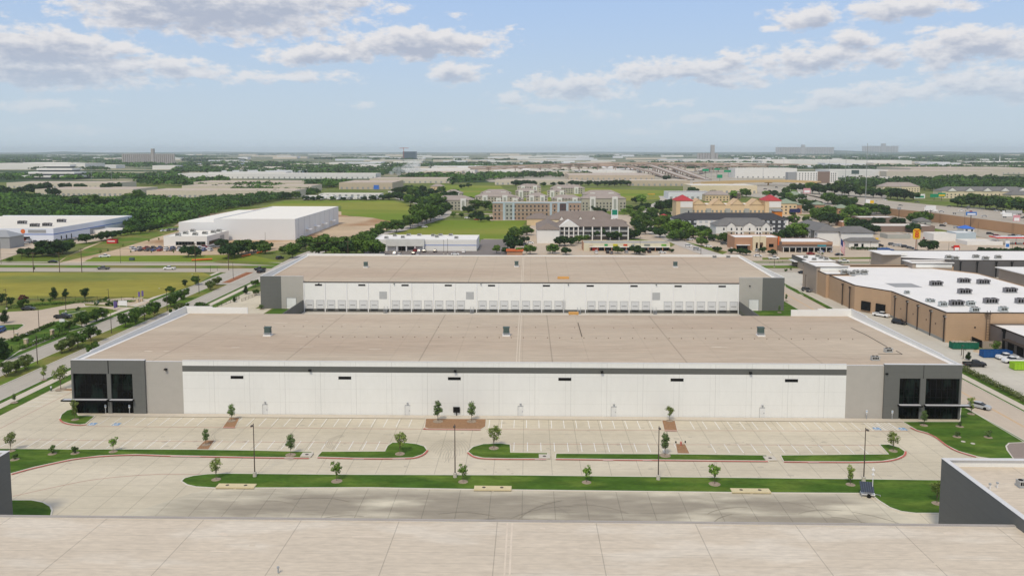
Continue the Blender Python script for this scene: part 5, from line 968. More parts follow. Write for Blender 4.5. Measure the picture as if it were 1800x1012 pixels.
# fences
def fence(pts, h, lab, m=BLACK, step=2.4):
    P = [W(*p) for p in pts]; t = thing('iron_fence', lab, 'fence', P[0]); r = MB(); pr = None
    for a, c in zip(P, P[1:]):
        for zz in (.15, h*.9): r.tube((a[0]-P[0][0],a[1]-P[0][1],zz), (c[0]-P[0][0],c[1]-P[0][1],zz), .03, n=4)
        Ln = sqrt((a[0]-c[0])**2+(a[1]-c[1])**2); n = int(Ln/.45)
        for i in range(n): s = i/n; r.box(*(v for w_ in ((a[0]+(c[0]-a[0])*s-P[0][0],),(a[1]+(c[1]-a[1])*s-P[0][1],)) for v in (w_[0]-.012, w_[0]+.012)), .1, h)
        for i in range(int(Ln/step)+1):
            s = min(1, i*step/Ln); 
            if pr is None: pr = MB().box(-.05,.05,-.05,.05,0,h*1.05).build('post', m, t); o = pr
            else: o = pr.copy(); COL.objects.link(o); o.parent = t
            o.location = (a[0]+(c[0]-a[0])*s-P[0][0], a[1]+(c[1]-a[1])*s-P[0][1], 0)
    r.build('rails', m, t)
fence([(20,618),(95,590),(135,570)], 1.8, 'black iron fence in the hedge beside the left sidewalk', step=4); fence([(45,528),(150,528),(237,529)], 1.8, 'thin iron fence at the near edge of the dry field', step=5)
fence([(382,540),(412,530),(422,524)], 1.2, 'dark railing beside the left street near the rear warehouse', step=3); fence([(425,530),(448,521),(458,515)], 1.2, 'brown wooden railing by the rear drive', WOOD, 3); fence([(1353,463),(1392,460)], 1.0, 'low railing beside the grey restaurant entrance', WOOD, 3)
STONE = mat('limestone', (.55,.45,.30), var=.1, scale=2, lines=((2,.5,0,.04,.2),))
for i, (px, py, top) in enumerate(((29,597,585),(46,609,595),(92,590,579),(242,531,524),(249,530,523),(235,530,526))):
    t = thing('stone_pillar', f'square pale stone fence pillar, {nth(i)} by the entrance car park', 'pillar', W(px, py), 0, 'stone pillars'); h = hgt(px, py, top); MB().box(-.45,.45,-.45,.45,0,h-.15).build('shaft', STONE, t); MB().box(-.55,.55,-.55,.55,h-.15,h).build('cap', SIDEW, t)
PUR = mat('purple_banner', (.14,.10,.28), var=.15, scale=.8)
for i, (px, py, top) in enumerate(((243,525,513),(249,524,511),(200,545,529),(203,544,530),(171,537,528))):
    h = hgt(px, py, top); t = thing('feather_banner', ['violet feather banner by the fence pillars, left one','violet feather banner by the fence pillars, right one','violet feather banner before the white sign, left one','violet feather banner before the white sign, right one','teal feather banner near the flower bed'][i], 'banner', W(px, py), .3)
    MB().cyl(0,0,0,h,.03,n=5).build('pole', WHITEM, t); MB().prism([(0,-.02),(.75,-.02),(.75,.02),(0,.02)], .8, h).build('flag', PUR if i < 4 else GREENM, t)
t = thing('sale_sign', 'white hoarding sign on two posts at the end of the entrance car park', 'sign', W(216,540)); MB().box(-1.7,1.7,-.06,.06,.7,2.6).build('panel', WHITEM, t); [MB().cyl(s,0.1,0,2.5,.05).build('leg', WHITEM, t) for s in (-1.4,1.4)]
t = thing('monument_sign', 'small white sign on the lawn below the black pickup truck', 'sign', W(109,566)); MB().box(-.9,.9,-.1,.1,.1,1.1).build('panel', WHITEM, t)
t = thing('shipping_container', 'red container with white lettering on the building plot', 'container', W(198,428)); MB().box(-3.2,3.2,-1.2,1.2,.1,2.7).build('body', mat('red_container', (.5,.03,.03), lines=((0,.4,0,.06,.2),)), t); MB().box(-2.6,2.2,-1.23,-1.2,1.3,1.9).build('lettering', WHITEM, t)
t = thing('transformer_box', 'dark green transformer box on the green plot', 'transformer', W(232,458)); MB().box(-1.2,1.2,-.8,.8,0,1.5).build('cabinet', GREENM, t); MB().box(-1.3,1.3,-.9,.9,1.5,1.6).build('lid', GREENM, t)
ORF = mat('orange_mesh', (.62,.15,.03), var=.1, scale=1)
for i, (a, c) in enumerate((((337,459),(373,457)), ((452,446),(475,440)), ((425,452),(440,449)))):
    p, q = W(*a), W(*c); b = MB(); b.tube((p[0],p[1],.55),(q[0],q[1],.55),.5,n=4); o = b.build('safety_barrier', ORF, None, p); tag(o, ['orange mesh safety barrier below the dark trees','orange mesh safety barrier at the tree clump','short orange barrier near the junction'][i], 'barrier')
# ================================================================== tan brick store and neighbours at the right
BRICKT = mat('tan_brick', (.46,.315,.20), var=.04, scale=.3, var2=.04, scale2=3, lines=((2,.8,0,.05,.08),)); BRICKG = mat('taupe_brick', (.36,.30,.245), var=.04, scale=.3, lines=((2,.8,0,.05,.08),)); DKT = mat('dark_trim', (.06,.045,.035)); TAUPE = mat('taupe_render', (.17,.15,.14), var=.04, scale=.3); DARKW = mat('dark_taupe_wall', (.105,.10,.10), var=.04, scale=.3)
def flat(root, name, pts, h, wm, rm=ROOFW, rim=DKT, rd=.35, base=0):
    """flat-roofed block with a low parapet : wall, trim and roof parts, polygon pts in world XY"""
    b = MB(); n = len(pts); a = sum(pts[i][0]*pts[(i+1)%n][1]-pts[(i+1)%n][0]*pts[i][1] for i in range(n)); pts = pts if a > 0 else pts[::-1]
    ins = []
    for i in range(n):
        p, q, r = pts[i-1], pts[i], pts[(i+1)%n]; d1 = Vector((q[0]-p[0],q[1]-p[1])).normalized(); d2 = Vector((r[0]-q[0],r[1]-q[1])).normalized(); nn = Vector((-d1.y-d2.y, d1.x+d2.x)); k = max(nn.length_squared/2, .3); ins.append((q[0]+nn.x/k*.3, q[1]+nn.y/k*.3))
    for i in range(n):
        j = (i+1)%n; b.poly([(*pts[i],base),(*pts[j],base),(*pts[j],h),(*pts[i],h)]); b.poly([(*ins[j],h-rd-.1),(*ins[i],h-rd-.1),(*ins[i],h),(*ins[j],h)])
    child(b, name, wm, root); t = MB()
    for i in range(n):
        j = (i+1)%n; d = Vector((pts[j][0]-pts[i][0], pts[j][1]-pts[i][1])).normalized(); o = (d.y*.05, -d.x*.05)
        t.poly([(*pts[i],h+.02),(*pts[j],h+.02),(*ins[j],h+.02),(*ins[i],h+.02)]); t.poly([(pts[i][0]+o[0],pts[i][1]+o[1],h-.3),(pts[j][0]+o[0],pts[j][1]+o[1],h-.3),(pts[j][0]+o[0],pts[j][1]+o[1],h+.02),(pts[i][0]+o[0],pts[i][1]+o[1],h+.02)])
    child(t, 'parapet_trim', rim, root); r = MB(); r.poly([(x,y,h-rd) for x,y in ins]); child(r, 'roof', rm, root)
st = thing('brick_store', 'large tan brick store with white roof, downpipes and two loading doors', 'store', (131,249,0)); H_ = 9.6
flat(st, 'wall', [(131,249),(131,287),(123,299.5),(122.6,324),(131,324),(131,349),(172,349),(186,330),(186,249)], H_, BRICKT)
wbox('base_band', mat('grey_block_base', (.30,.30,.28), var=.05), st, 130.93, 131.0, 249, 287, 0, .9)
for i, (px, py) in enumerate(((1572.5,560),(1593.7,570),(1612.5,580),(1635,590),(1659,600))):
    y = W(px, py)[1]*131/W(px, py)[0]; b = MB(); b.box(130.7,130.98,y-.16,y+.16,0,7.9); b.box(130.5,130.98,y-.4,y+.4,7.9,8.5); child(b, 'downpipe', DKT, st); l = MB(); l.box(130.4,130.98,y-1.1,y-.8,8.1,8.3); child(l, 'wall_lamp', GALV, st)
for y in (302.5, 309.5): b = MB(); b.box(122.2,122.55,y-.16,y+.16,0,7.9); b.box(122.0,122.55,y-.4,y+.4,7.9,8.5); child(b, 'downpipe', DKT, st)
for k in (0,1):
    x0 = 124.5+k*3.6; d = (131-123, 287-299.5); 
    b = MB(); s0, s1 = .22+k*.40, .46+k*.40; p = (123+8*s0, 299.5-12.5*s0); q = (123+8*s1, 299.5-12.5*s1); o = (-.15*12.5/14.8, -.15*8/14.8)
    b.add([(p[0],p[1],.9),(q[0],q[1],.9),(q[0],q[1],4.2),(p[0],p[1],4.2),(p[0]+o[0]*4,p[1]+o[1]*4,.9),(q[0]+o[0]*4,q[1]+o[1]*4,.9),(q[0]+o[0]*4,q[1]+o[1]*4,4.2),(p[0]+o[0]*4,p[1]+o[1]*4,4.2)], [(4,5,6,7),(0,4,7,3),(1,2,6,5),(3,7,6,2),(0,1,5,4)]); dr = child(b, 'dock_door', BLACK, st)
for (y0, y1) in ((255,255.4),(261,261.4),(270,270.4),(279,279.4)): wbox('vent', DKT, st, 130.9, 130.98, y0, y1, 4.5, 4.9)
wbox('vent', DKT, st, 139.8, 140.3, 248.92, 248.98, 4.6, 5.1)
wbox('roof_patch', mat('grey_roof_patch', (.33,.33,.33)), st, 137, 147, 297, 306, 9.26, 9.30)
tw = thing('shop_entrance_block', 'tan brick entrance block with tall parapet towers behind the white store roof', 'store', (121.5,324.5,0))
flat(tw, 'wall', [(121.5,324.5),(121.5,352),(186,352),(186,349.5),(130.5,349.5),(130.5,324.5)], 9.9, BRICKT); 
for (x0,x1,y0,y1) in ((121.0,134,334,350),(166,183,345,353)):
    flat(tw, 'tower_wall', [(x0,y0),(x1,y0),(x1,y1),(x0,y1)], 11.6, BRICKG, ROOFW, DKT); b = MB(); b.box(x0-.6,x1+.6,y0-.6,y0+.4,11.62,11.95); b.box(x0-.6,x0+.8,y0+.4,y1+.6,11.62,11.95); b.box(x0+.8,x1+.6,y1-.6,y1+.6,11.62,11.95); child(b, 'tower_cap', ROOFW, tw)
    b = MB(); b.box(x0+1.5,x1-.02,y0-.04,y0-.005,9.7,11.3); child(b, 'white_parapet_back', WALLP, tw)
# rooftop units
for i, (px, py) in enumerate(((1645,502),(1694,497),(1728,499),(1695,516),(1775,514),(1681,537),(1741,533),(1797,533))): x, y, _ = W(px, py, 9.3); put(RTB, (x, y, 9.27), .05, f'big dark packaged unit on the white store roof, {["at the far left","far middle left","far middle right","middle left","middle right","near left","near middle","near right at the picture edge"][i]}', 'dark units on the white store roof')
for i, (px, py) in enumerate(((1657,538),(1706,537),(1713,548),(1763,547),(1594,516),(1632,530),(1638,531))): x, y, _ = W(px, py, 9.3); put(RTW, (x, y, 9.27), .05, f'pale small unit on the white store roof, {nth(i)} of seven', 'pale units on the white store roof', .7 if i > 3 else 1)
for i, (px, py) in enumerate(((1484,481),(1497,483),(1505,481),(1519,481))): x, y, _ = W(px, py, 9.6); put(RTL, (x, y, 9.57), 0, f'rooftop unit in the row behind the tan entrance tower, {nth(i)} from the left', 'units behind the tan entrance tower', 1.1)
# dark building behind
dkb = thing('dark_shop_block', 'long dark grey building with white roof and taupe entrance tower', 'building', (180,389,0)); flat(dkb, 'wall', [(180,389.5),(180,418),(265,418),(265,380),(206,380.5)], 8.2, DARKW)
flat(dkb, 'tower_wall', [(173,392),(181,388),(181,403),(173,403)], 9.6, BRICKG); b = MB(); b.box(171.8,182.5,387.5,404,9.65,9.95); child(b, 'tower_cap', ROOFW, dkb); wbox('tower_back', WALLP, dkb, 181.2, 188, 396, 404, 8.25, 9.6); wbox('door_canopy', DKT, dkb, 174.5, 178.5, 388.2, 389.6, 3.2, 3.6)
b = MB(); b.box(174.6,178.4,390.8,390.95,0,3.2); child(b, 'entrance_glass', GLASS, dkb)
for px in (1678,1707,1740,1767): x = W(px,470,6)[0]*385/W(px,470,6)[1]; b = MB(); b.box(x-.2,x+.2,379.6,379.95,0,7.2); b.box(x-.5,x+.5,379.4,379.95,7.0,7.5); child(b, 'downpipe', BLACK, dkb)
for i, (px, py) in enumerate(((1667,454),(1679,456),(1715,453),(1732,456),(1754,454))): x, y, _ = W(px, py, 8); put(RTL, (x, y, 7.86), 0, f'unit on the roof of the long dark building, {nth(i)} from the left', 'units on the long dark building', 1.2)
rt2 = thing('taupe_corner_shop', 'taupe shop with overhanging white roof cap and small sign at the right edge', 'shop', (203,330,0)); flat(rt2, 'wall', [(203,326),(203,345),(230,345),(230,326)], 9.6, BRICKG); b = MB(); b.box(201.8,231,324.8,346,9.65,10.0); child(b, 'roof_cap', ROOFW, rt2); b = MB(); b.box(207.5,212.5,325.85,325.97,6.2,7.7); child(b, 'sign_panel', WHITEM, rt2); wbox('canopy', DKT, rt2, 206, 216, 323.8, 325.98, 3.4, 3.8); b = MB(); b.box(207,215,325.9,325.97,0,3.2); child(b, 'shop_window', GLASS, rt2)
gs = thing('grey_strip_shop', 'low taupe shop with white roof and dark bays beside the blue container', 'shop', (145,237,0)); flat(gs, 'wall', [(144.5,225),(144.5,248.5),(186,248.5),(186,225)], 6.1, TAUPE); b = MB()
for y in (227,231.5,236): b.box(144.2,144.48,y,y+2.6,0,3.0)
child(b, 'dark_bay', BLACK, gs); b = MB(); b.box(142.6,144.48,226,239,3.3,3.6); child(b, 'canopy', DKT, gs); b = MB(); b.box(144.1,144.48,240.5,241.2,0,5.6); b.box(143.9,144.48,240.2,241.5,5.4,6.3); child(b, 'downpipe', BLACK, gs)
t = thing('roof_ladder', 'dark caged ladder on the near wall of the tan brick store', 'ladder', (143.5,248.8,0)); b = MB()
for s in (-.5,.5): b.box(s-.06,s+.06,-.9,-.8,1,10.4)
for k in range(11): b.box(-.5,.5,-.9,-.84,1+k*.85,1.08+k*.85)
b.box(-.8,.8,-1.2,0,9.3,9.4); b.build('cage', DKT, t)
# the grey restaurant, containers
rs = thing('restaurant', 'dark grey and tan fast food building with white roof full of units', 'restaurant', (138.6,391.5,0)); flat(rs, 'wall', [(138.6,391.5),(138.6,419),(153,419),(153,391.5)], 5.6, BRICKG); wbox('grey_fascia', GREYP, rs, 138.5, 153.1, 391.42, 391.48, 3.6, 5.4); wbox('grey_fascia', GREYP, rs, 138.42, 138.52, 391.6, 418.9, 3.6, 5.4); wbox('brown_panel', mat('rust_panel', (.20,.10,.055)), rs, 138.45, 141.6, 391.36, 391.42, 0, 5.3); wbox('canopy', WHITEM, rs, 136.6, 138.4, 409, 418, 3.0, 3.3); wbox('shop_window', GLASS, rs, 138.44, 138.55, 410, 418, .4, 2.9); wbox('dark_door', BLACK, rs, 138.44, 138.55, 399, 400.5, 0, 2.3)
for i, (px, py) in enumerate(((1416,454),(1431,458),(1437,452),(1452,457),(1443,455))): x, y, _ = W(px, py, 5.2); put(RTL, (x, y, 5.27), 0, f'unit on the white restaurant roof, {nth(i)} of five', 'units on the restaurant roof', .9)
def skip(px, py, px2, col, lab, fill=None, ang=0):
    x, y, _ = W(px, py); L_ = W(px2, py)[0]-x; t = thing('waste_container', lab, 'container', (x+L_/2, y+1.2, .05), R(ang)); h = 2.0; b = MB()
    b.box(-L_/2,L_/2,-1.2,-1.12,.15,h); b.box(-L_/2,L_/2,1.12,1.2,.15,h); b.box(-L_/2,-L_/2+.08,-1.1,1.1,.15,h); b.box(L_/2-.08,L_/2,-1.1,1.1,.15,h); b.box(-L_/2,L_/2,-1.1,1.1,.1,.2)
    for i in range(int(L_/.9)+1): q = -L_/2+i*.9; b.box(q,q+.12,-1.3,-1.2,.15,h)
    b.box(-L_/2,L_/2,-1.3,-1.1,h,h+.12); b.build('body', col, t)
    if fill: f = MB(); rg = random.Random(px); [f.box(u,u+rg.uniform(.3,.8),v,v+rg.uniform(.3,.7),1.5,1.9+rg.uniform(0,.45)) for u in np.arange(-L_/2+.2,L_/2-.9,.55) for v in (-.95,-.3,.35)]; f.build('debris', fill, t)
skip(1675,614,1720,mat('green_container', (.01,.12,.07), var=.1, scale=1),'dark green waste container heaped with rubble beside the tan brick store',mat('rubble', (.5,.42,.33), var=.25, scale=2)); skip(1729,629,1778,mat('blue_container', (.012,.075,.24), var=.08, scale=1),'empty blue waste container on the service yard'); skip(1783,651,1830,mat('lime_container', (.30,.52,.03), var=.05, scale=1),'lime green waste container at the right picture edge')
t = thing('bin_enclosure', 'brown brick bin enclosure with black gates beside the green container', 'enclosure', W(1728,612)); b = MB(); b.box(0,8,-.15,0,0,2.2); b.box(-.15,0,-.15,6.5,0,2.2); b.box(8,8.15,-.15,6.5,0,2.2); b.build('wall', BRICKG, t); MB().box(-.25,-.16,.4,5.8,.1,2.3).build('gate', BLACK, t); MB().box(.02,7.9,.05,6.3,.02,.1).build('floor', DIRT, t)
t = thing('dirt_pile', 'small flat pile of brown gravel between the containers', 'pile', W(1724,618)); MB().cyl(0,0,0,.5,2.2,.9,14).build('heap', DIRT, t)
tr = tree('young_lime', 4.4, 3.4, 1.0, 9, 500, .16, L_LT, 77); x,y,_ = W(1748,620); put(tr, (x,y,0), 0, 'bright green young tree at the bin enclosure'); pt(CON, 0, 1702, 633, 617, 'small conical tree behind the hedge end')
for i, (px, py) in enumerate(((1446,448),(1381,477),(1390,475),(1450,481))): pt(SHR, i%2, px, py, None, f'small shrub near the grey restaurant, {nth(i)} of four', 'shrubs near the restaurant', h=1.8)
pt(CON, 1, 1448, 497, 480, 'slender green tree at the left wall of the tan store'); 
for i, (px, py, top) in enumerate(((1542,464,456),(1551,463,455),(1558,462,456),(1432,482,473),(1440,482,472))): pt(CON, 0, px, py, top, f'small conical tree near the flagpole verge, {nth(i)} of five', 'conical trees by the verge')
# flag
t = thing('flagpole', 'tall white flagpole beside the grey restaurant flying the national flag', 'flagpole', W(1476,468)); hh = hgt(1476,468,417); MB().cyl(0,0,0,hh,.12,.06,8).build('pole', WHITEM, t); fr = MB(); fw = MB(); fb = MB(); n = 8; Lw, Hf = 3.0, 6.2
for i in range(13):
    for j in range(n):
        f = lambda u, v: (.1+u*Lw*.8, .25*sin(u*7), hh-.2-v*Hf-u*3.6); u0, u1, v0, v1 = j/n, (j+1)/n, i/13, (i+1)/13
        if i < 7 and j < 4: tb = fb
        else: tb = fr if i % 2 == 0 else fw
        tb.poly([f(u0,v1), f(u1,v1), f(u1,v0), f(u0,v0)])
fl = fr.build('flag', mat('flag_red', (.5,.03,.04)), t); fw.build('white_stripes', WHITEM, fl); fb.build('canton', mat('flag_blue', (.03,.045,.16)), fl)
# ================================================================== hotels, shops, far buildings
ST = {n: mat(n, c, var=v, scale=.25, **k) for n, c, v, k in (('white_stucco',(.72,.71,.68),.03,{}),('cream_stucco',(.66,.57,.40),.04,{}),('sand_stucco',(.64,.49,.30),.04,{}),('grey_stucco',(.36,.37,.34),.04,{}),('charcoal_stucco',(.045,.05,.058),.04,{}),('red_brick',(.36,.265,.20),.05,{}),('orange_brick',(.42,.24,.15),.05,{}),
   ('brown_brick',(.22,.16,.13),.05,{}),('beige_concrete',(.58,.52,.43),.05,{}),('tan_concrete',(.50,.42,.32),.05,{}),('far_white',(.70,.69,.66),.04,{}),('pale_blue_panel',(.42,.50,.55),.03,{}),('pale_metal',(.66,.68,.72),.03,{}))}
RF = {n: mat(n, c, var=.08, scale=.2, var2=.06, scale2=2) for n, c in dict(brown_shingles=(.22,.18,.155), grey_shingles=(.17,.165,.16), dark_shingles=(.05,.05,.055), red_metal_roof=(.42,.05,.06), green_metal_roof=(.25,.30,.22), blue_metal_roof=(.05,.16,.55), orange_tile=(.58,.42,.26), tan_roof=(.48,.40,.33), pale_roof=(.66,.62,.56), taupe_shingles=(.33,.28,.25)).items()}
WIN = {}
def winmesh(w, h, m=None):
    k = (round(w,2), round(h,2), m.name if m else '')
    if k not in WIN: b = MB(); b.box(-w/2,w/2,-.08,-.01,0,h); WIN[k] = b; 
    return k
def add_windows(root, pos, w, h, m=None, side=0, name='window'):
    """pos: local (x,z) on the front wall (y=0) ; side=1: on the right wall"""
    b = MB(); b.box(-w/2,w/2,-.08,-.01,0,h); f = None
    for (x, z, *yy) in pos:
        if f is None: f = b.build(name, m or GLASSB, root); o = f
        else: o = f.copy(); COL.objects.link(o); o.parent = root
        o.location = (x, yy[0] if yy else 0, z)
        if side: o.rotation_euler = (0,0,pi/2*side)
def bld(name, label, cat, px0, py, px1, depth, top, wm, roof='flat', rm=None, rot=0, group=None, h=None, ov=.5, rh=None, w=None):
    x0, y0, _ = W(px0, py); x1 = W(px1, py)[0]; w = w or (x1-x0)/cos(R(rot)); h = h or hgt((px0+px1)/2, py, top); t = thing(name, label, cat, (x0,y0,0), R(rot), group); b = MB()
    if roof == 'flat':
        b.box(0,w,0,.3,0,h); b.box(0,w,depth-.3,depth,0,h); b.box(0,.3,.3,depth-.3,0,h); b.box(w-.3,w,.3,depth-.3,0,h); b.build('wall', wm, t); MB().box(.3,w-.3,.3,depth-.3,h-.6,h-.45).build('roof', rm or RF['pale_roof'], t)
    else:
        b.box(0,w,0,depth,0,h); b.build('wall', wm, t); ins = min(w,depth)/2 if roof == 'hip' else 0; MB().hip(-ov,w+ov,-ov,depth+ov,h,rh or min(w,depth)*.26,ins+.01,th=.2).build('roof', rm or RF['brown_shingles'], t)
    return t, w, h
def part(t, name, m, *boxes):
    
    if len(boxes) > 1 and len(boxes) < 60:
        for q in boxes: o = MB().box(*q).build(name, m, t)
        return o
    b = MB(); [b.box(*q) for q in boxes]; return b.build(name, m, t)
def gable_front(t, name, m, x0, x1, z0, zp, y0=-.6, y1=3, rm=None):
    b = MB(); b.add([(x0,y0,z0),(x1,y0,z0),((x0+x1)/2,y0,zp),(x0,y1,z0),(x1,y1,z0),((x0+x1)/2,y1,zp)], [(0,1,2),(3,5,4)]); b.build(name, m, t)
    b = MB(); xm = (x0+x1)/2; s = .12; b.add([(x0-.4,y0-.3,z0-.2),(xm,y0-.3,zp),(xm,y1,zp),(x0-.4,y1,z0-.2),(x0-.4,y0-.3,z0),(xm,y0-.3,zp+.25),(xm,y1,zp+.25),(x0-.4,y1,z0)], [(0,1,2,3),(4,7,6,5),(0,4,5,1),(3,2,6,7),(0,3,7,4)])
    b.add([(x1+.4,y0-.3,z0-.2),(xm,y0-.3,zp),(xm,y1,zp),(x1+.4,y1,z0-.2),(x1+.4,y0-.3,z0),(xm,y0-.3,zp+.25),(xm,y1,zp+.25),(x1+.4,y1,z0)], [(0,3,2,1),(4,5,6,7),(0,1,5,4),(3,7,6,2),(0,4,7,3)]); b.build('gable_roof', rm or RF['brown_shingles'], t)
# low white store
t, w, h = bld('store', 'low white store with a blue stripe and a raised front fascia', 'store', 656, 441, 838, 28, 421, ST['white_stucco'], rm=ROOFW); part(t, 'stripe', RF['blue_metal_roof'], (0,8,-.08,-.01,3.4,3.75),(31,w,-.08,-.01,3.4,3.75)); part(t, 'fascia', mat('pale_fascia',(.62,.62,.59)), (8,31,-2.2,-.02,3.2,7.4))
for x in (8.3,14.4,20,25.2,30.2): part(t, 'column', WHITEM, (x,x+.6,-2,-1.5,0,3.2))
part(t, 'entrance_glass', GLASS, (15.4,19.6,-.1,-.02,0,2.8)); part(t, 'shop_window', GLASSB, (20.8,24.8,-.1,-.02,.6,2.6)); part(t, 'loading_door', BRONZE, (5.8,7.2,-.1,-.02,0,2.4))
for i, (px, py) in enumerate(((679,419),(694,415),(708,418),(718,414),(737,414),(761,415),(768,417),(774,414),(792,414),(802,419))): x,y,_ = W(px,py,6.6); put(RTL, (x,y,6.5), 0, f'unit on the low white store roof, {nth(i)} from the left', 'units on the low white store', 1.0)
# big white building and office block
t, w, h = bld('white_factory', 'big windowless white building on the bare earth plot', 'building', 0,0,1,1, 0, ST['white_stucco'], h=1, w=1) if False else (None,0,0)
t = thing('white_factory', 'big windowless white building on the bare earth plot', 'building', (-212,530,0)); MB().box(0,55,0,.4,0,14.3).box(0,.4,.4,122,0,14.3).box(54.6,55,.4,122,0,14.3).box(0,55,122,122.4,0,14.3).build('wall', mat('white_precast',(.72,.725,.73),var=.015,scale=.2,lines=((1,7.5,0,.12,.08),)), t); MB().box(.4,54.6,.4,122,13.5,13.7).build('roof', mat('bright_roof',(.80,.77,.70),var=.03), t)
MB().box(-24,-.02,0,112,0,12).build('annexe', mat('white_precast',(.72,.725,.73)), t); MB().box(-23.6,-.3,.4,111.6,12,12.02).build('annexe_roof', _m['bright_roof'], t)
for y in (26,48,70,96): part(t, 'dock_canopy', WHITEM, (55,58.5,y,y+5,4.6,5.0))
for k in range(8): part(t, 'joint', mat('joint_shadow',(.5,.52,.55)), (55.0,55.06,8+k*14,8.5+k*14,0,14.2))
t, w, h = bld('white_office', 'white office block with dark ribbon windows in front of the big white building', 'office', 288, 434, 365, 36, 415, ST['white_stucco'], rm=_m['bright_roof'])
for (a, c) in ((.28,.70),(.76,.96)):
    part(t, 'ribbon_window', GLASS, (w*a,w*c,-.1,-.02,1.2,3.4)); k = int((c-a)*w/1.9); part(t, 'mullion', GREYM, *[(w*a+(c-a)*w*i/k-.05,w*a+(c-a)*w*i/k+.05,-.14,-.1,1.2,3.4) for i in range(k+1)])
part(t, 'ribbon_window', GLASS, (w+.02,w+.1,3,20,1.2,3.4)); part(t, 'overhead_door', GREYM, (w+.02,w+.1,21,28,0,5))
for i, (px, py) in enumerate(((313,414),(326,411),(339,407),(343,413),(360,411),(375,409),(385,407))): x,y,_ = W(px,py,6.6); put(RTL, (x,y,h-.45), 0, f'unit on the white office roof, {nth(i)} from the left', 'units on the white office', 1.3)
# blue striped building
t = thing('striped_building', 'white industrial building with a blue band and round orange emblem', 'building', (-420,520.6,0)); MB().box(0,104,0,.4,0,8.6).box(103.6,104,.4,105,0,8.6).box(0,104,105,105.4,0,8.6).build('wall', mat('bluish_white_wall',(.66,.70,.78),var=.02), t); MB().box(0,103.6,.4,105,7.9,8.1).build('roof', mat('cream_roof',(.72,.68,.60),var=.05,scale=.08), t)
part(t, 'blue_stripe', mat('blue_band',(.10,.19,.48)), (0,104.0,-.08,-.01,4.3,4.9),(104.0,104.08,0,105,4.3,4.9)); b = MB(); b.tube((83.5,-.15,6.6),(83.5,-.02,6.6),1.5,n=16); b.build('emblem', mat('orange_emblem',(.62,.16,.05)), t); part(t, 'sign_panel', GREYM, (87,99,-.15,-.02,5.6,7.6))
for x in (10,38,62,72): part(t, 'door', GREYM, (x,x+1.4,-.1,-.02,0,3.4))
part(t, 'dark_bay', BLACK, (80,88,-.1,-.02,0,3.0)); part(t, 'dock_bay', GREYM, (104.0,104.1,44,64,0,4.2)); part(t, 'side_door', BLACK, (104.0,104.1,8,9.2,0,2.8),(104.0,104.1,14,15.2,0,2.8),(104.0,104.1,20,21,0,3))
for i, (px, py) in enumerate(((39,394),(61,399),(83,398),(108,391))): x,y,_ = W(px,py,8); put(RTB, (x,y,8.1), 0, f'unit on the cream roof of the blue striped building, {nth(i)} from the left', 'units on the blue striped building', 1.3)
t, w, h = bld('low_annexe', 'low white annexe with blue and yellow goods at the blue striped building', 'annexe', 150, 411, 212, 16, 404, ST['white_stucco']); t, w, h = bld('grey_gabled_shed', 'grey metal shed at the left picture edge', 'shed', -30, 437, 18, 14, 417, GREYM, 'hip', GREYM)
# columned hotel
t = thing('columned_hotel', 'three storey hotel with brown roof, white gable and tall white columns', 'hotel', (5.5,515,0)); CW = ST['white_stucco']; hh = 9.0
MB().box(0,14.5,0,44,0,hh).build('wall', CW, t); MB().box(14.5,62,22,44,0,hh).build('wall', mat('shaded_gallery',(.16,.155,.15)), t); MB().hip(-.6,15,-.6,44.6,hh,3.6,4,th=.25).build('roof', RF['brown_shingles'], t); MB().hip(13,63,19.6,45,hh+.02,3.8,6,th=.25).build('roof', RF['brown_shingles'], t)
part(t, 'balcony', CW, (14.5,62,19.6,22,2.75,3.0),(14.5,62,19.6,22,5.75,6.0)); part(t, 'railing', GREYM, (14.6,62,19.6,19.68,3.0,3.9),(14.6,62,19.6,19.68,6.0,6.9))
for x in (15,18.2,21.2,24.4,27.5,31,37,43,49,55,61): part(t, 'column', CW, (x,x+.8,18.6,19.4,0,hh))
b = MB(); b.add([(14.2,18.2,hh),(28.8,18.2,hh),(21.5,18.2,hh+4.4),(14.2,30,hh),(28.8,30,hh),(21.5,30,hh+4.4)], [(0,1,2),(0,2,5,3),(1,4,5,2)]); b.build('gable', CW, t)
t, w, h = bld('dormer_hotel', 'second hotel wing with brown roof and four white dormers behind the columned hotel', 'hotel', 963, 404, 1085, 22, 386, ST['cream_stucco'], 'hip', RF['brown_shingles'])
for px in (987,1020,1043,1075): x = W(px,404)[0]-t.location.x; gable_front(t, 'dormer', CW, x-1.8, x+1.8, h-.4, h+2.6, -.9, 4)
t, w, h = bld('cream_house_wing', 'sand coloured wing with brown hip roof left of the columned hotel', 'building', 926, 396, 968, 16, 385, ST['sand_stucco'], 'hip', RF['brown_shingles'])
t, w, h = bld('stair_tower', 'white stair tower at the right end of the columned hotel', 'building', 1086, 412, 1101, 8, 391, CW, 'hip', RF['brown_shingles'])
t = thing('tall_sign', 'white framed green sign above the columned hotel', 'sign', W(1080,412)); hb, ht = hgt(1080,412,384), hgt(1080,412,368); MB().cyl(0,0,0,hb,.3).build('pole', WHITEM, t); MB().box(-2.4,2.4,-.3,.3,hb,ht).build('frame', WHITEM, t); MB().box(-1.9,1.9,-.36,-.3,hb+(ht-hb)*.4,ht-.3).build('sign_face', mat('sign_green',(.01,.22,.14)), t)
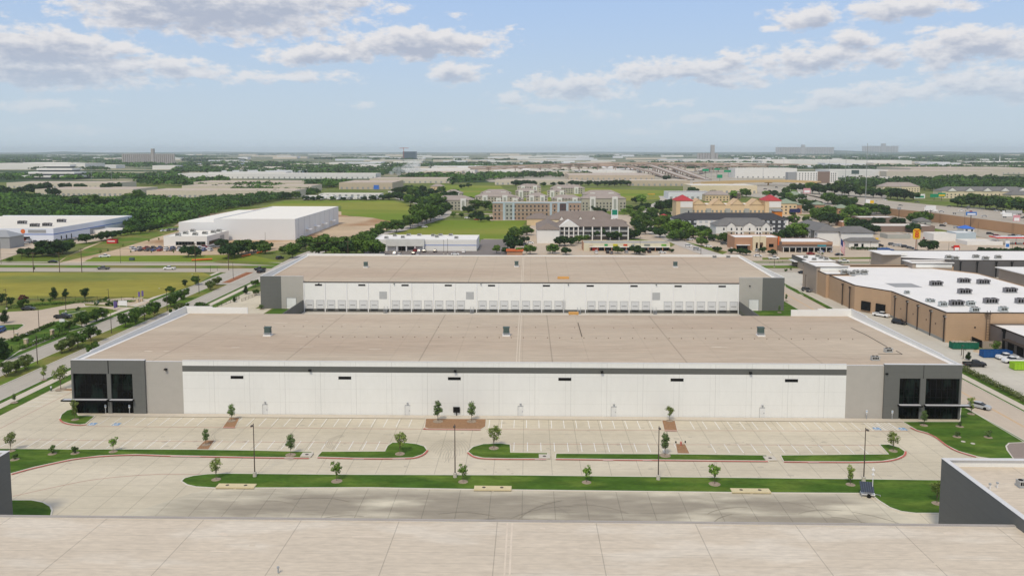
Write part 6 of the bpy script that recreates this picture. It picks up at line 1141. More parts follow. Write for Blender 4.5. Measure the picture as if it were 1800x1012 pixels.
# shop row
t, w, h = bld('shop_row', 'low cream fronted shop row with coloured fascia signs', 'shops', 1026, 441, 1177, 14, 427, mat('pale_olive_fascia',(.60,.56,.42)), rm=mat('grey_roof',(.34,.33,.31))); part(t, 'brick_end', ST['orange_brick'], (-.3,-.01,0,14,0,5.2)); part(t, 'shop_front', GLASS, (3.5,w-.5,-.1,-.02,.1,2.3)); part(t, 'canopy', WHITEM, (3.5,w,-1.6,-.1,2.4,2.6))
for i, (a, s, c) in enumerate(((.06,2.2,(.6,.5,.4)),(.24,2.0,(.02,.28,.08)),(.34,2.8,(.5,.45,.02)),(.46,2.4,(.5,.06,.02)),(.56,1.5,(.3,.32,.33)),(.70,3.6,(.2,.22,.2)),(.90,3.0,(.12,.32,.04)))): part(t, 'fascia_sign', mat(f'fascia_colour_{nth(i)}', c), (w*a,w*a+s,-.2,-.02,3.1,4.2))
part(t, 'red_front', mat('red_front',(.4,.04,.03)), (5,9,-.2,-.1,.2,2.2)); part(t, 'post', ST['orange_brick'], *[(q,q+.4,-1.7,-1.4,0,2.4) for q in np.linspace(3.5,w-.5,12)])
# brick hotel
t, w, h = bld('brick_hotel', 'long four storey brick hotel with pale blue pilasters and white roof edge', 'hotel', 866, 387, 1021, 18, 356, ST['red_brick'], rm=ROOFW); part(t, 'cornice', ST['pale_blue_panel'], (-.1,w*.84,-.35,-.02,h-.7,h+.5),(w*.84,w+.1,-.35,-.02,h-.3,h+1.2)); part(t, 'band', mat('pale_band',(.6,.56,.5)), (0,w,-.12,-.02,h*.53,h*.53+.35))
for a in (.13,.235,.66,.745,.845): part(t, 'pilaster', ST['pale_blue_panel'], (w*a-1.0,w*a+1.0,-.3,-.02,0,h-.7))
part(t, 'dark_bay', mat('maroon_panel',(.09,.06,.06)), (w*.76,w*.83,-.2,-.02,0,h-.75)); part(t, 'grey_bay', ST['grey_stucco'], (w*.145,w*.22,-.15,-.02,0,h-.75))
add_windows(t, [(w*(.03+.94*i/21), h*.07+f*h*.225, -.16) for i in range(22) for f in range(4) if abs(.03+.94*i/21-.13)>.012], 1.3, 1.6)
# dark roofed hotel
t, w, h = bld('dark_roof_hotel', 'long white and charcoal hotel under a black hip roof with an orange tower', 'hotel', 1186, 409, 1384, 20, 386, CW, 'hip', RF['dark_shingles'], rh=4.2)
part(t, 'charcoal_panel', ST['charcoal_stucco'], (w*.08,w*.19,-.12,-.02,0,h-.3),(w*.79,w*.97,-.12,-.02,0,h-.3)); part(t, 'orange_tower', mat('orange_tower',(.62,.20,.03)), (w*.92,w*.99,12,19,h,h+5.2)); part(t, 'tower_roof', GREYM, (w*.915,w*.995,11.5,19.5,h+5.2,h+5.9))
add_windows(t, [(w*(.03+.94*i/19), .9+f*3.2, -.12) for i in range(20) for f in range(3)], 2.0, 1.6, mat('pale_window',(.5,.53,.56), rough=.3))
# sand coloured hotel with red towers
t, w, h = bld('gabled_hotel', 'sand coloured hotel with four gables between two red roofed towers', 'hotel', 1212, 396, 1345, 20, 359, ST['sand_stucco'], rm=ROOFW); g3 = w/4
for k in range(4): gable_front(t, 'gable', ST['sand_stucco'], g3*k+1.2+(1.2 if k else 0), g3*(k+1)-2.6, h-.3, h+4.0, -.5, 14, RF['orange_tile'])
part(t, 'grey_bay', ST['grey_stucco'], *[(g3*k-2.2,g3*k+2.0,-.1,-.02,0,h*.8) for k in (1,2,3)]); part(t, 'band', mat('pale_band',(.6,.56,.5)), (0,w,-.15,-.02,h*.52,h*.52+.35)); add_windows(t, [(g3*k+g3*(.2+.22*j), h*.2+f*h*.21, -.11) for k in range(4) for j in range(4) for f in range(3)], 1.5, 1.7, mat('tinted_window',(.22,.26,.25), rough=.3))
for (a, c, lab) in ((1188,1217,'left red roofed tower of the sand coloured hotel'),(1344,1372,'right red roofed tower of the sand coloured hotel')):
    t, w, h = bld('hotel_tower', lab, 'hotel tower', a, 397, c, 17, 353, ST['sand_stucco'], 'hip', RF['red_metal_roof'], rh=4.2); part(t, 'grey_face', ST['grey_stucco'], (w*.25,w*.99,-.1,-.02,0,h*.72)); part(t, 'white_face', CW, (w*.25,w*.99,-.12,-.02,h*.74,h*.97)); add_windows(t, [(w*.75, h*.12+f*h*.2, -.12) for f in range(3)], 1.2, 1.7)
t, w, h = bld('red_roof_porch', 'small building with red roof left of the sand coloured hotel', 'building', 1158, 392, 1180, 12, 383, ST['cream_stucco'], 'hip', RF['red_metal_roof'])
# white hotel with grey hip roof
t, w, h = bld('white_hotel', 'three storey white hotel with grey hip roof, stone base and three small gables', 'hotel', 1258, 422, 1357, 17, 397, CW, 'hip', RF['grey_shingles'], rh=4.6); part(t, 'stone_base', mat('stone_base',(.42,.35,.26)), (w*.2,w*.33,-.6,-.02,0,h*.6),(w*.5,w*.68,-.6,-.02,0,h*.6),(w*.82,w*.94,-.6,-.02,0,h*.6),(-.3,w*.06,-.4,-.02,0,h*.45))
for a, c in ((.19,.34),(.48,.69),(.81,.95)): part(t, 'gable_wall', CW, (w*a,w*c,-.6,-.02,h*.6,h)); gable_front(t, 'gable', CW, w*a, w*c, h, h+2.3, -.7, 5, RF['grey_shingles'])
add_windows(t, [(w*x, .9+f*2.9, -.62 if x in (.27,.59,.88) else 0) for x in (.14,.27,.37,.45,.59,.73,.78,.88,.97) for f in range(3)], 1.0, 1.6)
# gabled white hotel seen at an angle
gx, gy, _ = W(1478,433); t = thing('angled_hotel', 'white three storey hotel with grey roofs and arched dark bays, seen at an angle', 'hotel', (gx,gy,0)); hh = hgt(1478,433,409); MB().box(0,20,0,16,0,hh).build('wall', CW, t); MB().box(-14,-.02,2,46,0,hh+.6).build('wall', CW, t); MB().hip(-1,21,-.8,17,hh,3.2,6).build('roof', RF['grey_shingles'], t); MB().hip(-15,1,1,47,hh+.6,4.0,6).build('roof', RF['grey_shingles'], t)
MB().box(2,20,-8,-.02,0,4.0).build('wall', CW, t); MB().hip(1,21,-9,0,4.0,1.9,3).build('roof', RF['grey_shingles'], t); part(t, 'dark_bay', GREYD, (-14.6,-14.02,8,13,0,hh+1),(-14.6,-14.02,24,30,0,hh+1),(-14.6,-14.02,40,44.5,0,hh+1)); add_windows(t, [(-14.02, .9+f*2.8, y) for y in (5,16,20,33,37) for f in range(3)], 1.3, 1.5, side=-1); part(t, 'low_window', GLASS, (5,7.5,-8.1,-8.02,1,2.6),(9.5,10.8,-8.1,-8.02,0,2.6))
# brick shops
t, w, h = bld('brick_bank', 'orange brick shop with a tall cream portal facing the cross street', 'shop', 1291, 440, 1372, 18, 417, ST['orange_brick'], rm=ROOFW); part(t, 'portal', ST['cream_stucco'], (w*.38,w*.66,-1.6,-.02,h*.62,h+.8),(w*.38,w*.44,-1.6,-.02,0,h*.62),(w*.49,w*.53,-1.6,-.02,0,h*.62),(w*.60,w*.66,-1.6,-.02,0,h*.62)); part(t, 'shop_window', GLASS, (w*.05,w*.28,-.1,-.02,.5,3),(w*.45,w*.59,-.1,-.02,0,3.4),(w*.74,w*.84,-.1,-.02,2,4)); part(t, 'canopy', WHITEM, (w*.03,w*.32,-2.2,-.1,3.3,3.6))
t, w, h = bld('brick_shops', 'long brown brick shop row with white roof and glass fronts', 'shops', 1374, 443, 1462, 22, 425, ST['brown_brick'], rm=ROOFW); part(t, 'shop_front', GLASS, (1,w-1,-.1,-.02,.2,2.8)); part(t, 'fascia', ST['orange_brick'], (0,w,-.5,-.02,h-1.6,h+.1)); part(t, 'canopy', GREYM, (0,w,-1.8,-.1,2.9,3.3)); part(t, 'post', mat('pale_band',(.6,.56,.5)), *[(q,q+.45,-1.9,-1.5,0,2.9) for q in np.linspace(.2,w-.7,9)]); part(t, 'fascia_sign', mat('teal_sign',(.05,.32,.38)), (w*.7,w*.87,-.62,-.5,3.6,4.4))
t = thing('feather_banner', 'tall orange banner between the two brick shop buildings', 'banner', W(1366,449)); part(t, 'pole', DKT, (-.1,.1,-.1,.1,0,10)); part(t, 'flag', mat('orange_flag',(.6,.12,.03)), (.1,1.0,-.05,.05,6,11))
t = thing('small_kiosk', 'orange roofed kiosk at the dark pole beside the columned hotel', 'kiosk', W(891,449)); part(t, 'wall', ST['orange_brick'], (0,9,0,4,0,2.4)); part(t, 'roof', mat('orange_roof',(.55,.13,.04)), (-.5,9.5,-.5,4.5,2.4,3.3))
# apartments
AP = [(1022,1100,371,349),(1025,1090,358,341.5),(970,1024,362,350),(925,963,358,346),(862,920,361,351),(845,898,350,339.5),(906,944,348,337),(909,951,339,329),(968,1028,341,331),(962,996,347,337.5),(762,832,370,352),(835,905,361,346),(778,812,352,340)]
for i, (a, c, base, top) in enumerate(AP):
    t, w, h = bld('apartment_block', f'three storey taupe roofed apartment block, number {i+1} of the complex' if False else f'beige apartment block with taupe hip roof and white bays, {nth(i)} of the complex', 'apartments', a, base, c, 20, top, mat('beige_panel',(.50,.46,.38)) if i % 2 else mat('olive_panel',(.40,.38,.31)), 'hip', RF['taupe_shingles'], group='apartment blocks behind the hotels', rh=4.2)
    nb = max(2, int(w/16)); part(t, 'stair_bay', ST['white_stucco'], *[(w*(k+.5)/nb-2.8,w*(k+.5)/nb+2.8,-1.6,-.02,0,h+1.8) for k in range(nb)]); part(t, 'bay_recess', ST['grey_stucco'], *[(w*(k+.5)/nb-1.3,w*(k+.5)/nb+1.3,-1.68,-1.6,.8,h-.4) for k in range(nb)])
    add_windows(t, [(x, .9+f*3.0) for x in np.arange(2, w-1.5, 3.4) for f in range(3) if all(abs(x-w*(k+.5)/nb) > 3.6 for k in range(nb))], 1.4, 1.5)
# generic far blocks
def wh(label, a, c, base, top, depth, wm, rm, cat='warehouse', name='long_warehouse', doors=0, stripe=None, group=None, rot=0):
    t, w, h = bld(name, label, cat, a, base, c, depth, top, wm, rm=rm, rot=rot, group=group); n = doors
    if n: part(t, 'dock_doors', GREYM, *[(w*(k+.5)/n-1.6,w*(k+.5)/n+1.6,-.1,-.02,.4,3.8) for k in range(n)])
    return t, w, h
S_, R_ = ST, RF
for q in (('long tan warehouse beyond the wood at the left, upper one',12,210,331,321,60,S_['beige_concrete'],R_['tan_roof']),('long tan warehouse behind the left wood with parked cars before it',62,236,345,332.5,70,S_['beige_concrete'],R_['tan_roof']),
  ('long beige warehouse with flat brown roof in the middle left',258,520,348,334.5,55,S_['beige_concrete'],R_['tan_roof']),('stepped beige hall behind the long beige warehouse, near part',320,549,337,326.5,60,S_['beige_concrete'],R_['tan_roof']),('stepped beige hall behind the long beige warehouse, far part',340,536,329,320,70,S_['beige_concrete'],R_['tan_roof']),
  ('very long white warehouse in the left distance',313,662,314,305.2,60,S_['far_white'],R_['pale_roof']),('tan roofed factory with a blue gate near the steam',596,690,333,321,110,S_['tan_concrete'],R_['tan_roof']),('low pale factory around the steam plume',650,790,322,314,80,S_['beige_concrete'],R_['tan_roof']),
  ('distant white warehouse row at the left picture edge',-30,152,298,287.5,120,S_['far_white'],R_['pale_roof']),('white halls right of the stepped office block',140,205,296,290,60,S_['far_white'],R_['pale_roof']),('pale halls below the grain silo',268,309,298,291,50,S_['far_white'],R_['pale_roof']),
  ('long white roofed hall in the centre distance',705,835,304,297.5,120,S_['far_white'],R_['pale_roof']),('white hall right of the centre',868,905,305,299,60,S_['far_white'],R_['pale_roof']),('huge pale flat roofed complex before the viaduct, left',905,1010,309,301,160,S_['beige_concrete'],R_['pale_roof']),('huge pale flat roofed complex before the viaduct, right',1000,1150,316,308,170,S_['tan_concrete'],R_['tan_roof']),
  ('long low white hall in front of the tree row',870,1020,325,317,50,S_['beige_concrete'],R_['tan_roof']),('tan building with dark openings left of the overpass',1108,1212,327,317,35,S_['tan_concrete'],R_['pale_roof']),('white hall beside the freeway signs',1292,1400,313,296,60,S_['far_white'],R_['pale_roof']),
  ('white warehouse right of the cream hotel',1458,1560,312,299,90,S_['far_white'],R_['pale_roof']),('long grey walled warehouse at the right distance',1558,1760,313,301,150,S_['beige_concrete'],R_['tan_roof']),('wide tan roofed warehouse at the far right',1600,1830,306,296,200,S_['beige_concrete'],R_['tan_roof']),
  ('thin white warehouse line in the right distance',1340,1600,289,282,150,S_['far_white'],R_['pale_roof']),('white warehouse line in front of the far right woods',1200,1500,285,280.5,150,S_['far_white'],R_['pale_roof']),('pale hall behind the freeway trees',1510,1560,320,311,50,S_['far_white'],R_['tan_roof']),
  ('pale shopping hall with brown roof beside the overpass',1215,1330,340,326,60,S_['cream_stucco'],R_['pale_roof']),('blue grey hall with purple panels behind the sand hotel',1175,1250,351,338,35,S_['pale_metal'],mat('grey_roof',(.34,.33,.31))),('low pale warehouse row at the far right trees',1690,1800,334,327,30,S_['cream_stucco'],R_['tan_roof'])):
    wh(*q, doors=max(0, int((q[2]-q[1])/9)) if q[3] > 300 else 0)
part(thing('blue_gate', 'blue factory gate panel near the steam', 'gate', W(657,334)), 'panel', R_['blue_metal_roof'], (0,8,-.3,0,1,7.5))
rw = random.Random(9); FB = []
for i in range(340):
    u = rw.random(); base = 272+u**.8*34; px = rw.uniform(-20,1820); wpx = rw.uniform(14,95)*(.6+u)
    if (205 < px+wpx and px < 320 and base > 284) or (base > 296 and (px < 330 or px > 1180)): continue
    FB.append((px, base, wpx, rw.uniform(25,110), base-rw.uniform(1.2,3.2)-(base-270)*.05))
FB.sort(); FB = sorted(rw.sample(FB, min(len(FB), 288)))
for c_ in (0, 1, 2):
    for i, (px, base, wpx, dp, top) in enumerate(FB[c_::3]): bld('distant_building', f'{["white","beige","pale grey"][c_]} flat roofed building in the far haze, {nth(i)} from left', 'building', px, base, px+wpx, dp, top, (ST['far_white'],ST['beige_concrete'],ST['pale_metal'])[c_], rm=[RF['pale_roof'],RF['tan_roof'],ROOFW][i%3], group=f'{["white","beige","pale grey"][c_]} buildings far in the haze')
# scattered buildings of the middle right
for q in (('low dark brown commercial building with pale roof below the freeway wall',1538,1642,408,397,22,S_['brown_brick'],R_['pale_roof']),('brown building with a white metal roof behind the trees',1510,1575,393,382,16,S_['brown_brick'],ROOFW),('orange brick restaurant beside the white metal roof',1480,1512,399,390,14,S_['orange_brick'],ROOFW),
  ('small white workshop left of the blue roofed shop',1641,1680,424,411,14,S_['white_stucco'],R_['pale_roof']),('blue and white car wash with brown corner',1680,1715,421,409,12,S_['pale_blue_panel'],ROOFW),('low pale shop beside the fuel station',1700,1762,431,424,14,S_['white_stucco'],R_['pale_roof']),
  ('row of low buildings with grey roofs at the freeway foot',1560,1600,420,412,12,S_['grey_stucco'],R_['tan_roof'])): wh(*q, cat='building', name='low_building')
for q in (('small building with a blue pyramid roof',1694,1712,409,402,9,'white_stucco','blue_metal_roof'),('orange hotel block with green roof, left one',1392,1409,376,360,14,'orange_brick','green_metal_roof'),('orange hotel block with green roof, right one',1433,1450,374,360,14,'orange_brick','green_metal_roof'),('brown house with green roof before the trees',1472,1494,376,366,14,'orange_brick','green_metal_roof'),('green roofed hotel wing between the orange blocks',1370,1400,378,358,16,'sand_stucco','green_metal_roof'),
  ('cream hotel with long brown roof beyond the freeway',1552,1616,338,328,22,'cream_stucco','taupe_shingles'),('grey shingled house beside the brown building',1613,1636,397,389,10,'grey_stucco','grey_shingles'),('cream gabled block at the right end beyond the freeway',1777,1830,351,343,18,'cream_stucco','grey_shingles'),('orange brick house behind the sand hotel',1285,1302,350,340,14,'brown_brick','taupe_shingles'),
  ('salmon coloured building at the far meadow',757,780,337,328,14,'sand_stucco','taupe_shingles'),('tan hip roofed block behind the sand hotel',1240,1282,354,343,18,'sand_stucco','taupe_shingles'),('pale green roofed house right of the sand hotel',1385,1412,351,343,16,'grey_stucco','green_metal_roof')):
    t, w, h = bld('roofed_building', q[0], 'building', q[1], q[3], q[2], q[5], q[4], ST[q[6]], 'hip', RF[q[7]]); add_windows(t, [(x, 1+f*3) for x in np.arange(2, w-1.5, 4) for f in range(max(1,int(h/3.2)))], 1.5, 1.5)
t, w, h = bld('gabled_inn', 'long cream inn with grey roof and five gables beyond the freeway', 'hotel', 1655, 349, 1808, 22, 336, ST['cream_stucco'], 'hip', RF['grey_shingles'], rh=5)
for k in range(5): gable_front(t, 'gable', CW, w*(.06+.2*k), w*(.17+.2*k), h, h+4.4, -.9, 8, RF['grey_shingles'])
add_windows(t, [(x, 1+f*3.2) for x in np.arange(2, w-1, 5) for f in range(2)], 1.6, 1.6)
t, w, h = bld('cream_hotel', 'five storey cream and white hotel with a brown middle bay beyond the overpass', 'hotel', 1401, 322, 1472, 20, 302, CW, rm=ROOFW); part(t, 'brown_bay', ST['brown_brick'], (w*.5,w*.8,-.3,-.02,0,h+.4)); part(t, 'grey_wing', GREYM, (-16,-.1,4,18,0,h*.95)); add_windows(t, [(w*x, h*.12+f*h*.17, -.02) for x in (.06,.13,.2,.27,.34,.41,.47,.84,.89,.94) for f in range(5)], 1.8, 1.9)
# stepped office block, silo, towers
t = thing('stepped_office', 'stepped office block of white terraces at the left distance', 'office', W(35,315)); sc = (W(135,315)[0]-W(35,315)[0]); 
for k in range(4): part(t, 'terrace', ST['far_white'], (sc*.09*k,sc*(1-.09*k),12*k,60,k*7.5+3.6,k*7.5+7.5)); part(t, 'glass_band', GLASSB, (sc*(.09*k+.02),sc*(.98-.09*k),12*k+2,58,k*7.5,k*7.5+3.6))
def silo(px0, px1, base, top, twx, twt, lab, n, two=None):
    x0, y, _ = W(px0, base); x1 = W(px1, base)[0]; h = hgt(px0, base, top); t = thing('grain_silo', lab, 'silo', (x0, y, 0)); r = (x1-x0)/n/2; CS = mat('silo_concrete', (.36,.34,.33), var=.06, scale=.02)
    for k in range(n): MB().cyl(r+k*2*r, 0, 0, h, r*1.0, n=10).build('silo_tube', CS, t) if k == 0 else None
    pr = t.children[0]
    for k in range(1, n): o = pr.copy(); COL.objects.link(o); o.parent = t; o.location = (k*2*r,0,0)
    MB().box(0,x1-x0,-r*.6,r*.6,h,h*1.06).build('gallery', CS, t); xt = W(twx, base)[0]-x0; ht = hgt(twx, base, twt); MB().box(xt-r*1.3,xt+r*1.3,-r*1.4,r*1.4,0,ht).build('head_house', CS, t)
silo(215,309,290,271.5,270,261.5,'long grain silo row with a tall head house in the left distance',26); silo(1225,1262,281,270,1252,255,'grey elevator block with a tall tower on the horizon right of centre',8); silo(1363,1465,272,259.5,1411,254.5,'long grey silo row on the right horizon, left one',24); silo(1515,1578,271,257.5,1552,252.5,'grey silo block on the right horizon, right one',14)
t, w, h = bld('glass_tower', 'dark blue glass block with a crane in the centre distance', 'tower', 708, 281, 731, 60, 266.5, mat('blue_glass',(.05,.08,.11), rough=.3), rm=GREYM); part(t, 'crane', mat('crane_red',(.4,.12,.08)), (6,9,-6,-3,0,h*1.5),(-20,40,-6,-3,h*1.38,h*1.44))
t = thing('steeple', 'slender white steeple in the right distance woods', 'tower', W(1757,289)); h = hgt(1757,289,273); MB().cyl(0,0,0,h*.35,4).cyl(0,0,h*.35,h,2.6,.5).build('spire', WHITEM, t)
for i, (px, py, top) in enumerate(((1485,343,268),(1521,362,252),(1341,318,285),(1377,312,280),(1250,316,290),(1306,304,283),(560,300,262),(161,318,292),(196,318,295),(255,310,296),(279,322,304),(1582,352,325),(1458,300,278))): util_pole(px, py, top, f'tall slim light mast near the freeway or distant halls, {nth(i)} of thirteen', False, GALV, .35)
# ================================================================== freeway with its tan retaining wall and viaducts
FW = [(1536,366,.4),(1560,368.5,5),(1620,374.5,6.5),(1700,385,6.5),(1800,398,6.5),(1900,411,6.5)]
fw_near = [W(a,b,z) for a,b,z in FW]; fw_far = [W(a,b,0) for a,b in ((1395,338),(1470,345),(1560,353),(1650,362),(1760,372),(1860,381))]; fw_far = [(a,b_,.4) for a,b_,_ in fw_far]
b = MB()
for i in range(5): b.poly([fw_near[i], fw_near[i+1], fw_far[i+1], fw_far[i]])
struct('freeway', b, FWY)
b = MB(); b.poly(Gp([(1536,366),(1395,338),(1290,322),(1200,310),(1180,318),(1260,330),(1340,340),(1430,356)], .25)); struct('freeway', b, FWY)
b = MB(); b.poly(Gp([(1536,368),(1600,379),(1700,395),(1820,418),(1900,432),(1900,445),(1800,433),(1700,412),(1600,394),(1500,375),(1380,352),(1380,347)], .2)); struct('frontage_road', b, FWY)
RWM = mat('tan_retaining_wall', (.45,.27,.15), var=.06, scale=.1, lines=((0,9,0,.3,.15),)); t = thing('retaining_wall', 'long tan concrete retaining wall carrying the freeway at the right', 'wall', fw_near[0])
b = MB(); o3 = fw_near[0]
for i in range(5):
    p, q = fw_near[i], fw_near[i+1]; b.add([(p[0]-o3[0],p[1]-o3[1]-.4,0),(q[0]-o3[0],q[1]-o3[1]-.4,0),(q[0]-o3[0],q[1]-o3[1]-.4,q[2]+1),(p[0]-o3[0],p[1]-o3[1]-.4,p[2]+1),(p[0]-o3[0],p[1]-o3[1],0),(q[0]-o3[0],q[1]-o3[1],0),(q[0]-o3[0],q[1]-o3[1],q[2]+1),(p[0]-o3[0],p[1]-o3[1],p[2]+1)], [(0,1,2,3),(3,2,6,7),(5,4,7,6)])
b.build('wall', RWM, t)
b = MB()
for s in (.2,.42,.46,.7,.85):
    pts = [tuple(n_[k]*(1-s)+f_[k]*s+(.12 if k == 2 else 0) for k in range(3)) for n_, f_ in zip(fw_near, fw_far)]
    wd = 1.2 if s in (.42,.46) else .35
    for p, q in zip(pts, pts[1:]): b.poly([(p[0],p[1]-wd,p[2]),(q[0],q[1]-wd,q[2]),(q[0],q[1]+wd,q[2]),(p[0],p[1]+wd,p[2])])
struct('lane_lines', b, KERB)
VIA = mat('viaduct_concrete', (.44,.33,.26), var=.08, scale=.02); VTAN = mat('ochre_overpass', (.55,.40,.20), var=.04, scale=.02); VR = mat('ramp_surface', (.46,.41,.36), var=.05, scale=.01)
def viaduct(lab, pts, w, m=VIA, step=38, par=1.3, group=None):
    """pts: (px, py, z): the deck edge as seen at height z"""
    P = smooth_path([W(a,b_,z) for a,b_,z in pts], 6); o = P[0]; t = thing('viaduct', lab, 'viaduct', (o[0],o[1],0), 0, group); L_, Rr = [], []
    for i, p in enumerate(P):
        a, c = P[max(0,i-1)], P[min(len(P)-1,i+1)]; d = Vector((c[0]-a[0],c[1]-a[1])).normalized(); L_.append((p[0]-d.y*w/2-o[0],p[1]+d.x*w/2-o[1],p[2])); Rr.append((p[0]+d.y*w/2-o[0],p[1]-d.x*w/2-o[1],p[2]))
    b = MB(); q = MB()
    for i in range(len(P)-1):
        b.poly([Rr[i],Rr[i+1],L_[i+1],L_[i]])
        for E_ in (L_, Rr):
            u, v = E_[i], E_[i+1]; q.poly([(u[0],u[1],u[2]-2.2),(v[0],v[1],v[2]-2.2),(v[0],v[1],v[2]+par),(u[0],u[1],u[2]+par)])
    b.build('deck', VR, t); q.build('girder', m, t); acc = 0; pr = None
    for i in range(1, len(P)):
        p, c = P[i-1], P[i]; acc += sqrt((p[0]-c[0])**2+(p[1]-c[1])**2)
        if acc > step and c[2] > 4:
            acc = 0; z = c[2]-2.2; k = MB(); k.box(-1.2,1.2,-1.2,1.2,0,z-1.5); k.box(-w*.4,w*.4,-1.2,1.2,z-1.5,z); pe = k.build('pier', m, t); pe.location = (c[0]-o[0], c[1]-o[1], 0)
viaduct('long brown viaduct crossing the distance, lower deck', [(830,297,12),(900,295,13),(1000,292.5,14),(1100,291,14),(1200,290.5,14),(1350,292,14)], 16); viaduct('long brown viaduct crossing the distance, upper deck', [(825,294,20),(950,290,24),(1050,287,26),(1150,286.5,26),(1280,287.5,24),(1400,289,20)], 16)
viaduct('curving ramp descending toward the freeway, left one', [(1100,287,25),(1135,289,22),(1160,296,16),(1190,307,8),(1215,315,2)], 14); viaduct('curving ramp descending toward the freeway, second one', [(1150,288,23),(1175,292,18),(1200,300,12),(1222,308,6),(1245,316,1)], 14)
viaduct('curving ramp of the interchange, third one', [(1185,298,12),(1190,293,16),(1215,290,20),(1260,288,22)], 13); viaduct('curving ramp of the interchange, fourth one', [(1228,300,10),(1240,295,14),(1270,292,17),(1330,291,18)], 13); viaduct('left ramp of the interchange rising beside the white halls', [(1020,288,22),(1090,291,18),(1140,300,10),(1175,312,3)], 13)
viaduct('ochre overpass crossing the freeway before the cream hotel', [(1225,323,6),(1250,321,7),(1320,318.5,8),(1380,318,8),(1440,320.5,7)], 16, VTAN, 70, 1.6)
# freeway traffic
def truck(kind, px, py, ang, cab, lab, box=None, z=0):
    x, y, _ = W(px, py, z); t = thing('lorry', lab, 'truck', (x,y,z+.25), R(ang)); C_ = PAINT[cab]; L_ = 12 if kind == 'semi' else 6.5
    b = MB(); frus(b,L_/2+.5,L_/2+3.2,1.2,L_/2+.7,L_/2+2.6,1.1,.5,3.2); b.box(L_/2+2.6,L_/2+4,-1.1,1.1,.5,1.7); b.build('cab', C_, t); MB().box(L_/2+2.3,L_/2+2.9,-1.0,1.0,1.8,2.8).build('windscreen', CGL, t); MB().box(-L_/2,L_/2+1,-1.1,1.1,.9,1.2).build('chassis', GREYM, t)
    if box: MB().box(-L_/2,L_/2,-1.25,1.25,1.2,3.9).build('box_body', box, t)
    for sx in (-L_/2+1,-L_/2+2.3,L_/2+2.5):
        for sy in (-1.0,1.0): m = MB(); m.tube((sx,sy-.15,.5),(sx,sy+.15,.5),.5,n=10); m.build('wheel', BLACK, t)
truck('semi',1688,377,-25,'red','red lorry with an empty flat trailer on the freeway',None,6); truck('box',1770,383.5,-25,'white','white box lorry on the freeway above the wall',WHITEM,6); truck('semi',1718,368.5,155,'grey','grey flatbed lorry on the far freeway lanes',None,3); truck('semi',1782,378,155,'white','white tanker lorry on the far freeway lanes',LGREY,4); truck('box',1632,372.5,-25,'white','white lorry behind the white hoarding on the freeway',WHITEM,6); truck('box',1553,448.5,10,'blue','blue box lorry on the cross street behind the entrance tower',PAINT['blue'])
for i, (px, py, z, k, c) in enumerate(((1668,363.5,1,'sedan','black'),(1612,356.5,1,'pickup','grey'),(1622,374,6,'sedan','red'),(1583,362,3,'sedan','grey'),(1640,372,6,'suv','white'),(1655,373,6,'sedan','silver'),(1730,381,6,'sedan','silver'),(1752,371.5,3,'sedan','silver'),(1745,368,3,'suv','black'),(1690,371,4,'sedan','white'),(1500,350,.4,'suv','black'),(1485,346.5,.4,'suv','red'),(1540,355,.6,'sedan','white'),(1556,352.5,.4,'sedan','white'),(1430,345,.3,'sedan','white'),(1412,338,.3,'suv','white'),(1376,333,.3,'suv','white'),(1365,330,.3,'suv','black'),(1345,333,.3,'pickup','black'),(1320,331,.3,'sedan','white'),(1300,328,.3,'suv','white'),(1278,323,.3,'sedan','silver'),(1350,324,.3,'suv','white'),(1390,327,.3,'suv','black'),(1800,384,6,'suv','black'),(1450,342,.3,'suv','silver'))):
    pc(k, c, px, py, -25 if i % 2 else 155, f'on the freeway, {nth(i)} of the scattered traffic', z=z+.15, group='freeway traffic')
# billboards and pole signs
def psign(px, py, b0, t0, wpx, lab, m, m2=None, txt=None, tm=None, name='pole_sign', ts=.8):
    x, y, _ = W(px, py); zb, zt = hgt(px, py, b0), hgt(px, py, t0); w = wpx*y/1400; t = thing(name, lab, 'sign', (x,y,0)); MB().cyl(0,.2,0,zb,.28,n=8).build('pole', BRONZE, t); MB().box(-w/2,w/2,-.3,.3,zb,zt).build('panel', m, t)
    if m2: MB().box(-w*.4,w*.4,-.36,-.3,zb+(zt-zb)*.15,zb+(zt-zb)*.6).build('sign_face', m2, t)
    if txt: text_mesh(txt, (zt-zb)*ts, tm, 'lettering', t, (0,-.4,(zb+zt)/2), bold=.02)
    return t, w, zb, zt
YEL = mat('sign_yellow', (.75,.47,.02)); SRED = mat('sign_red', (.62,.03,.015)); SGRN = mat('sign_green_face', (.01,.26,.12)); SBLU = mat('sign_blue', (.03,.17,.5)); PINK = mat('sign_pink', (.62,.30,.34)); NAVY = mat('sign_navy', (.03,.035,.10))
x, y, _ = W(1610,441); zb, zt = hgt(1610,441,420), hgt(1610,441,402); t = thing('motel_sign', 'tall yellow shield sign with a red figure eight near the round tree', 'sign', (x,y,0)); MB().cyl(0,.2,0,zb,.25).build('pole', mat('sign_pole_brown',(.25,.08,.04)), t); hw = 2.15; hz = (zt-zb)
b = MB(); p2 = [(-hw*.7,0),(hw*.7,0),(hw,hz*.12),(hw,hz*.85),(hw*.55,hz),(-hw*.55,hz),(-hw,hz*.85),(-hw,hz*.12)]; b.add([(a,-.3,zb+c) for a,c in p2]+[(a,.3,zb+c) for a,c in p2], [tuple(range(8)), tuple(range(15,7,-1))]+[(i,8+i,8+(i+1)%8,(i+1)%8) for i in range(8)]); b.build('panel', YEL, t)
text_mesh('8', hz*.78, SRED, 'figure', t, (0,-.4,zb+hz*.4), bold=.09); text_mesh('Super', hz*.25, SRED, 'lettering', t, (0,-.4,zb+hz*.85), bold=.02)
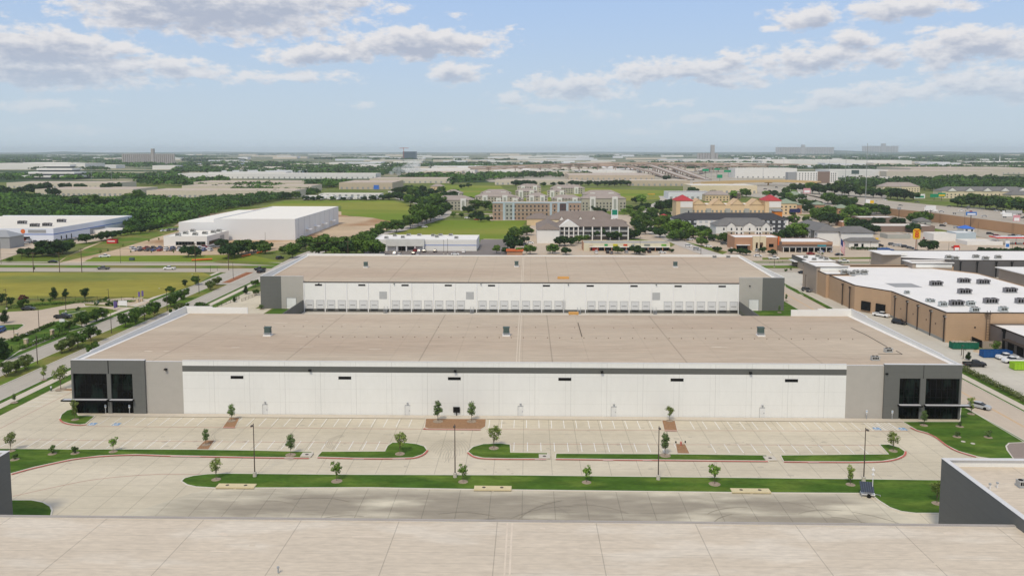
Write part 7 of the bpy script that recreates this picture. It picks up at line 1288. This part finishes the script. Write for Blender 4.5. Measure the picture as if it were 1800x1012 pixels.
psign(1396,415,373.5,367,19,'dark navy sign with a red mark on a pole right of the dark roofed hotel',NAVY); psign(1418,350,340,331,12,'pink pole sign beside the freeway',PINK,WHITEM); psign(1427,338,331,323,8,'small green and yellow pole sign before the trees',SGRN,YEL); psign(1405,341,339.5,337,3.5,'small white sign on the freeway shoulder',WHITEM)
psign(1532,362,358,352.5,7,'yellow sign beside the white board above the freeway',YEL); psign(1525,362,357.5,350.5,8,'white board beside the yellow sign above the freeway',WHITEM); psign(1635,393,369,361.5,17,'white hoarding on a dark pole in front of the freeway',WHITEM); psign(1580,386,368.5,364,6,'heart shaped frame sign on a thin pole below the freeway',GREYM)
psign(1706,402,378.5,372.5,18,'oval blue sign on a tall pole above the blue roof',SBLU,WHITEM); psign(1786,400,390,378,11,'pale pink white sign at the right end of the freeway',PINK,WHITEM); psign(1616,349,349,341,19,'white building sign board with a green top beyond the freeway',WHITEM,SGRN)
psign(1642,352,347,341,14,'green sign panel beyond the freeway, left one',SGRN); psign(1655,353,346,339,13,'green and yellow sign panel beyond the freeway, right one',SGRN,YEL); psign(1681,445,441,431,9,'red and white fuel price sign left of the fuel station',SRED,WHITEM); psign(1770,442,436,423,7,'white and blue fuel price sign in the fuel station',WHITEM,SBLU); psign(1541,428,424,418,5,'small yellow sign at the white annexe',YEL)
psign(1240,316,301,297,11,'green gantry sign over the ramps, left one',SGRN); psign(1260,314,299,296,10,'green gantry sign over the ramps, middle one',SGRN); psign(1280,312,303,299,15,'green gantry sign over the ramps, right one',SGRN); psign(1265,322,313,307,9,'green road sign beside the overpass',SGRN); psign(1503,314,306,299,13,'dark teal sign board at the far warehouses',GREENM); psign(925,304,303,300.5,10,'dark roof box on the far pale complex, left one',GREYM); psign(986,306,305,300,10,'dark sign on the far pale complex, right one',GREYM)
t = thing('fuel_canopy', 'red edged fuel station canopy at the right', 'canopy', W(1752,431)); w = W(1812,431)[0]-W(1752,431)[0]; part(t, 'roof', WHITEM, (0,w,0,9,4.6,5.0)); part(t, 'red_edge', SRED, (-.1,w+.1,-.15,-.01,4.5,5.3),(-.15,-.02,0,9,4.5,5.3)); part(t, 'column', WHITEM, *[(q,q+.5,3,3.5,0,4.6) for q in np.linspace(2,w-2,4)]); part(t, 'pump', SRED, *[(q+1,q+1.8,3,3.5,.1,1.6) for q in np.linspace(2,w-4,4)])
t = thing('road_shelter', 'orange roofed shelter beside the curved hotel road in the meadow', 'shelter', W(1143,347)); part(t, 'roof', mat('orange_roof_bright',(.60,.33,.05)), (-3,6,-1,3,3.6,4.6)); part(t, 'post', GREYM, (-2.8,-2.5,0,.3,0,3.6),(5.2,5.5,0,.3,0,3.6))
wh('long low white depot beyond the green field', 560, 668, 347, 341, 26, ST['far_white'], RF['pale_roof'], name='depot', doors=10); wh('grey roofed depot annexe beyond the green field', 535, 585, 350, 344.5, 18, ST['white_stucco'], RF['pale_roof'], name='depot', doors=5)
rq = random.Random(6)
for i in range(34):
    px = 534+i*4.2+rq.uniform(-.8,.8); py = 351.5+rq.uniform(-.8,.8); x, y, _ = W(px, py); t = thing('parked_trailer', f'white lorry trailer parked beyond the green field, {nth(i)} from left', 'trailer', (x,y,0), R(rq.uniform(-8,8)), 'white trailers beyond the green field'); ln = rq.choice((6,9,12))
    MB().box(-1.25,1.25,0,ln,1.1,rq.uniform(3.2,4)).build('box_body', rq.choice((WHITEM,ST['far_white'],WHITEM,GREYM,ST['white_stucco'])), t); MB().box(-1.1,1.1,1,3,.1,1.1).build('wheels', BLACK, t)
many([(537,353,344),(549,353,345,2),(562,353,343,2),(585,353,346,0),(604,353,346,2),(640,353,345,2),(655,353,343,2),(672,352,342,2),(520,350,338,0),(500,351,337,2),(684,352,341,2)], 'tree', 'trees before the white depot')
# steam plume over the factory
rs_ = np.random.default_rng(4); x, y, _ = W(690,318); nC = 16; b = MB()
sm = bpy.data.materials.new('steam'); sm.use_nodes = True; nt = sm.node_tree; nt.nodes.remove(nt.nodes['Principled BSDF']); pv = nt.nodes.new('ShaderNodeVolumePrincipled'); pv.inputs['Density'].default_value = .06; pv.inputs['Color'].default_value = (.95,.95,.95,1); nt.links.new(pv.outputs[0], nt.nodes['Material Output'].inputs['Volume'])
import bmesh
bm = bmesh.new()
from mathutils import Matrix
for k in range(nC): s = k/(nC-1); bmesh.ops.create_icosphere(bm, subdivisions=2, radius=4+7*s*rs_.uniform(.6,1.1), matrix=Matrix.Translation((-4+50*s+rs_.normal()*3, rs_.normal()*4, 14+16*s+rs_.normal()*3)))
me = bpy.data.meshes.new('steam_plume'); bm.to_mesh(me); bm.free(); me.materials.append(sm); o = bpy.data.objects.new('steam_plume', me); COL.objects.link(o); o.location = (x,y,0); tag(o, kind='stuff')
# the air itself
hz = MB(); hz.box(-31000,31000,-3200,33000,-3,155); ho = hz.build('haze', []); hm = bpy.data.materials.new('haze'); hm.use_nodes = True; nt = hm.node_tree; nt.nodes.remove(nt.nodes['Principled BSDF']); pv = nt.nodes.new('ShaderNodeVolumePrincipled')
pv.inputs['Density'].default_value = HAZE_D; pv.inputs['Color'].default_value = (*HAZE_C, 1); pv.inputs['Anisotropy'].default_value = 0.0; nt.links.new(pv.outputs[0], nt.nodes['Material Output'].inputs['Volume']); ho.data.materials.append(hm); tag(ho, kind='stuff')
